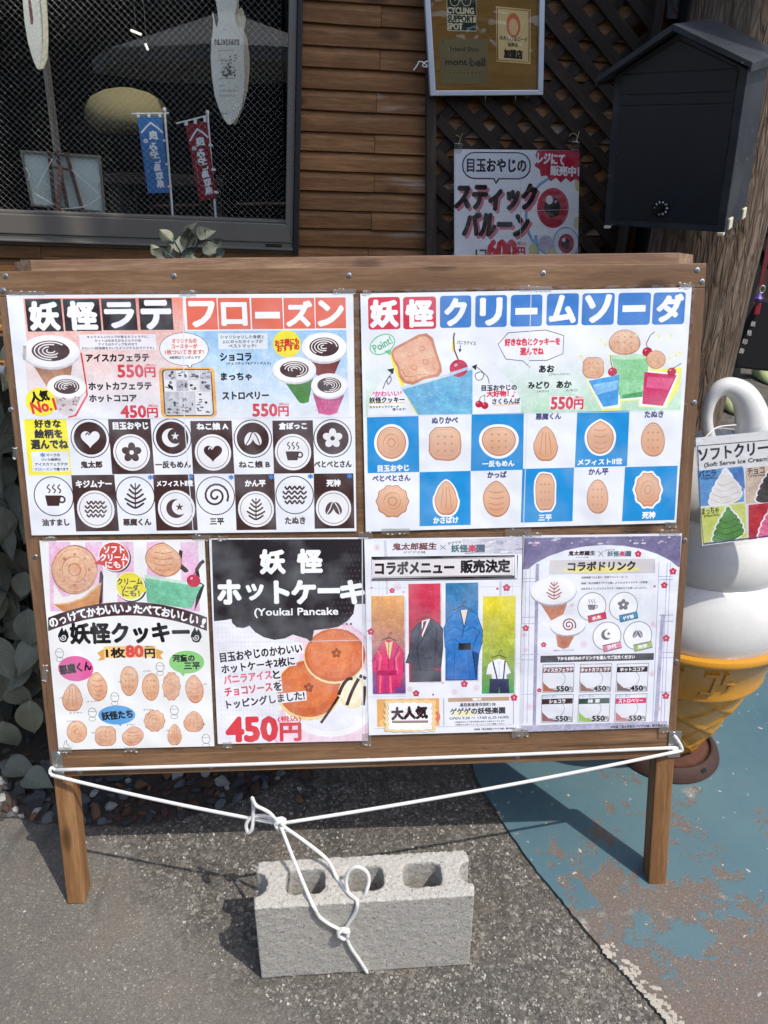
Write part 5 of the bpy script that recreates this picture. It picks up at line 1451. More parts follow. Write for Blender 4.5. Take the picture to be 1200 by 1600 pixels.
b = MB(); b.box(BW-.036, BW, -.0004, .020, .0426, BH-.0426); b.obj('stile', m_board_v, board, bevel=.0015)
# rear top bar with mitred ends, a little higher than the front rail
zt_ = Bp(600, 400, -.022)[1]; xl0 = Bp(20, 405, -.022)[0]; xr0 = Bp(1085, 405, -.022)[0]
b = MB(); v = [(xl0+.030,.0215,BH-.06),(xr0-.028,.0215,BH-.06),(xr0+.012,.055,BH-.06),(xl0-.012,.055,BH-.06)]
b.add(v+[(x, y, zt_) for x, y, z in v], [(0,3,2,1),(4,5,6,7),(0,1,5,4),(1,2,6,5),(2,3,7,6),(3,0,4,7)])
b.obj('rear_top_bar', m_batten, board, bevel=.0012)
# legs
def leg(x0, x1, name='front_leg'):
    b = MB(); zb0 = (0.001-BF.w(x0, 0, 0).z)/BF.z.z; dzy = -BF.y.z/BF.z.z; ya, yb = .0015, .0395
    zt = -.0006; v = [(x0,ya,zb0+dzy*ya),(x1,ya,zb0+dzy*ya),(x1,yb,zb0+dzy*yb),(x0,yb,zb0+dzy*yb),(x0,ya,zt),(x1,ya,zt),(x1,yb,zt),(x0,yb,zt)]
    b.add(v, [(0,3,2,1),(4,5,6,7),(0,1,5,4),(1,2,6,5),(2,3,7,6),(3,0,4,7)])
    return b.obj('leg', m_leg, board, bevel=.0025)
lx = Bp(105, 1412, -.0015)[0]; rx = Bp(1041, 1380, -.0015)[0]
leg(lx, lx+.036); leg(rx-.037, rx)
# rear frame, folded out behind
Mi = BF.M().inverted()
for x in (.10, BW-.14):
    p0 = BF.w(x, .058, BH-.05); p1 = Vector((p0.x, 1.80, 0.0))
    b = MB(); hw = .018
    v = []
    for p in (p1, p0):
        for dx, dy in ((-hw,-.012),(hw,-.012),(hw,.012),(-hw,.012)): v.append(Mi @ Vector((p.x+dx, p.y+dy, p.z)))
    b.add(v, [(0,3,2,1),(4,5,6,7),(0,1,5,4),(1,2,6,5),(2,3,7,6),(3,0,4,7)]); b.obj('leg', m_leg, board, bevel=.002)
p0 = BF.w(.1, .058, BH-.05)
# screws
sb = MB(); sb.lathe([(.0044,0),(.0046,.0006),(.0040,.0013),(.0020,.0018),(.0005,.0019)], 16)
sme = sb.mesh('screw', m_screw, smooth=True)
cb = MB(); 
for a in (0, 90):
    cb.box(-.0024,.0024,-.0005,.0005,.0012,.0021, Matrix.Rotation(R(a), 4, 'Z'))
cme = cb.mesh('recess', m_slot)
rnd = random.Random(2)
for px, py in ((8.6,431),(5.2,454),(272,431),(545.5,430),(849,426.5),(1089.5,421.6),(1097,439.5),(1084.6,628.6),(1070,844),(1057,1034),(55,870),(125,1206.5),(330,1198),(575,1187.5),(808,1184),(72,1050),(17,640)):
    p = Bd(px, py, .0008 if py > 460 and py < 1170 else .0002)
    s = link('screw', sme, board, Matrix.Translation(p) @ Matrix.Rotation(math.pi/2, 4, 'X') @ Matrix.Rotation(rnd.uniform(0, 3), 4, 'Z'))
    link('recess', cme, s)
# staples and bits of old tape along the middle rail and the bottom
for k in range(26):
    px, py = rnd.choice(((rnd.uniform(60,560), 839), (rnd.uniform(570,1060), 828), (rnd.uniform(100,1040), 1168), (rnd.uniform(570,1060), 832)))
    p = Bd(px, py, .001); b = MB(); b.box(-.005,.005,-.0005,0,-.0004,.0004, Matrix.Translation(p) @ Matrix.Rotation(rnd.uniform(-.4,.4), 4, 'Y')); b.obj('staple', m_steel, board)
# corner plates with wire loops
for quad, hook in (([(82,1174),(97,1172),(100,1208),(84,1211)], ((86,1182),(93,1178),(86,1192),(79,1206),(80,1212))), ([(1045,1143),(1059,1142),(1062,1181),(1046,1183)], ((1050,1152),(1055,1150),(1058,1160),(1064,1170),(1062,1175)))):
    b = MB(); pts = [Bp(*p, .001) for p in quad]; x0 = min(p[0] for p in pts); x1 = max(p[0] for p in pts); z0 = min(p[1] for p in pts); z1 = max(p[1] for p in pts)
    b.box(x0, x1, -.0032, -.0005, z0, z1); pl_ = b.obj('corner_plate', m_steel, board, bevel=.0009)
    b = MB(); b.tube(smooth_path([Bd(x, y, .006) for x, y in hook], 6), .0016, 8); b.obj('wire_loop', m_steel, pl_, smooth='all')
    for px, py in ((quad[0][0]+8, quad[0][1]+4), (quad[3][0]+7, quad[3][1]-6)):
        link('screw', sme, pl_, Matrix.Translation(Bd(px, py, .0032)) @ Matrix.Rotation(math.pi/2, 4, 'X'))

# ------------------------------------------------------------------ the printed menus
def menu(name, label, quad, d, base=(236,240,246), group='printed menus', grow=5):
    me = MB(); me.prism([BF.loc(*p, d) for p in quad], -d, -d+.0009)
    t = me.obj(name, m_paper, None, BF.M()); tag(t, label, 'menu poster', group)
    c = (sum(p[0] for p in quad)/4, sum(p[1] for p in quad)/4)
    big = [(x+(grow if x > c[0] else -grow), y+(grow*1.1 if y > c[1] else -grow*1.1)) for x, y in quad]
    inn = quad
    # clear laminate margin round the paper
    for k in range(4):
        j = (k+1) % 4; b = MB(); b.prism([BF.loc(*p, d) for p in (big[k], big[j], inn[j], inn[k])], -d+.0001, -d+.0006); b.obj('laminate_edge', m_sleeve, t)
    A = Art(BF, t, quad, d+.0001, BF.M()); A.part('ground'); A.poly(quad, base)
    return t, A
rr = random.Random(77)
def tapes(t, d, spots):
    for (x0, y0, x1, y1) in spots:
        b = MB(); b.prism([BF.loc(*p, d) for p in ((x0,y0),(x1,y0-.4),(x1,y1),(x0,y1+.4))], -d, -d+.0003); b.obj('tape', m_tape, t)
        bb = MB()  # white specks stand in for glints on the tape bubbles
        for k in range(7):
            x = rr.uniform(x0, x1); y = rr.choice((y0, y1))+rr.uniform(-1, 1); x_, z_ = BF.loc(x, y, d+.0004); w_ = rr.uniform(.0005, .0022); h_ = rr.uniform(.0003,.0009)
            bb.box(x_-w_, x_+w_, -d-.0005, -d-.0002, z_-h_, z_+h_)
        bub = bb.obj('tape_glints', m_white, t); bub['kind'] = 'stuff'

# 1 --- latte and frozen
Q = [(10,461),(552,458.5),(557,830),(49.5,836.5)]
t1, A = menu('latte_menu', 'wide latte and frozen drinks menu with black and orange title tiles', Q, .0026)
A.part('picture').view(0, 390, 3.4767)
A.rect(140,262,1005,600,(238,150,128),(240,214,210)); A.rect(150,600,1010,920,(240,214,210),(232,236,243))
def v5(): A.view(0, 390, 3.4767)
def v6(): A.view(270, 390, 3.4767)
v6(); A.rect(75,440,947,680,(160,202,236),(196,220,240)); A.rect(75,680,955,905,(196,220,240),(230,236,243))
A.part('heading'); v5()
for (x0,y0,x1,y1),ch in zip(((143,268,338,445),(348,268,545,442),(555,266,742,438),(758,264,938,436)),'妖怪ラテ'):
    A.rect(x0,y0,x1,y1,(50,42,44)); A.text(ch,(x0+x1)/2,(y0+y1)/2+4,150,145 if ch!='ラ' else 128,WHT,.062)
v6()
for (x0,y0,x1,y1),ch in zip(((75,262,242,435),(247,262,420,433),(428,262,597,432),(603,262,770,430),(775,260,940,428)),'フローズン'):
    A.rect(x0,y0,x1,y1,(228,112,88))
    if ch == 'ー': A.rect(447,338,582,374,WHT)
    else: A.text(ch,(x0+x1)/2,(y0+y1)/2+2,130,130 if ch!='ロ' else 116,WHT,.058)
A.part('picture'); v5()
A.poly([(400,560),(445,560),(470,720),(478,790),(415,905),(370,915)],(222,70,80)); A.poly([(392,560),(435,560),(462,720),(468,790),(408,895),(370,905)],(238,226,226))
cup(A,275,552,157,88,[(175,620),(395,610),(375,760),(330,800),(255,745)],(196,142,112),0)
cup(A,362,745,106,64,[(278,775),(448,775),(402,900),(372,906),(320,890)],(214,206,206),2)
for k in range(16):
    u_, w_ = rr.random(), rr.random(); A.ell(300+130*u_+(1-2*u_)*w_*25, 800+80*w_, 7, 4, rr.choice(((120,100,110),(200,90,90),(150,140,160))), ang=rr.uniform(-60,60))
A.ell(222,828,84,78,(248,236,70)); A.part('text')
A.text('人気',215,797,98,56,INKB,.065,ang=-9); A.text('No.1',236,850,132,60,(222,62,66),.06,ang=-10)
A.rect(432,460,848,545,(238,236,242))
for tx,y,w_ in (('キャラメルシロップが香るカフェラテに、',474,335),('ホットはなめらかなミルクの泡',494,252),('アイスはホイップをのせて',514,212),('かわいい妖怪達をかいたオリジナルのラテです♪',535,392)):
    A.text(tx,640,y,w_,14.5,(70,58,62),.035)
A.text('アイスカフェラテ',638,588,340,40,INKB,.06); yen(A,'550',742,660,208,66)
A.text('ホットカフェラテ',652,742,340,40,INKB,.06); A.text('ホットココア',614,808,255,38,INKB,.06); yen(A,'450',757,880,204,64)
# speech bubble and coaster
A.view(0,0,1); A.part('picture')
A.ell(287.5,545.5,38.5,26,INKB); A.poly([(291,570),(301,569),(298,577)],INKB); A.ell(287.5,545.5,37.8,25.3,(240,240,243)); A.poly([(292,569),(300,568),(297.5,575)],(240,240,243))
A.part('text'); ORG=(228,110,76)
A.text('オリジナルの',288,532.5,38,7,ORG,.05); A.text('コースターが',288,541,40,7,ORG,.05); A.text('1枚ついてきます!',288,550,60,7.5,ORG,.05); A.text('※絵柄はランダムです',289,558.5,48,4.6,INKB,.03)
A.part('picture')
A.rrect(250,574.5,337,652,7,(238,178,96)); A.rrect(255,577,332.5,650,6,INKB); A.rrect(257,578.5,331,648.5,5,(222,222,226))
for j,(y0,y1,cols) in enumerate(((579,593,4),(594.5,611,4),(612.5,648,3))):
    for i in range(cols):
        x0=257.6+73*i/cols; x1=257.6+73*(i+1)/cols-1
        A.rect(x0,y0,x1,y1,rr.choice(((236,236,238),(208,208,214),(190,190,198))))
        for k in range(5 if y1-y0<30 else 11):
            cx_=rr.uniform(x0+3,x1-3); cy_=rr.uniform(y0+2.5,y1-2.5); g=rr.choice(((40,38,42),(70,68,72),(120,118,124)))
            if rr.random()<.5: A.ell(cx_,cy_,rr.uniform(1.2,3.4),rr.uniform(1.2,3),g,n=12)
            else: A.line([(cx_-3,cy_-rr.uniform(-2,2)),(cx_+3,cy_+rr.uniform(-2,2))],rr.uniform(.6,1.8),g)
v6(); A.part('text')
A.rect(247,455,515,540,(228,236,244))
for tx,y,w_ in (('シャリシャリした食感と',474,238),('上にのったホイップが',499,220),('ベストマッチ!',524,150)): A.text(tx,378,y,w_,19,(58,54,62),.035)
A.text('ショコラ',342,583,168,42,INKB,.06); A.text('(チョコチップ&クランチ入り)',412,619,240,17,INKB,.035)
A.text('まっちゃ',345,690,165,40,INKB,.06); A.text('ストロベリー',395,793,250,40,INKB,.06); yen(A,'550',532,872,198,66)
A.part('picture')
cup(A,822,530,122,80,[(735,590),(915,590),(872,690),(800,700),(745,640)],(136,66,62),1)
cup(A,660,652,119,70,[(598,705),(762,700),(738,828),(712,836),(688,832)],(86,138,74),3)
cup(A,850,738,99,66,[(760,780),(935,780),(892,888),(850,900),(792,890)],(206,104,150),4)
for k in range(14): A.ell(rr.uniform(775,905),rr.uniform(820,890),4,3,(226,140,180))
A.ell(620,512,76,74,(246,232,72)); A.part('text'); A.text('お子様にも',620,502,130,34,(206,52,58),.06,ang=-6); A.text('おすすめ',626,532,120,34,(206,52,58),.06,ang=-6)
# grid of patterns
A.part('picture'); v5(); A.rect(143,922,375,1225,(250,238,60)); A.rect(174,1097,375,1206,(232,238,244))
A.part('text')
A.text('好きな',258,946,140,42,INKB,.065); A.text('絵柄を',263,1000,148,46,INKB,.065); A.text('選んでね',269,1058,198,48,INKB,.065)
A.text('*',232,1116,24,24,(80,140,210),.08); A.text('マークの',288,1116,72,16,INKB,.05); A.text('ついた絵柄は',277,1140,106,15,INKB,.05); A.text('アイスカフェラテか',279,1166,178,15,INKB,.05); A.text('フローズン',238,1193,98,15,(70,130,205),.05); A.text('で選べます',332,1193,82,15,INKB,.05)
A.part('pattern_grid')
DK=(70,48,46)
A.rect(598,920,828,1219,DK); A.rect(400,1224,634,1530,DK); v6(); A.rect(102,930,327,1218,DK); A.rect(545,928,765,1216,DK); A.rect(-98,1222,126,1526,DK); A.rect(340,1220,557,1523,DK); A.rect(768,1216,984,1515,DK)
def disc(cx,cy,r,k,dark):
    if dark: A.ell(cx,cy,r,r,(238,238,240)); A.ring(cx,cy,r*.86,r*.86,r*.03,DK); motif(A,k,cx,cy,r*.82,DK,(238,238,240))
    else:
        A.ring(cx,cy,r,r,r*.05,DK)
        if k%2: A.ell(cx,cy,r*.86,r*.86,DK); motif(A,k,cx,cy,r*.8,(236,236,238),DK)
        else: motif(A,k,cx,cy,r*.9,DK,(236,240,246))
v5(); disc(490,1025,104,1,0); disc(715,1102,100,3,1); disc(935,1022,103,5,0); disc(292,1340,106,4,0); disc(520,1410,102,6,1); disc(735,1338,104,0,0)
v6(); disc(218,1102,99,1,1); disc(435,1027,102,7,0); disc(653,1100,99,4,1); disc(868,1025,102,3,0); disc(20,1407,101,5,1); disc(232,1337,103,2,0); disc(452,1410,98,0,1); disc(662,1333,102,6,0); disc(873,1405,96,7,1)
A.part('text')
v5(); A.text('鬼太郎',497,1168,115,36,DK,.06); A.text('目玉おやじ',709,957,190,38,WHT,.06); A.text('一反もめん',940,1168,190,36,DK,.06); A.text('油すまし',303,1482,146,36,DK,.06); A.text('キジムナー',509,1273,192,36,WHT,.06); A.text('悪魔くん',745,1480,150,36,DK,.06)
v6(); A.text('メフィストⅡ世',11,1270,196,32,WHT,.055); A.text('ねこ娘 A',215,960,168,36,WHT,.06); A.text('ねこ娘 B',443,1167,166,36,DK,.06); A.text('倉ぼっこ',652,958,148,36,WHT,.06); A.text('べとべとさん',870,1165,200,34,DK,.06); A.text('三平',240,1477,74,34,DK,.06); A.text('かん平',448,1270,110,34,WHT,.06); A.text('たぬき',665,1472,108,36,DK,.06); A.text('死神',873,1268,72,36,WHT,.06)
for x,y in ((818-939,1237),(1035-939,1232),(317,1237),(535,1235),(748,1232),(960,1230)): A.text('*',x,y,24,24,(70,130,210),.1)
A.part('fold'); A.view(0,0,1)
A.line([(286,460),(288,656),(302,833)],1.3,(222,226,232)); A.line([(40,655),(556,652)],1.0,(220,224,230))
A.done(); tapes(t1,.0034,((14,455,70,461),(280,454,306,462),(520,452,556,459),(20,700,27,716),(36,540,41,560)))

# 2 --- cream soda
Q=[(563,459),(1081,449),(1056.5,817),(571.5,830.7)]
t2,A=menu('cream_soda_menu','wide cream soda menu with red and blue title tiles and a blue checkered grid',Q,.0026)
def v7(): A.view(550,390,3.4786)
def v8(): A.view(800,390,3.478)
A.part('picture'); v7(); A.rect(75,600,935,900,(236,240,246),(196,228,206)); A.ell(505,900,420,330,(236,240,247),a0=180,a1=360)
v8(); A.rect(55,590,922,880,(236,240,246),(188,226,196))
A.part('heading'); v7(); BLT=(66,128,202); RDT=(214,60,80)
for (x0,y0,x1,y1),ch,c_ in (((88,258,262,434),'妖',RDT),((278,256,457,432),'怪',RDT),((478,250,648,425),'ク',BLT),((670,248,842,422),'リ',BLT),((862,245,1034,418),'ー',BLT)):
    A.rrect(x0,y0,x1,y1,16,c_)
    if ch=='ー': A.rect(x0+26,y0+72,x1-26,y0+108,WHT)
    else: A.text(ch,(x0+x1)/2,(y0+y1)/2+2,140 if ch in'妖怪' else 108,138,WHT,.062)
v8()
for (x0,y0,x1,y1),ch in (((188,238,362,412),'ム'),((380,236,556,410),'ソ'),((575,234,752,410),'ー'),((765,232,940,407),'ダ')):
    A.rrect(x0,y0,x1,y1,16,BLT)
    if ch=='ー': A.rect(x0+26,y0+68,x1-26,y0+104,WHT)
    else: A.text(ch,(x0+x1)/2+(6 if ch=='ダ' else 0),(y0+y1)/2-2,132,140,WHT,.06)
A.part('picture'); v7()
A.line([(212,560),(232,640),(268,720),(300,790),(360,900)],16,(250,238,70))
A.poly([(262,748),(655,640),(655,896),(360,900),(300,800)],(110,178,216)); 
for k in range(40): A.ell(rr.uniform(330,640),rr.uniform(740,885),rr.uniform(2,5),rr.uniform(2,4),(146,200,228))
A.poly([(262,748),(655,640),(655,652),(270,762)],(206,226,238)); A.poly([(470,690),(560,640),(540,665)],(240,240,240))
A.poly([(212,560),(225,535),(360,462),(405,455),(440,480),(462,560),(486,630),(488,665),(470,690),(395,705),(330,735),(280,725),(255,690),(245,640),(222,600)],(206,140,112))
A.poly([(222,563),(236,544),(366,476),(400,470),(426,492),(450,566),(474,634),(474,660),(455,676),(392,690),(332,718),(290,710),(268,680),(258,634),(234,598)],(232,182,152))
A.ring(318,568,15,13,4,(206,146,118)); A.ring(378,538,15,13,4,(206,146,118)); A.ring(400,610,15,13,4,(206,146,118)); A.ring(338,640,15,13,4,(206,146,118)); A.line([(255,660),(275,655),(290,690),(340,690),(350,680),(430,680)],4,(206,146,118))
cherry(A,580,645,50,[(556,545),(552,480),(557,452)]); A.line([(548,560),(545,500)],8,(246,226,90)); A.poly([(530,670),(632,636),(630,652),(532,688)],(180,200,226))
A.ell(165,515,74,52,(112,200,150),ang=-28); A.ell(165,515,68,46,(236,244,244),ang=-28); A.poly([(175,552),(215,540),(208,575)],(112,200,150)); A.text('Point!',165,515,110,42,(88,180,128),.03,ang=-28)
A.text('バニラアイス',622,507,102,20,INKB,.03,ang=5); A.line([(590,518),(586,552)],4,INKB); A.poly([(578,540),(596,542),(586,560)],INKB)
A.curve([(168,757),(185,715),(208,690),(212,712),(196,732),(192,705),(222,665)],4,INKB); A.poly([(190,652),(228,644),(224,678)],INKB)
A.curve([(746,728),(735,690),(700,665),(670,680),(680,708),(706,704),(715,672),(680,640)],4,INKB); A.poly([(650,636),(680,622),(674,656)],INKB)
A.part('text')
A.text('かわいい',190,783,130,28,(226,82,150),.05); A.ell(118,780,6,9,(240,150,190)); A.ell(266,776,6,9,(240,150,190)); A.text('妖怪クッキー',190,817,190,30,INKB,.05); A.line([(95,836),(288,832)],4,(238,190,90)); A.text('好きなキャラクターが',175,855,160,13,INKB,.04); A.text('選べます!',256,868,72,13,INKB,.04)
A.text('目玉おやじの',800,751,190,30,INKB,.05); A.text('大好物！',792,783,118,32,(220,52,84),.06); A.line([(880,772),(880,796)],3,(220,52,84)); A.ell(874,797,7,5,(220,52,84)); A.line([(880,772),(893,776)],3,(220,52,84)); A.text('さくらんぼ',838,824,150,30,INKB,.05); A.line([(765,847),(915,840)],4,(238,190,90))
cherry(A,690,840,20,[(700,800),(722,790)]); cherry(A,722,848,20,[(722,812),(722,790)])
A.view(0,0,1); A.part('picture')
sp_pts=[(777.7,538),(794,519.5),(853,515),(881.5,524),(880,553),(855,563.5),(827,564),(828.5,575),(817,564.5),(790,561.5)]
A.poly(sp_pts,INKB); c_=(830,541); A.poly([(c_[0]+(x-c_[0])*.982,c_[1]+(y-c_[1])*.955) for x,y in sp_pts],(240,242,245))
A.part('text'); A.text('好きな色とクッキーを',832,534,86,11,(224,48,80),.06); A.text('選んでね',831,549,36,11,(224,48,80),.06)
v8(); A.text('あお',188,648,80,38,INKB,.06); A.text('(ブルーハワイ)',257,678,112,14,INKB,.03); A.text('みどり',143,737,115,36,INKB,.06); A.text('(メロン)',168,771,64,14,INKB,.03); A.text('あか',283,733,80,36,INKB,.06); A.text('(いちご)',325,765,62,14,INKB,.03)
A.rrect(204,795,392,868,8,(240,236,240)); yen(A,'550',300,834,178,64)
A.part('picture'); YL=(246,240,120)
for pts in ([(398,710),(600,680),(590,870),(490,878)],[(525,570),(770,570),(735,815),(575,826)],[(700,655),(925,640),(905,760),(835,862),(690,856)]): A.poly(pts,YL)
for pts in ([(405,708),(592,672),(584,860),(487,866)],[(530,575),(760,572),(725,808),(580,820)],[(706,658),(908,672),(832,858),(692,850)]): A.poly(pts,(244,248,248))
A.poly([(538,575),(752,575),(716,800),(588,812)],(150,212,158)); A.ell(646,582,106,16,(190,228,190)); 
for k in range(30): A.ell(rr.uniform(575,720),rr.uniform(620,790),4,3,rr.choice(((120,196,132),(180,228,184))))
A.poly([(600,790),(712,770),(708,800),(600,808)],(80,160,100))
cookie(A,3,612,505,82,72); cherry(A,735,556,27,[(730,510),(752,465),(775,447)])
A.poly([(415,712),(582,680),(576,842),(497,855)],(82,160,224)); A.poly([(440,735),(575,710),(572,760),(455,790)],(140,196,236)); cookie(A,1,442,642,58,58); cherry(A,546,664,25,[(538,610),(536,575)])
A.poly([(720,665),(895,682),(820,850),(708,838)],(206,52,104)); A.poly([(735,690),(880,700),(850,760),(730,750)],(222,96,138)); cookie(A,0,782,598,53,50); cherry(A,868,664,24,[(885,640),(920,618)])
for x,y in ((485,490),(510,515),(675,465),(798,470),(866,468),(890,575),(910,560),(855,590),(376,580)): A.text('+',x,y,20,20,(246,238,120),.05)
A.part('pattern_grid'); BLU=(36,146,214)
v7(); A.rect(83,908,364,1212,BLU); A.rect(648,890,932,1200,BLU); A.rect(367,1206,645,1500,BLU)
v8(); A.rect(348,878,632,1180,BLU); A.rect(52,1188,333,1480,BLU); A.rect(606,1178,892,1473,BLU)
v7()
for k,x,y,a,b_,h in ((0,214,1050,80,88,1),(1,505,1055,88,92,0),(3,798,1040,88,84,1),(4,220,1368,88,88,0),(2,512,1345,62,96,1),(5,785,1355,80,92,0)): cookie(A,k,x,y,a,b_,h,k)
v8()
for k,x,y,a,b_,h in ((2,183,1050,66,98,0),(5,480,1020,68,98,1),(3,766,1035,62,98,0),(1,180,1318,52,100,1),(3,465,1345,56,98,0),(4,738,1305,68,92,1)): cookie(A,k,x,y,a,b_,h,k+3)
NV=(58,60,120); A.part('text'); v7()
A.text('目玉おやじ',225,1188,168,34,WHT,.055); A.text('ぬりかべ',505,928,140,34,NV,.055); A.text('一反もめん',795,1163,172,32,WHT,.055); A.text('べとべとさん',214,1242,204,32,NV,.055); A.text('かさばけ',510,1470,134,34,WHT,.055); A.text('かっぱ',788,1223,102,34,NV,.055)
v8(); A.text('悪魔くん',198,906,136,34,NV,.055); A.text('メフィストⅡ世',478,1153,240,32,WHT,.055); A.text('たぬき',772,894,100,36,NV,.055); A.text('三平',180,1457,70,32,WHT,.055); A.text('かん平',470,1207,106,34,NV,.055); A.text('死神',743,1443,68,36,WHT,.055)
A.part('fold'); A.view(0,0,1); A.line([(830,457),(824,640),(818,822)],1.2,(222,226,232)); A.line([(567,650),(1066,642)],.8,(216,222,230))
A.done(); tapes(t2,.0034,((812,447,862,455),(1062,442,1080,450),(566,455,580,460),(596,826,640,834),(1040,816,1058,824)))
# 3 --- cookies
Q=[(61.6,845),(319.5,843),(335,1166),(91.6,1171.8)]
t3,A=menu('cookie_menu','biscuit menu with pink stripes at the top and a dark arched banner',Q,.0026,(240,241,240))
A.view(50,820,4.138); A.part('picture')
for x0,x1 in ((108,245),(345,455),(545,655),(740,860),(960,1075)): A.poly([(x0,112),(x1,110),(x1+10,560),(x0+10,560)],(234,190,220))
A.poly([(450,300),(462,330),(455,500),(420,540),(440,300)],INKB)
A.poly([(140,380),(200,470),(330,430),(440,380),(430,560),(210,570),(140,520)],(240,236,232))
A.poly([(140,515),(230,505),(330,470),(448,368),(446,400),(430,520),(380,560),(200,560)],(206,140,80)); A.line([(150,515),(240,508),(340,470),(446,378)],10,(232,180,120))
cookie(A,0,275,290,150,160); A.ring(275,290,143,152,5,(220,170,140)); 
for a in range(0,360,45): A.ell(275+95*math.cos(R(a)),290+100*math.sin(R(a)),9,9,CK2)
A.ell(538,210,102,98,INKB); A.ell(530,205,101,97,WHT); A.ell(530,205,95,91,(210,76,66)); A.poly([(400,250),(450,215),(460,262)],(210,76,66))
A.part('text'); A.text('ソフト',530,160,130,44,WHT,.05); A.text('クリーム',530,210,175,44,WHT,.05); A.text('にも！',535,258,120,42,WHT,.05)
A.part('picture'); A.ell(642,405,98,96,INKB); A.ell(636,398,96,94,WHT); A.ell(635,396,90,88,(240,226,62)); A.poly([(715,395),(768,425),(700,440)],(240,226,62))
A.part('text'); A.text('クリーム',632,366,160,40,INKB,.04); A.text('ソーダ',632,408,110,40,INKB,.04); A.text('にも！',640,444,110,38,INKB,.04)
A.part('picture'); A.line([(1075,340),(1065,290),(1090,250),(1112,232)],22,INKB); A.poly([(1115,390),(1090,470),(1050,560),(1075,360)],INKB)
A.poly([(728,322),(1102,385),(1078,430),(1030,545),(745,500)],(120,196,160)); A.poly([(728,322),(1102,385),(1098,400),(730,345)],(200,230,210))
for k in range(40): A.ell(rr.uniform(760,1030),rr.uniform(370,520),4,3,(150,214,182))
A.poly([(952,160),(975,170),(965,250),(1000,280),(1015,300),(990,310),(940,270)],INKB)
cookie(A,5,850,225,118,110); cherry(A,1045,362,44,[(1060,300),(1095,245)])
# arch
def arc(x): u=(x-620)/510; return 498+100*u*u
top=[(x,arc(x)) for x in range(104,1131,38)]+[(1131,arc(1131))]; bot=[(x,arc(x)+88) for x,_ in reversed(top)]
n=len(top)
for i in range(n-1): A.put([A.P(*top[i]),A.P(*top[i+1]),A.P(*bot[n-2-i]),A.P(*bot[n-1-i])],[(0,1,2,3)],lin((74,50,54)),)
A.part('heading')
msg='のっけてかわいい♪たべておいしい!'
for i,ch in enumerate(msg):
    x=140+i*(1108-140)/(len(msg)-1); u=(x-620)/510; sl_=math.degrees(math.atan(2*100*u/510)); s_=40 if ch in 'っ♪' else (22 if ch in'!' else 54)
    A.text(ch,x,arc(x)+45+(8 if ch=='っ' else 0),s_ if ch!='し' else 38,s_ if ch!='!' else 56,WHT,.055,ang=sl_)
A.text('妖怪クッキー',632,698,765,128,INKB,.055)
for x in (203,1062):
    A.poly([(x-36,720),(x-30,700),(x-8,660),(x+2,690),(x+14,672),(x+30,700),(x+36,724),(x+20,756),(x,762),(x-22,754)],INKB)
    A.line([(x+(3+20*i/20)*math.cos(i*.5),728+(3+20*i/20)*math.sin(i*.5)) for i in range(20)],5,WHT)
A.poly([(420,828),(470,800),(470,872),(425,880),(445,855)],(226,168,90)); A.poly([(852,820),(800,800),(800,862),(848,872),(830,845)],(226,168,90)); A.rect(466,784,802,858,(250,204,130))
A.text('1枚',540,828,120,62,INKB,.06); A.text('80',663,818,108,72,(220,70,66),.08); A.text('円',762,832,62,58,INKB,.06); A.text('(税込)',758,789,56,14,INKB,.03)
def bub(cx,cy,rx,ry,c,tip): A.part('speech_bubble', True); A.ell(cx,cy,rx,ry,c); A.poly([(tip[0]-26,cy+ry*.82),tip,(tip[0]+20,cy+ry*.8)],c)
bub(283,930,114,82,(226,96,160),(300,1014)); bub(1000,888,114,74,(138,206,122),(978,982)); bub(548,1230,120,62,(96,166,224),(572,1302))
A.part('text'); A.text('悪魔くん',280,925,205,58,INKB,.06,ang=-8); A.text('河童の',980,862,140,44,INKB,.06); A.text('三平',1035,912,100,44,INKB,.06); A.text('妖怪たち',550,1230,198,52,INKB,.06,ang=-4)
A.part('picture')
for k,x,y,a,b_ in ((2,262,1112,66,92),(5,422,1045,66,92),(3,628,1008,56,102),(3,768,1048,54,94),(4,902,1045,58,92),(5,1050,1062,62,88),(0,290,1338,66,72),(1,476,1366,68,64),(5,652,1366,72,62),(4,792,1268,68,70),(2,922,1352,46,72),(2,1046,1268,66,70)): cookie(A,k,x,y,a,b_,False,k+x)
for x,y in ((178,830),(828,920),(535,1115),(390,1215),(920,1200),(1125,1385)):
    A.ring(x,y,26,30,3,(90,86,88)); A.ring(x,y+40,22,14,2.5,(110,106,108)); A.line([(x-26,y-8),(x+26,y-8)],2.5,(110,106,108))
for x,y,w_ in ((190,1120,24),(395,1142,80),(570,1015,22),(745,945,52),(285,1215,90),(255,1270,60),(395,1345,24),(640,1292,56),(755,1195,70),(1120,1030,22),(880,1330,22),(1110,1290,26),(858,1110,22)):
    A.text('ようかい',x,y,w_,10,(80,76,78),.03)
A.curve([(205,1430),(212,1405),(222,1395),(226,1420),(240,1430),(236,1446),(212,1448),(203,1432)],3,(90,86,88))
A.done(); tapes(t3,.0034,((66,840,88,846),(66,1040,74,1064),(300,836,330,844),(92,1168,112,1176),(196,1168,214,1174)))

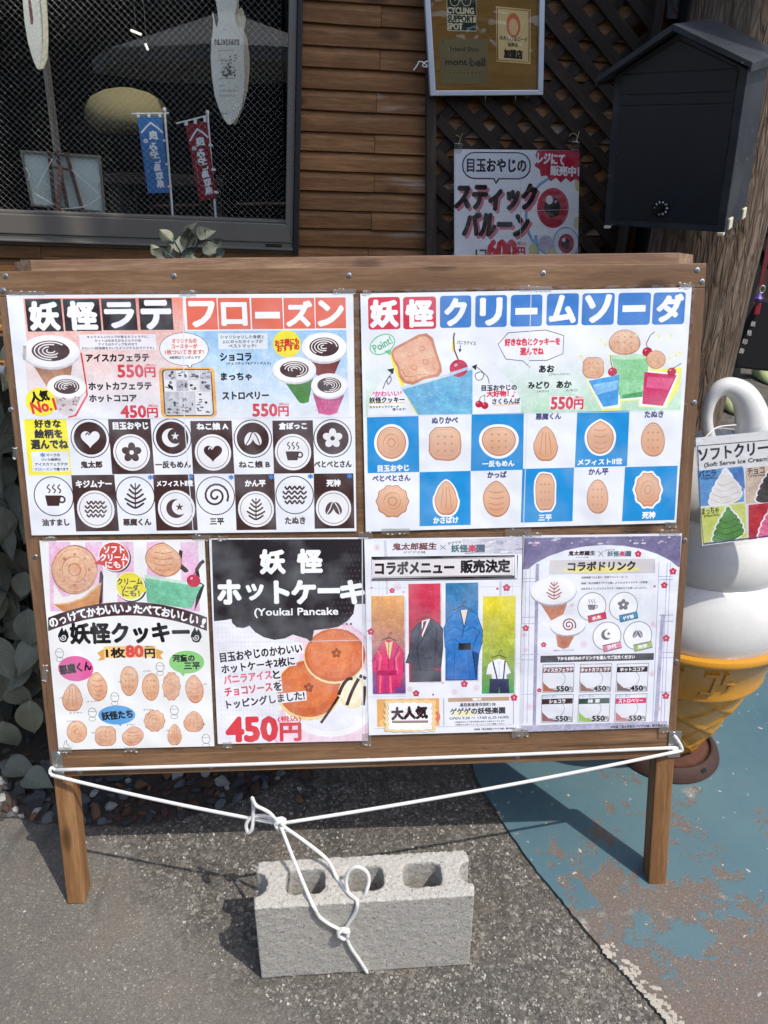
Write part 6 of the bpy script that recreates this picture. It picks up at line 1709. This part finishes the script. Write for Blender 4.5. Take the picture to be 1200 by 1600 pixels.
# 4 --- pancakes
Q=[(326.5,841.5),(575.4,839.6),(575.2,1157.5),(340.3,1162.6)]
t4,A=menu('pancake_menu','pancake menu with a black cloud heading and two orange pancakes',Q,.0026,(236,236,244))
A.view(320,820,4.326); A.part('picture')
PKL=(236,190,214)
A.ell(800,1130,440,500,PKL); A.ell(800,1130,425,485,(240,214,228))
A.poly([(100,650),(660,800),(640,900),(520,1240),(430,1440),(110,1470),(75,800)],(236,237,244))
for j in range(26):
    for i in range(15):
        x=90+i*25+j*1.2; y=665+j*31
        if x < 640-abs(j-8)*9: A.put([A.P(x-3.5,y-3.5),A.P(x+3.5,y-3.5),A.P(x+3.5,y+3.5),A.P(x-3.5,y+3.5)],[(0,1,2,3)],lin((214,214,226)),)
A.ell(850,1170,330,265,(248,248,250)); A.ell(850,1180,270,215,(238,240,246))
A.ell(700,1118,222,205,(240,214,150)); A.ell(705,1108,215,192,(212,112,66)); A.ell(690,1090,180,150,(222,126,78))
A.ell(878,888,210,188,(240,220,164)); A.ell(880,880,206,180,(206,108,66)); A.ell(880,876,188,162,(222,124,78)); A.ell(865,870,150,125,(228,134,88))
motif(A,3,890,868,52,(150,84,62),(226,130,84)); motif(A,3,702,1100,52,(150,84,62),(220,124,76))
A.ell(1000,1135,98,108,(236,226,190)); A.ell(990,1120,80,84,(246,238,210))
for pts in ([(905,1150),(930,1090),(965,1045),(1000,1040)],[(960,1220),(985,1150),(1015,1085),(1040,1040)],[(1070,1220),(1078,1150),(1080,1090)],[(1045,1020),(1070,1030),(1090,1040)]): A.curve(pts,22,(62,36,36))
A.curve([(785,1340),(820,1290),(860,1230),(905,1160)],18,(62,36,36),taper=False)
A.part('cloud')
cl=[(46,100),(1088,96),(1085,535),(1015,535),(1005,600),(965,650),(900,690),(840,702),(738,712),(722,800),(690,770),(595,742),(540,768),(470,778),(400,760),(340,725),(302,682),(262,698),(215,692),(185,662),(180,636),(130,645),(62,652)]
A.poly(cl,(44,40,44))
for j in range(17):
    for i in range(12):
        x=1060-i*29-(j%2)*14; y=130+j*36; r=10*(1-i/11)*(.35+.65*min(1,j/9))
        if r>1.5 and x<1050 and (y<530 or x<990) and y<690: A.ell(x,y,r,r,(92,76,84),n=8)
A.part('heading')
A.text('妖',458,250,158,152,WHT,.065); A.text('怪',710,246,158,150,WHT,.065)
for ch,x,w_,h_ in (('ホ',165,145,150),('ッ',338,110,100),('ト',520,90,140),('ケ',668,150,146),('ー',838,140,24),('キ',998,150,146)):
    A.text(ch,x,455 if ch!='ー' else 445,w_,h_,WHT,.07 if ch!='ー' else .3)
A.text('(Youkai Pancake',618,594,565,64,WHT,.035)
A.part('text')
A.poly([(95,860),(660,800),(670,868),(104,928)],(240,240,246)); A.poly([(100,940),(612,880),(620,950),(112,1012)],(240,240,246)); A.poly([(118,1020),(512,980),(520,1050),(126,1086)],(240,240,246)); A.poly([(130,1098),(520,1058),(526,1128),(138,1168)],(240,240,246)); A.poly([(140,1180),(685,1122),(690,1186),(148,1248)],(240,240,246))
A.text('目玉おやじのかわいい',380,866,556,62,INKB,.045,ang=-6); A.text('ホットケーキ2枚に',360,948,498,60,INKB,.045,ang=-6)
A.text('バニラアイス',290,1030,325,58,(232,112,140),.05,ang=-6); A.text('と',484,1012,46,54,INKB,.05,ang=-6)
A.text('チョコソース',295,1114,320,56,(212,62,82),.05,ang=-6); A.text('を',492,1092,50,58,INKB,.05,ang=-6)
A.text('トッピングしました!',410,1184,530,58,INKB,.045,ang=-6)
A.text('450',318,1382,335,155,(216,66,76),.075); A.text('円',580,1400,135,115,(216,66,76),.06); A.text('(税込)',572,1314,155,42,(216,66,76),.04)
A.part('fold'); A.view(0,0,1); A.line([(566,842),(567,1158)],1.6,(222,226,234)); A.line([(330,1005),(575,1000)],.8,(222,226,234))
A.done(); tapes(t4,.0034,((348,1160,362,1168),(566,1146,580,1164),(340,838,356,844)))

# 5 --- collaboration menu
Q=[(569.2,842),(816.6,838.6),(810.8,1142.5),(576.2,1148.8)]
t5,A=menu('collaboration_menu','menu with four coloured upright panels under a boxed black title',Q,.0038,(234,237,244))
A.view(560,820,4.326); A.part('picture'); LV=(200,202,222)
A.poly([(700,98),(1108,84),(1106,200),(900,196),(720,200)],(206,206,218))
for k in range(22): A.ell(rr.uniform(820,1100),rr.uniform(95,190),rr.uniform(10,45),rr.uniform(3,9),rr.choice(((226,228,236),(190,190,206),(176,176,196))))
for x in (85,140,165): A.line([(x,385),(x+8,1140)],3,LV)
for x in (985,1008,1040): A.line([(x,385),(x+4,1140)],3,LV)
A.line([(180,105),(195,470)],18,(206,208,224)); A.line([(962,380),(960,480)],18,(206,208,224))
for y in (430,650,690,920,950,1165): A.line([(60,y),(330,y-4)],3,LV); A.line([(820,y-10),(1098,y-14)],3,LV)
def panel(x0,y0,x1,y1,c,c2): A.poly([(x0+6,y0+8),(x1+8,y0+6),(x1+8,y1+8),(x0+8,y1+8)],(212,214,222)); A.rect(x0,y0,x1,y1,c,c2)
panel(92,480,314,1142,(232,170,100),(112,58,140)); panel(340,398,557,1062,(214,64,92),(150,40,66)); panel(588,392,808,1052,(64,132,180),(30,104,190)); panel(838,482,1058,1140,(232,216,60),(66,150,90))
# plain garments on hangers in the same colours stand where figures are printed
def hanger(cx,y,w_):
    A.line([(cx-w_,y+w_*.42),(cx,y),(cx+w_,y+w_*.42)],7,(92,70,58)); A.curve([(cx,y),(cx+2,y-22),(cx+16,y-34),(cx+22,y-20)],4,(70,70,76))
def garment(pts,c,c2,ol): A.poly(pts,ol); cx=sum(p[0] for p in pts)/len(pts); cy=sum(p[1] for p in pts)/len(pts); A.gpoly([(cx+(x-cx)*.975,cy+(y-cy)*.985) for x,y in pts],c,c2)
OL=(60,40,60)
hanger(205,762,52)
garment([(160,792),(205,778),(252,792),(302,850),(308,985),(288,1098),(250,1100),(248,1138),(126,1138),(122,1012),(96,988),(92,915),(128,850)],(226,70,112),(206,44,110),(120,24,70))
for pts in ([(128,850),(150,890),(140,990)],[(280,860),(255,900),(262,1010)],[(150,1020),(146,1136)],[(215,1020),(220,1136)]): A.line(pts,13,(236,112,128))
for pts in ([(270,830),(240,905),(245,985)],[(110,900),(128,930),(124,985)],[(182,1020),(182,1136)]): A.line(pts,8,(140,60,130))
A.poly([(180,786),(204,905),(212,905),(232,786),(205,800)],(240,214,150)); A.rect(124,985,262,1016,(178,38,92)); A.line([(205,800),(205,985)],4,(150,30,80))
hanger(455,622,62)
garment([(395,672),(430,650),(484,634),(540,664),(572,700),(574,820),(560,965),(512,968),(514,985),(556,988),(554,1060),(352,1060),(362,940),(318,934),(346,850),(354,720)],(86,90,104),(66,66,78),(30,30,38))
A.poly([(428,650),(486,634),(430,762)],(244,245,248)); A.poly([(438,655),(462,648),(448,690),(424,752),(414,745),(436,690)],(142,44,54)); A.line([(428,650),(404,700),(418,724),(398,800)],4,(36,36,44)); A.line([(486,634),(500,690),(474,712),(394,832),(420,985)],4,(36,36,44)); A.line([(440,905),(500,900)],5,(36,36,44)); A.line([(530,700),(520,860),(512,968)],4,(36,36,44)); A.line([(372,975),(514,985)],5,(36,36,44))
hanger(706,548,66)
garment([(640,602),(690,574),(740,572),(802,602),(842,712),(838,800),(818,872),(770,892),(768,850),(790,900),(796,1050),(594,1050),(598,890),(612,848),(584,832),(574,700),(602,640)],(58,136,206),(34,104,186),(18,56,104))
A.poly([(690,576),(738,574),(714,690)],(240,226,214)); A.line([(688,574),(714,694),(700,760)],6,(20,66,120)); A.line([(742,572),(716,692)],6,(20,66,120)); A.rect(676,800,760,846,(38,38,46)); A.curve([(602,720),(660,690),(716,720),(770,690),(820,724)],4,(18,66,124)); A.curve([(590,800),(640,770),(690,800)],4,(18,66,124)); A.line([(650,850),(646,1048)],4,(20,80,150)); A.line([(745,850),(752,1048)],4,(20,80,150)); A.curve([(820,724),(790,780),(770,850)],4,(18,66,124))
hanger(950,880,50)
garment([(905,918),(950,904),(996,916),(1034,1000),(1002,1014),(1006,1042),(902,1042),(898,1010),(860,1012),(876,944)],(248,249,251),(226,230,238),(90,96,110))
A.line([(908,920),(938,1042)],9,(44,46,60)); A.line([(992,918),(980,1042)],9,(44,46,60)); A.poly([(930,908),(950,925),(972,908),(960,945),(942,945)],(226,230,240)); A.line([(952,945),(954,1040)],3,(190,194,206))
garment([(888,1042),(1016,1042),(1020,1138),(958,1138),(952,1090),(946,1138),(884,1138)],(58,66,98),(46,52,80),(26,30,48))
def flower(x,y,r,c,out=False):
    for k in range(5):
        a=R(72*k-90)
        if out: A.ring(x+r*.55*math.cos(a),y+r*.55*math.sin(a),r*.40,r*.40,2.4,c,n=10)
        else: A.ell(x+r*.55*math.cos(a),y+r*.55*math.sin(a),r*.44,r*.40,c,n=10)
    if not out: A.ell(x,y,r*.2,r*.2,(240,220,220),n=8)
FL=(196,52,84); FP=(222,170,190)
for x,y,r,o_ in ((262,418,28,1),(228,445,20,0),(305,455,10,1),(125,152,20,1),(1002,425,27,0),(940,432,10,0),(85,722,26,0),(90,765,18,1),(390,1140,24,0),(350,1112,20,1),(716,1076,26,0),(798,1102,22,1),(650,1132,20,1),(1052,1168,26,0),(505,1148,8,0),(90,425,7,0),(572,1068,8,1)): flower(x,y,r,FP if o_ else FL,o_)
A.part('heading'); 
A.text('鬼太郎誕生',380,146,296,46,(110,36,40),.05,shear=.1); A.text('ゲゲゲの謎',378,186,150,16,(120,60,60),.03); A.line([(553,138),(590,168)],4,(90,86,92)); A.line([(590,138),(553,168)],4,(90,86,92))
A.text('ゲゲゲの',650,122,92,22,(80,80,96),.03,ang=-8)
for ch,x,c_ in zip('妖怪楽園',(655,712,770,826),((70,110,116),(70,110,116),(196,60,90),(80,100,116))): A.text(ch,x,160,52,48,c_,.06)
A.line([(720,196),(850,180)],3,(110,130,140))
A.frame(90,218,1056,360,10,INKB); A.rect(98,226,1046,352,(232,226,228)); A.line([(84,378),(1072,366),(1076,206)],6,INKB); A.frame(100,229,1042,348,2.5,INKB)
A.text('コラボメニュー',380,290,530,82,INKB,.055); A.text('販売決定',858,280,330,84,INKB,.055)
A.part('text')
A.poly([(124,1180),(546,1172),(548,1358),(128,1366)],(232,170,92)); A.ell(520,1300,34,40,(222,120,90)); A.ell(190,1340,50,30,(240,196,120))
A.line([(576,1172),(578,1355)],4,(126,110,150)); A.line([(1048,1150),(1048,1345)],4,(150,136,170)); A.line([(108,1378),(1045,1352)],2.5,(170,160,190))
A.rect(606,1166,1020,1193,(190,158,128)); A.text('場所',802,1180,62,18,WHT,.05)
TX=(58,54,62); A.text('鳥取県境港市栄町138',806,1215,240,24,TX,.045); A.ell(715,1278,90,14,(240,236,180)); A.text('ゲゲゲの妖怪楽園',806,1258,370,42,TX,.05)
A.text('OPEN 9:30 ～ 17:00 (L.O.16:00)',815,1307,400,21,TX,.035); A.text('※混雑状況により受付時間を変更する場合がございます',820,1330,336,11,TX,.03); A.text('※営業日は公式サイト・ホームページをご確認ください',820,1348,330,11,TX,.03); A.text('©映画「鬼太郎誕生ゲゲゲの謎」製作委員会',925,1379,286,13,TX,.04)
A.done(); tapes(t5,.0046,((560,832,582,842),(800,1138,818,1152),(790,826,830,838)))
# popular card stuck over it
qc=[(600.5,1094),(680.5,1091),(684,1141),(602,1146)]
pts=[]
for i in range(72):
    a=2*math.pi*i/72; c,s_=math.cos(a),math.sin(a); q=1/max(abs(c),abs(s_))**.9*(1+.035*math.cos(18*a)); pts.append((641+40*c*min(q,1.38),1119+25*s_*min(q,1.38)))
b=MB(); b.prism([BF.loc(*p,.0052) for p in pts],-.0052,-.0046)
pcard=b.obj('popular_card',m_paper,None,BF.M()); tag(pcard,'small white card with a scalloped yellow border stuck over a menu in the lower row','card')
A=Art(BF,pcard,qc,.0053,BF.M()); A.part('print'); S=lambda f:[(641+(x-641)*f,1119+(y-1119)*f) for x,y in pts]
A.poly(S(.985),(240,200,70)); A.poly(S(.93),(246,240,226)); A.poly(S(.90),(236,180,80)); A.poly(S(.86),(248,249,250)); A.view(560,820,4.326)
A.text('大人気',345,1272,238,80,INKB,.075)
for k in range(40): A.ell(rr.uniform(235,460),rr.uniform(1240,1305),3,3,(196,60,90),n=6)
A.line([(228,1332),(470,1330)],14,INKB); A.line([(232,1331),(466,1330)],4,(226,190,90)); A.done()

# 6 --- drink menu
Q=[(818.2,836.8),(1065.5,833.5),(1044.5,1136.2),(810.5,1143.8)]
t6,A=menu('collaboration_drinks','drinks menu with a purple arch and six small price boxes',Q,.0026,(230,234,242))
A.view(800,820,4.2857); A.part('picture'); PU=(120,114,150)
A.rect(78,80,1128,290,PU); A.ell(600,440,580,305,(230,234,242))
for k in range(26): A.ell(rr.uniform(90,1110),rr.uniform(76,128),rr.uniform(4,22),rr.uniform(3,8),rr.choice(((206,206,216),(150,146,176),(214,214,222))))
for x in (95,122,165): A.line([(x,290),(x-22,1330)],4,(172,172,206))
for x in (985,1040,1062): A.line([(x,250),(x-44,1330)],4,(160,162,200))
A.line([(170,260),(148,1370)],22,(160,156,186)); A.line([(1010,600),(962,1340)],26,(176,174,200))
for y in (360,382,620,662,870,905,1135): A.line([(62,y),(180,y-2)],4,(172,172,206)); A.line([(985,y-14),(1080,y-16)],4,(150,154,196))
A.rect(60,1330,1040,1372,(176,174,198))
for x,y,r,o_ in ((845,195,24,0),(1078,312,26,0),(1020,405,24,0),(92,692,24,0),(85,738,14,1),(212,803,20,0),(1032,760,26,0),(480,800,25,1),(948,668,20,1),(402,538,14,1),(940,1000,18,1),(115,1222,22,1),(985,1228,16,1),(1030,1145,26,0),(182,1108,16,0),(20,1158,22,0),(955,412,9,0),(90,838,14,1),(152,126,18,1)): flower(x,y,r,FP if o_ else FL,o_)
A.part('heading')
A.text('鬼太郎誕生',468,190,178,30,(60,30,36),.06,shear=.1); A.text('ゲゲゲの謎',468,218,88,10,(90,60,60),.03); A.line([(578,176),(612,212)],4,(80,78,84)); A.line([(612,176),(578,212)],4,(80,78,84))
A.text('ゲゲゲの',655,170,66,14,(80,80,96),.03,ang=-6)
for ch,x,c_ in zip('妖怪楽園',(658,698,738,778),((70,110,116),(70,110,116),(196,60,90),(80,100,116))): A.text(ch,x,194,36,34,c_,.06)
A.poly([(254,240),(956,228),(958,322),(256,332)],(190,190,200)); A.rect(250,232,948,324,(212,206,208)); A.ell(600,300,260,22,(236,224,140)); A.text('コラボドリンク',600,276,448,58,INKB,.06)
A.part('text'); TX=(66,62,70)
A.text('妖怪楽園で大人気の「妖怪ラテシリーズ」に',620,351,308,15,TX,.035); A.text('映画「鬼太郎誕生ゲゲゲの謎」より4人のキャラクターが登場！',688,388,446,15,TX,.035); A.text('お好きなドリンクとキャラクターを組合せてお楽しみください。',684,425,440,15,TX,.035)
A.part('picture'); CF_=(190,122,94)
A.poly([(185,520),(375,505),(345,600),(262,640)],CF_); A.ell(278,448,155,98,(170,168,182)); A.ell(278,440,153,94,(238,240,244)); A.ell(278,432,140,82,(244,244,246)); motif(A,0,282,440,82,(176,84,74),(244,244,246),w=5)
A.poly([(292,720),(428,725),(378,820),(345,832),(305,815)],CF_); A.ell(375,678,118,72,(170,168,182)); A.ell(375,671,116,69,(240,240,244)); motif(A,2,380,672,62,(130,70,70),(244,244,246),w=5)
for x,y,k,c_ in ((535,548,4,(204,44,74)),(746,545,3,(58,140,186)),(636,745,5,(214,122,150)),(842,742,7,(160,178,96))):
    A.ell(x,y,95,95,(240,242,246)); A.ring(x,y,94,94,4,(84,80,88)); motif(A,k,x,y-10,58,(110,106,114),(240,242,246),w=4)
    xx,yy=x+34,y+72; A.poly([(xx-62,yy-8),(xx+58,yy-36),(xx+64,yy+6),(xx-56,yy+36)],c_); A.line([(xx-62,yy-8),(xx+58,yy-36),(xx+64,yy+6),(xx-56,yy+36)],3,(70,66,74),True)
for tx,x,y in (('水木',566,622),('ゲゲ郎',778,620),('沙代',668,816),('時弥',876,814)): A.text(tx,x,y,72 if len(tx)>2 else 60,26,WHT,.05,ang=-12)
A.text('※画像はアイスカフェラテです',346,841,138,9,TX,.03)
A.rect(190,868,950,914,(66,62,70)); A.text('下からお好みのドリンクを選んでご注文ください',562,890,520,24,WHT,.05)
A.part('price_boxes')
for i,(x0,y0,nm,pr,c_,dr,fz) in enumerate(((204,934,'アイスカフェラテ','550',(122,74,80),(176,110,84),0),(454,932,'ホットカフェラテ','450',(112,66,72),(150,120,110),0),(700,930,'ホットココア','450',(52,40,44),(120,104,104),0),(198,1138,'ショコラ','550',(66,46,52),(140,80,80),1),(444,1136,'抹 茶','550',(50,76,66),(150,196,90),1),(690,1134,'ストロベリー','550',(206,48,106),(196,120,126),1))):
    x1=x0+210; y1=y0+(186 if not fz else 182); ty=y0+(20 if not fz else 26)
    A.rect(x0,y0,x1,y1,(228,231,238)); A.poly([(x0+3,y1-74),(x0+10,y1-58),(x0+48,y1-24),(x0+95,y1-14),(x0+92,y1-3),(x0+3,y1-3)],dr)
    A.ring(x0+70,y1-85,82,62,3,(140,136,144),a0=-70,a1=100)
    A.rect(x0+2,ty,x1-2,ty+36,c_); A.text(nm,(x0+x1)/2,ty+18,min(196,27*len(nm)),24,WHT,.05)
    if fz: A.text('フローズン',x0+54,y0+12,98,15,(74,140,200),.03)
    A.frame(x0,y0,x1,y1,3,(96,92,102)); A.text(pr,x0+134,y1-22,80,32,INKB,.08); A.text('円',x0+188,y1-17,26,24,INKB,.03); A.text('(税込)',x0+188,y1-34,24,8,INKB,.02)
A.text('©映画「鬼太郎誕生ゲゲゲの謎」製作委員会',846,1348,370,17,INKB,.04)
A.done(); tapes(t6,.0034,((1030,828,1062,836),(1030,1132,1046,1144),(806,1140,826,1150),(820,832,846,838)))
fold=None

# ------------------------------------------------------------------ concrete block
b0 = at_z(409, 1530); b1 = at_z(739, 1508)
bx = (b1-b0); bx.z = 0; bx.normalize(); blk_w = .390; blk_d = .100; blk_h = .190
KF = Frame((b0.x, b0.y, 0.0015), bx, (0,0,1))
def rrpts(x0, x1, y0, y1, r, n=5):
    out = []
    for X, Y, a0 in ((x1-r,y0+r,-90),(x1-r,y1-r,0),(x0+r,y1-r,90),(x0+r,y0+r,180)):
        for k in range(n+1): a = R(a0+90*k/n); out.append((X+r*math.cos(a), Y+r*math.sin(a)))
    return out
cu = bpy.data.curves.new('block_outline', 'CURVE'); cu.dimensions = '2D'; cu.fill_mode = 'BOTH'; cu.extrude = blk_h/2
out = [(0,0),(blk_w,0)]
hr = .026
for k in range(9): a = R(-90-22.5*k); out.append((blk_w+.004+ (hr*1.0)*math.cos(a)*.9, blk_d/2+hr*math.sin(a)))
out += [(blk_w,blk_d),(0,blk_d)]
for k in range(9): a = R(90-22.5*k); out.append((-.004+hr*.9*math.cos(a), blk_d/2+hr*math.sin(a)))
holes = [rrpts(x0, x0+.072, .024, blk_d-.024, .016) for x0 in (.052, .159, .266)]
for pts in [out]+holes:
    s = cu.splines.new('POLY'); s.points.add(len(pts)-1); s.use_cyclic_u = True
    for p, q in zip(s.points, pts): p.co = (q[0], q[1], 0, 1)
co = bpy.data.objects.new('concrete_block', cu); COL.objects.link(co)
bpy.context.view_layer.update()
me = bpy.data.meshes.new_from_object(co.evaluated_get(bpy.context.evaluated_depsgraph_get()))
bpy.data.objects.remove(co)
kb = bpy.data.objects.new('concrete_block', me); COL.objects.link(kb)
rm = kb.modifiers.new('r', 'REMESH'); rm.mode = 'VOXEL'; rm.voxel_size = .0026
sm = kb.modifiers.new('s', 'SMOOTH'); sm.factor = .5; sm.iterations = 3
me = apply_mods(kb)
def m_block():
    t = NT('concrete'); v = t.coord()
    n1 = t.noise(v, 230, 5, .7); n2 = t.noise(v, 600, 2); n3 = t.noise(v, 12, 3)
    c = t.voro(v, 320, out='Color'); s_ = t.node('ShaderNodeSeparateColor'); t.l.new(c, s_.inputs[0])
    col = t.ramp(n1, [(.3, (.37,.355,.32)), (.5, (.47,.455,.415)), (.7, (.56,.545,.50))])
    col = t.mix(t.ramp(s_.outputs[0], [(.93, 0), (.95, .6)]), col, (.14,.135,.125)); col = t.mix(t.ramp(s_.outputs[1], [(.88, 0), (.92, .6)]), col, (.62,.60,.55))
    col = t.mix(t.ramp(n3, [(.4, 0), (.75, .3)]), col, (.37,.35,.31))
    return t.fin(col, .9, t.bump(t.math('ADD', n1, t.math('MULTIPLY', n2, .6)), .0022, .9), .25)
me.materials.clear(); me.materials.append(m_block())
_nr = [Vector(v.vector) for v in me.vertex_normals]
for v, n_ in zip(me.vertices, _nr):
    p = v.co.copy()
    tp = max(0, min(1, (p.z-blk_h/2+.012)/.012))                     # the broken upper face is coarser
    a = mnoise.noise(p*170)*.0007 + mnoise.noise(p*70+Vector((5,5,5)))*.0008
    k = a + tp*(mnoise.noise(p*210)*.0020+mnoise.noise(p*420)*.0010)
    v.co = p + n_*k
    ed = min(abs(p.y), abs(p.y-blk_d))
    if tp > .3 and ed < .006 and p.z > 0: v.co.z -= max(0, mnoise.noise(Vector((p.x*60, p.y*10, 7)))-.12)*.0045
for p in me.polygons: p.use_smooth = True
kb.matrix_world = KF.M(0, 0, blk_h/2)
tag(kb, 'pale grey concrete block with three holes standing on the asphalt below the board', 'concrete block')

# ------------------------------------------------------------------ white rope
m_rope = None
def m_ropem():
    t = NT('white_rope'); v = t.coord(); w = t.node('ShaderNodeTexWave', wave_type='BANDS', bands_direction='DIAGONAL'); t.l.new(v, w.inputs['Vector']); w.inputs['Scale'].default_value = 130; w.inputs['Distortion'].default_value = 3
    col = t.mix(t.noise(v, 40, 3), (.68,.68,.66), (.84,.84,.83)); return t.fin(col, .75, t.bump(w.outputs['Fac'], .0012, .6), .3)
m_rope = m_ropem()
knot = at_y(437, 1287, 1.055)
topz = lambda px, py: at_z(px, py, blk_h+.0045)
def front(px, py):                         # on the front face of the block
    x, z = KF.loc(px, py, .004); return KF.w(x, -.004, z)
aL = BF.w(*[(lambda q: (q[0], -.010, q[1]))(BF.loc(80, 1211, .010))][0]); aR = BF.w(*[(lambda q: (q[0], -.010, q[1]))(BF.loc(1064, 1173, .010))][0])
aL2 = BF.w(*[(lambda q: (q[0], -.007, q[1]))(BF.loc(86, 1203, .007))][0]); aR2 = BF.w(*[(lambda q: (q[0], -.007, q[1]))(BF.loc(1060, 1168, .007))][0])
rd = .0034
def sagged(a, c, s, n=24):
    return [a+(c-a)*(i/n)+Vector((0,0,-s*4*(i/n)*(1-i/n))) for i in range(n+1)]
b = MB()
b.tube(sagged(aL, knot, .006), rd, 8); b.tube(sagged(knot, aR, .008), rd, 8)
b.tube(sagged(aL2, aR2, .004), rd, 8)
hookL = [BF.w(*(lambda q: (q[0], -e, q[1]))(BF.loc(px, py, e))) for px, py, e in ((86,1203,.007),(80,1200,.010),(78,1207,.011),(84,1212,.011),(100,1215,.010))]
hookR = [BF.w(*(lambda q: (q[0], -e, q[1]))(BF.loc(px, py, e))) for px, py, e in ((1054,1150,.006),(1060,1158,.010),(1066,1170,.011),(1062,1174,.011),(1050,1171,.008))]
b.tube(smooth_path(hookL, 6), rd*.9, 8); b.tube(smooth_path(hookR, 6), rd*.9, 8)
def kz(x, y, dy=0.0): return at_y(360+x/2.727, 1200+y/2.727, 1.055+dy)
b.tube(smooth_path([kz(210,240), kz(165,190,-.004), kz(110,160,.0), kz(93,128,.004), kz(98,165,.006), kz(96,215,.002), kz(92,258,-.004), kz(76,275,-.004), kz(68,240,.0), kz(98,206,.005), kz(160,210,.004), kz(205,236)], 7), rd, 8)
# the knot itself
kp = []
for i in range(40):
    a = i*.55; kp.append(knot+Vector((.0085*math.sin(a)+.0025*math.sin(2.3*a), .006*math.cos(a*1.3), .0085*math.cos(a))))
b.tube(kp, rd*.95, 8)
fk = front(537, 1455)
def zp(x, y): return (360+x/2.727, 1200+y/2.727)
edge1 = KF.w(KF.loc(*zp(352,600), .003)[0], -.003, blk_h+.002)
b.tube(sagged(knot, edge1, .004, 12)[:-1] + [edge1] + smooth_path([edge1+Vector((.004,-.002,-.006)), front(*zp(380,635)), front(*zp(425,668)), fk], 6), rd, 8)
s2_ = [knot, topz(*zp(400,410))+Vector((0,0,.02)), topz(*zp(455,470)), topz(*zp(505,535)), topz(*zp(535,560)), KF.w(KF.loc(*zp(541,590), .003)[0], -.004, blk_h-.002), front(*zp(530,620)), front(*zp(505,660)), fk]
b.tube(smooth_path(s2_, 8), rd, 8)
l0 = topz(*zp(500,525)); up = lambda x, y, z: at_z(*zp(x, y), blk_h+z)
b.tube(smooth_path([l0, up(493,485,.020), up(505,440,.040), up(540,422,.050), up(578,440,.042), up(590,480,.025), up(578,530,.006), at_z(*zp(562,572), blk_h-.018)], 8), rd, 8)
# lower knot
kp = []
for i in range(34):
    a = i*.6; kp.append(fk+KF.x*(.009*math.sin(a)+.002*math.sin(2.1*a))+Vector((0,0,.0095*math.cos(a)))-KF.y*(.005+.004*math.cos(1.3*a)))
b.tube(kp, rd*.95, 8)
b.tube(smooth_path([fk, front(*zp(510,760)), front(*zp(550,820)), front(*zp(583,872))-Vector((0,0,.0)), ], 6), rd, 8)
rope = b.obj('white_rope', m_rope, None, Matrix.Identity(4), smooth='all')
tag(rope, 'white cord tied across the board frame and knotted down to the concrete block', 'rope')
# rope on the ground under the block: slack end hidden; lampless scene ends here
bpy.data.objects.remove(_fo)
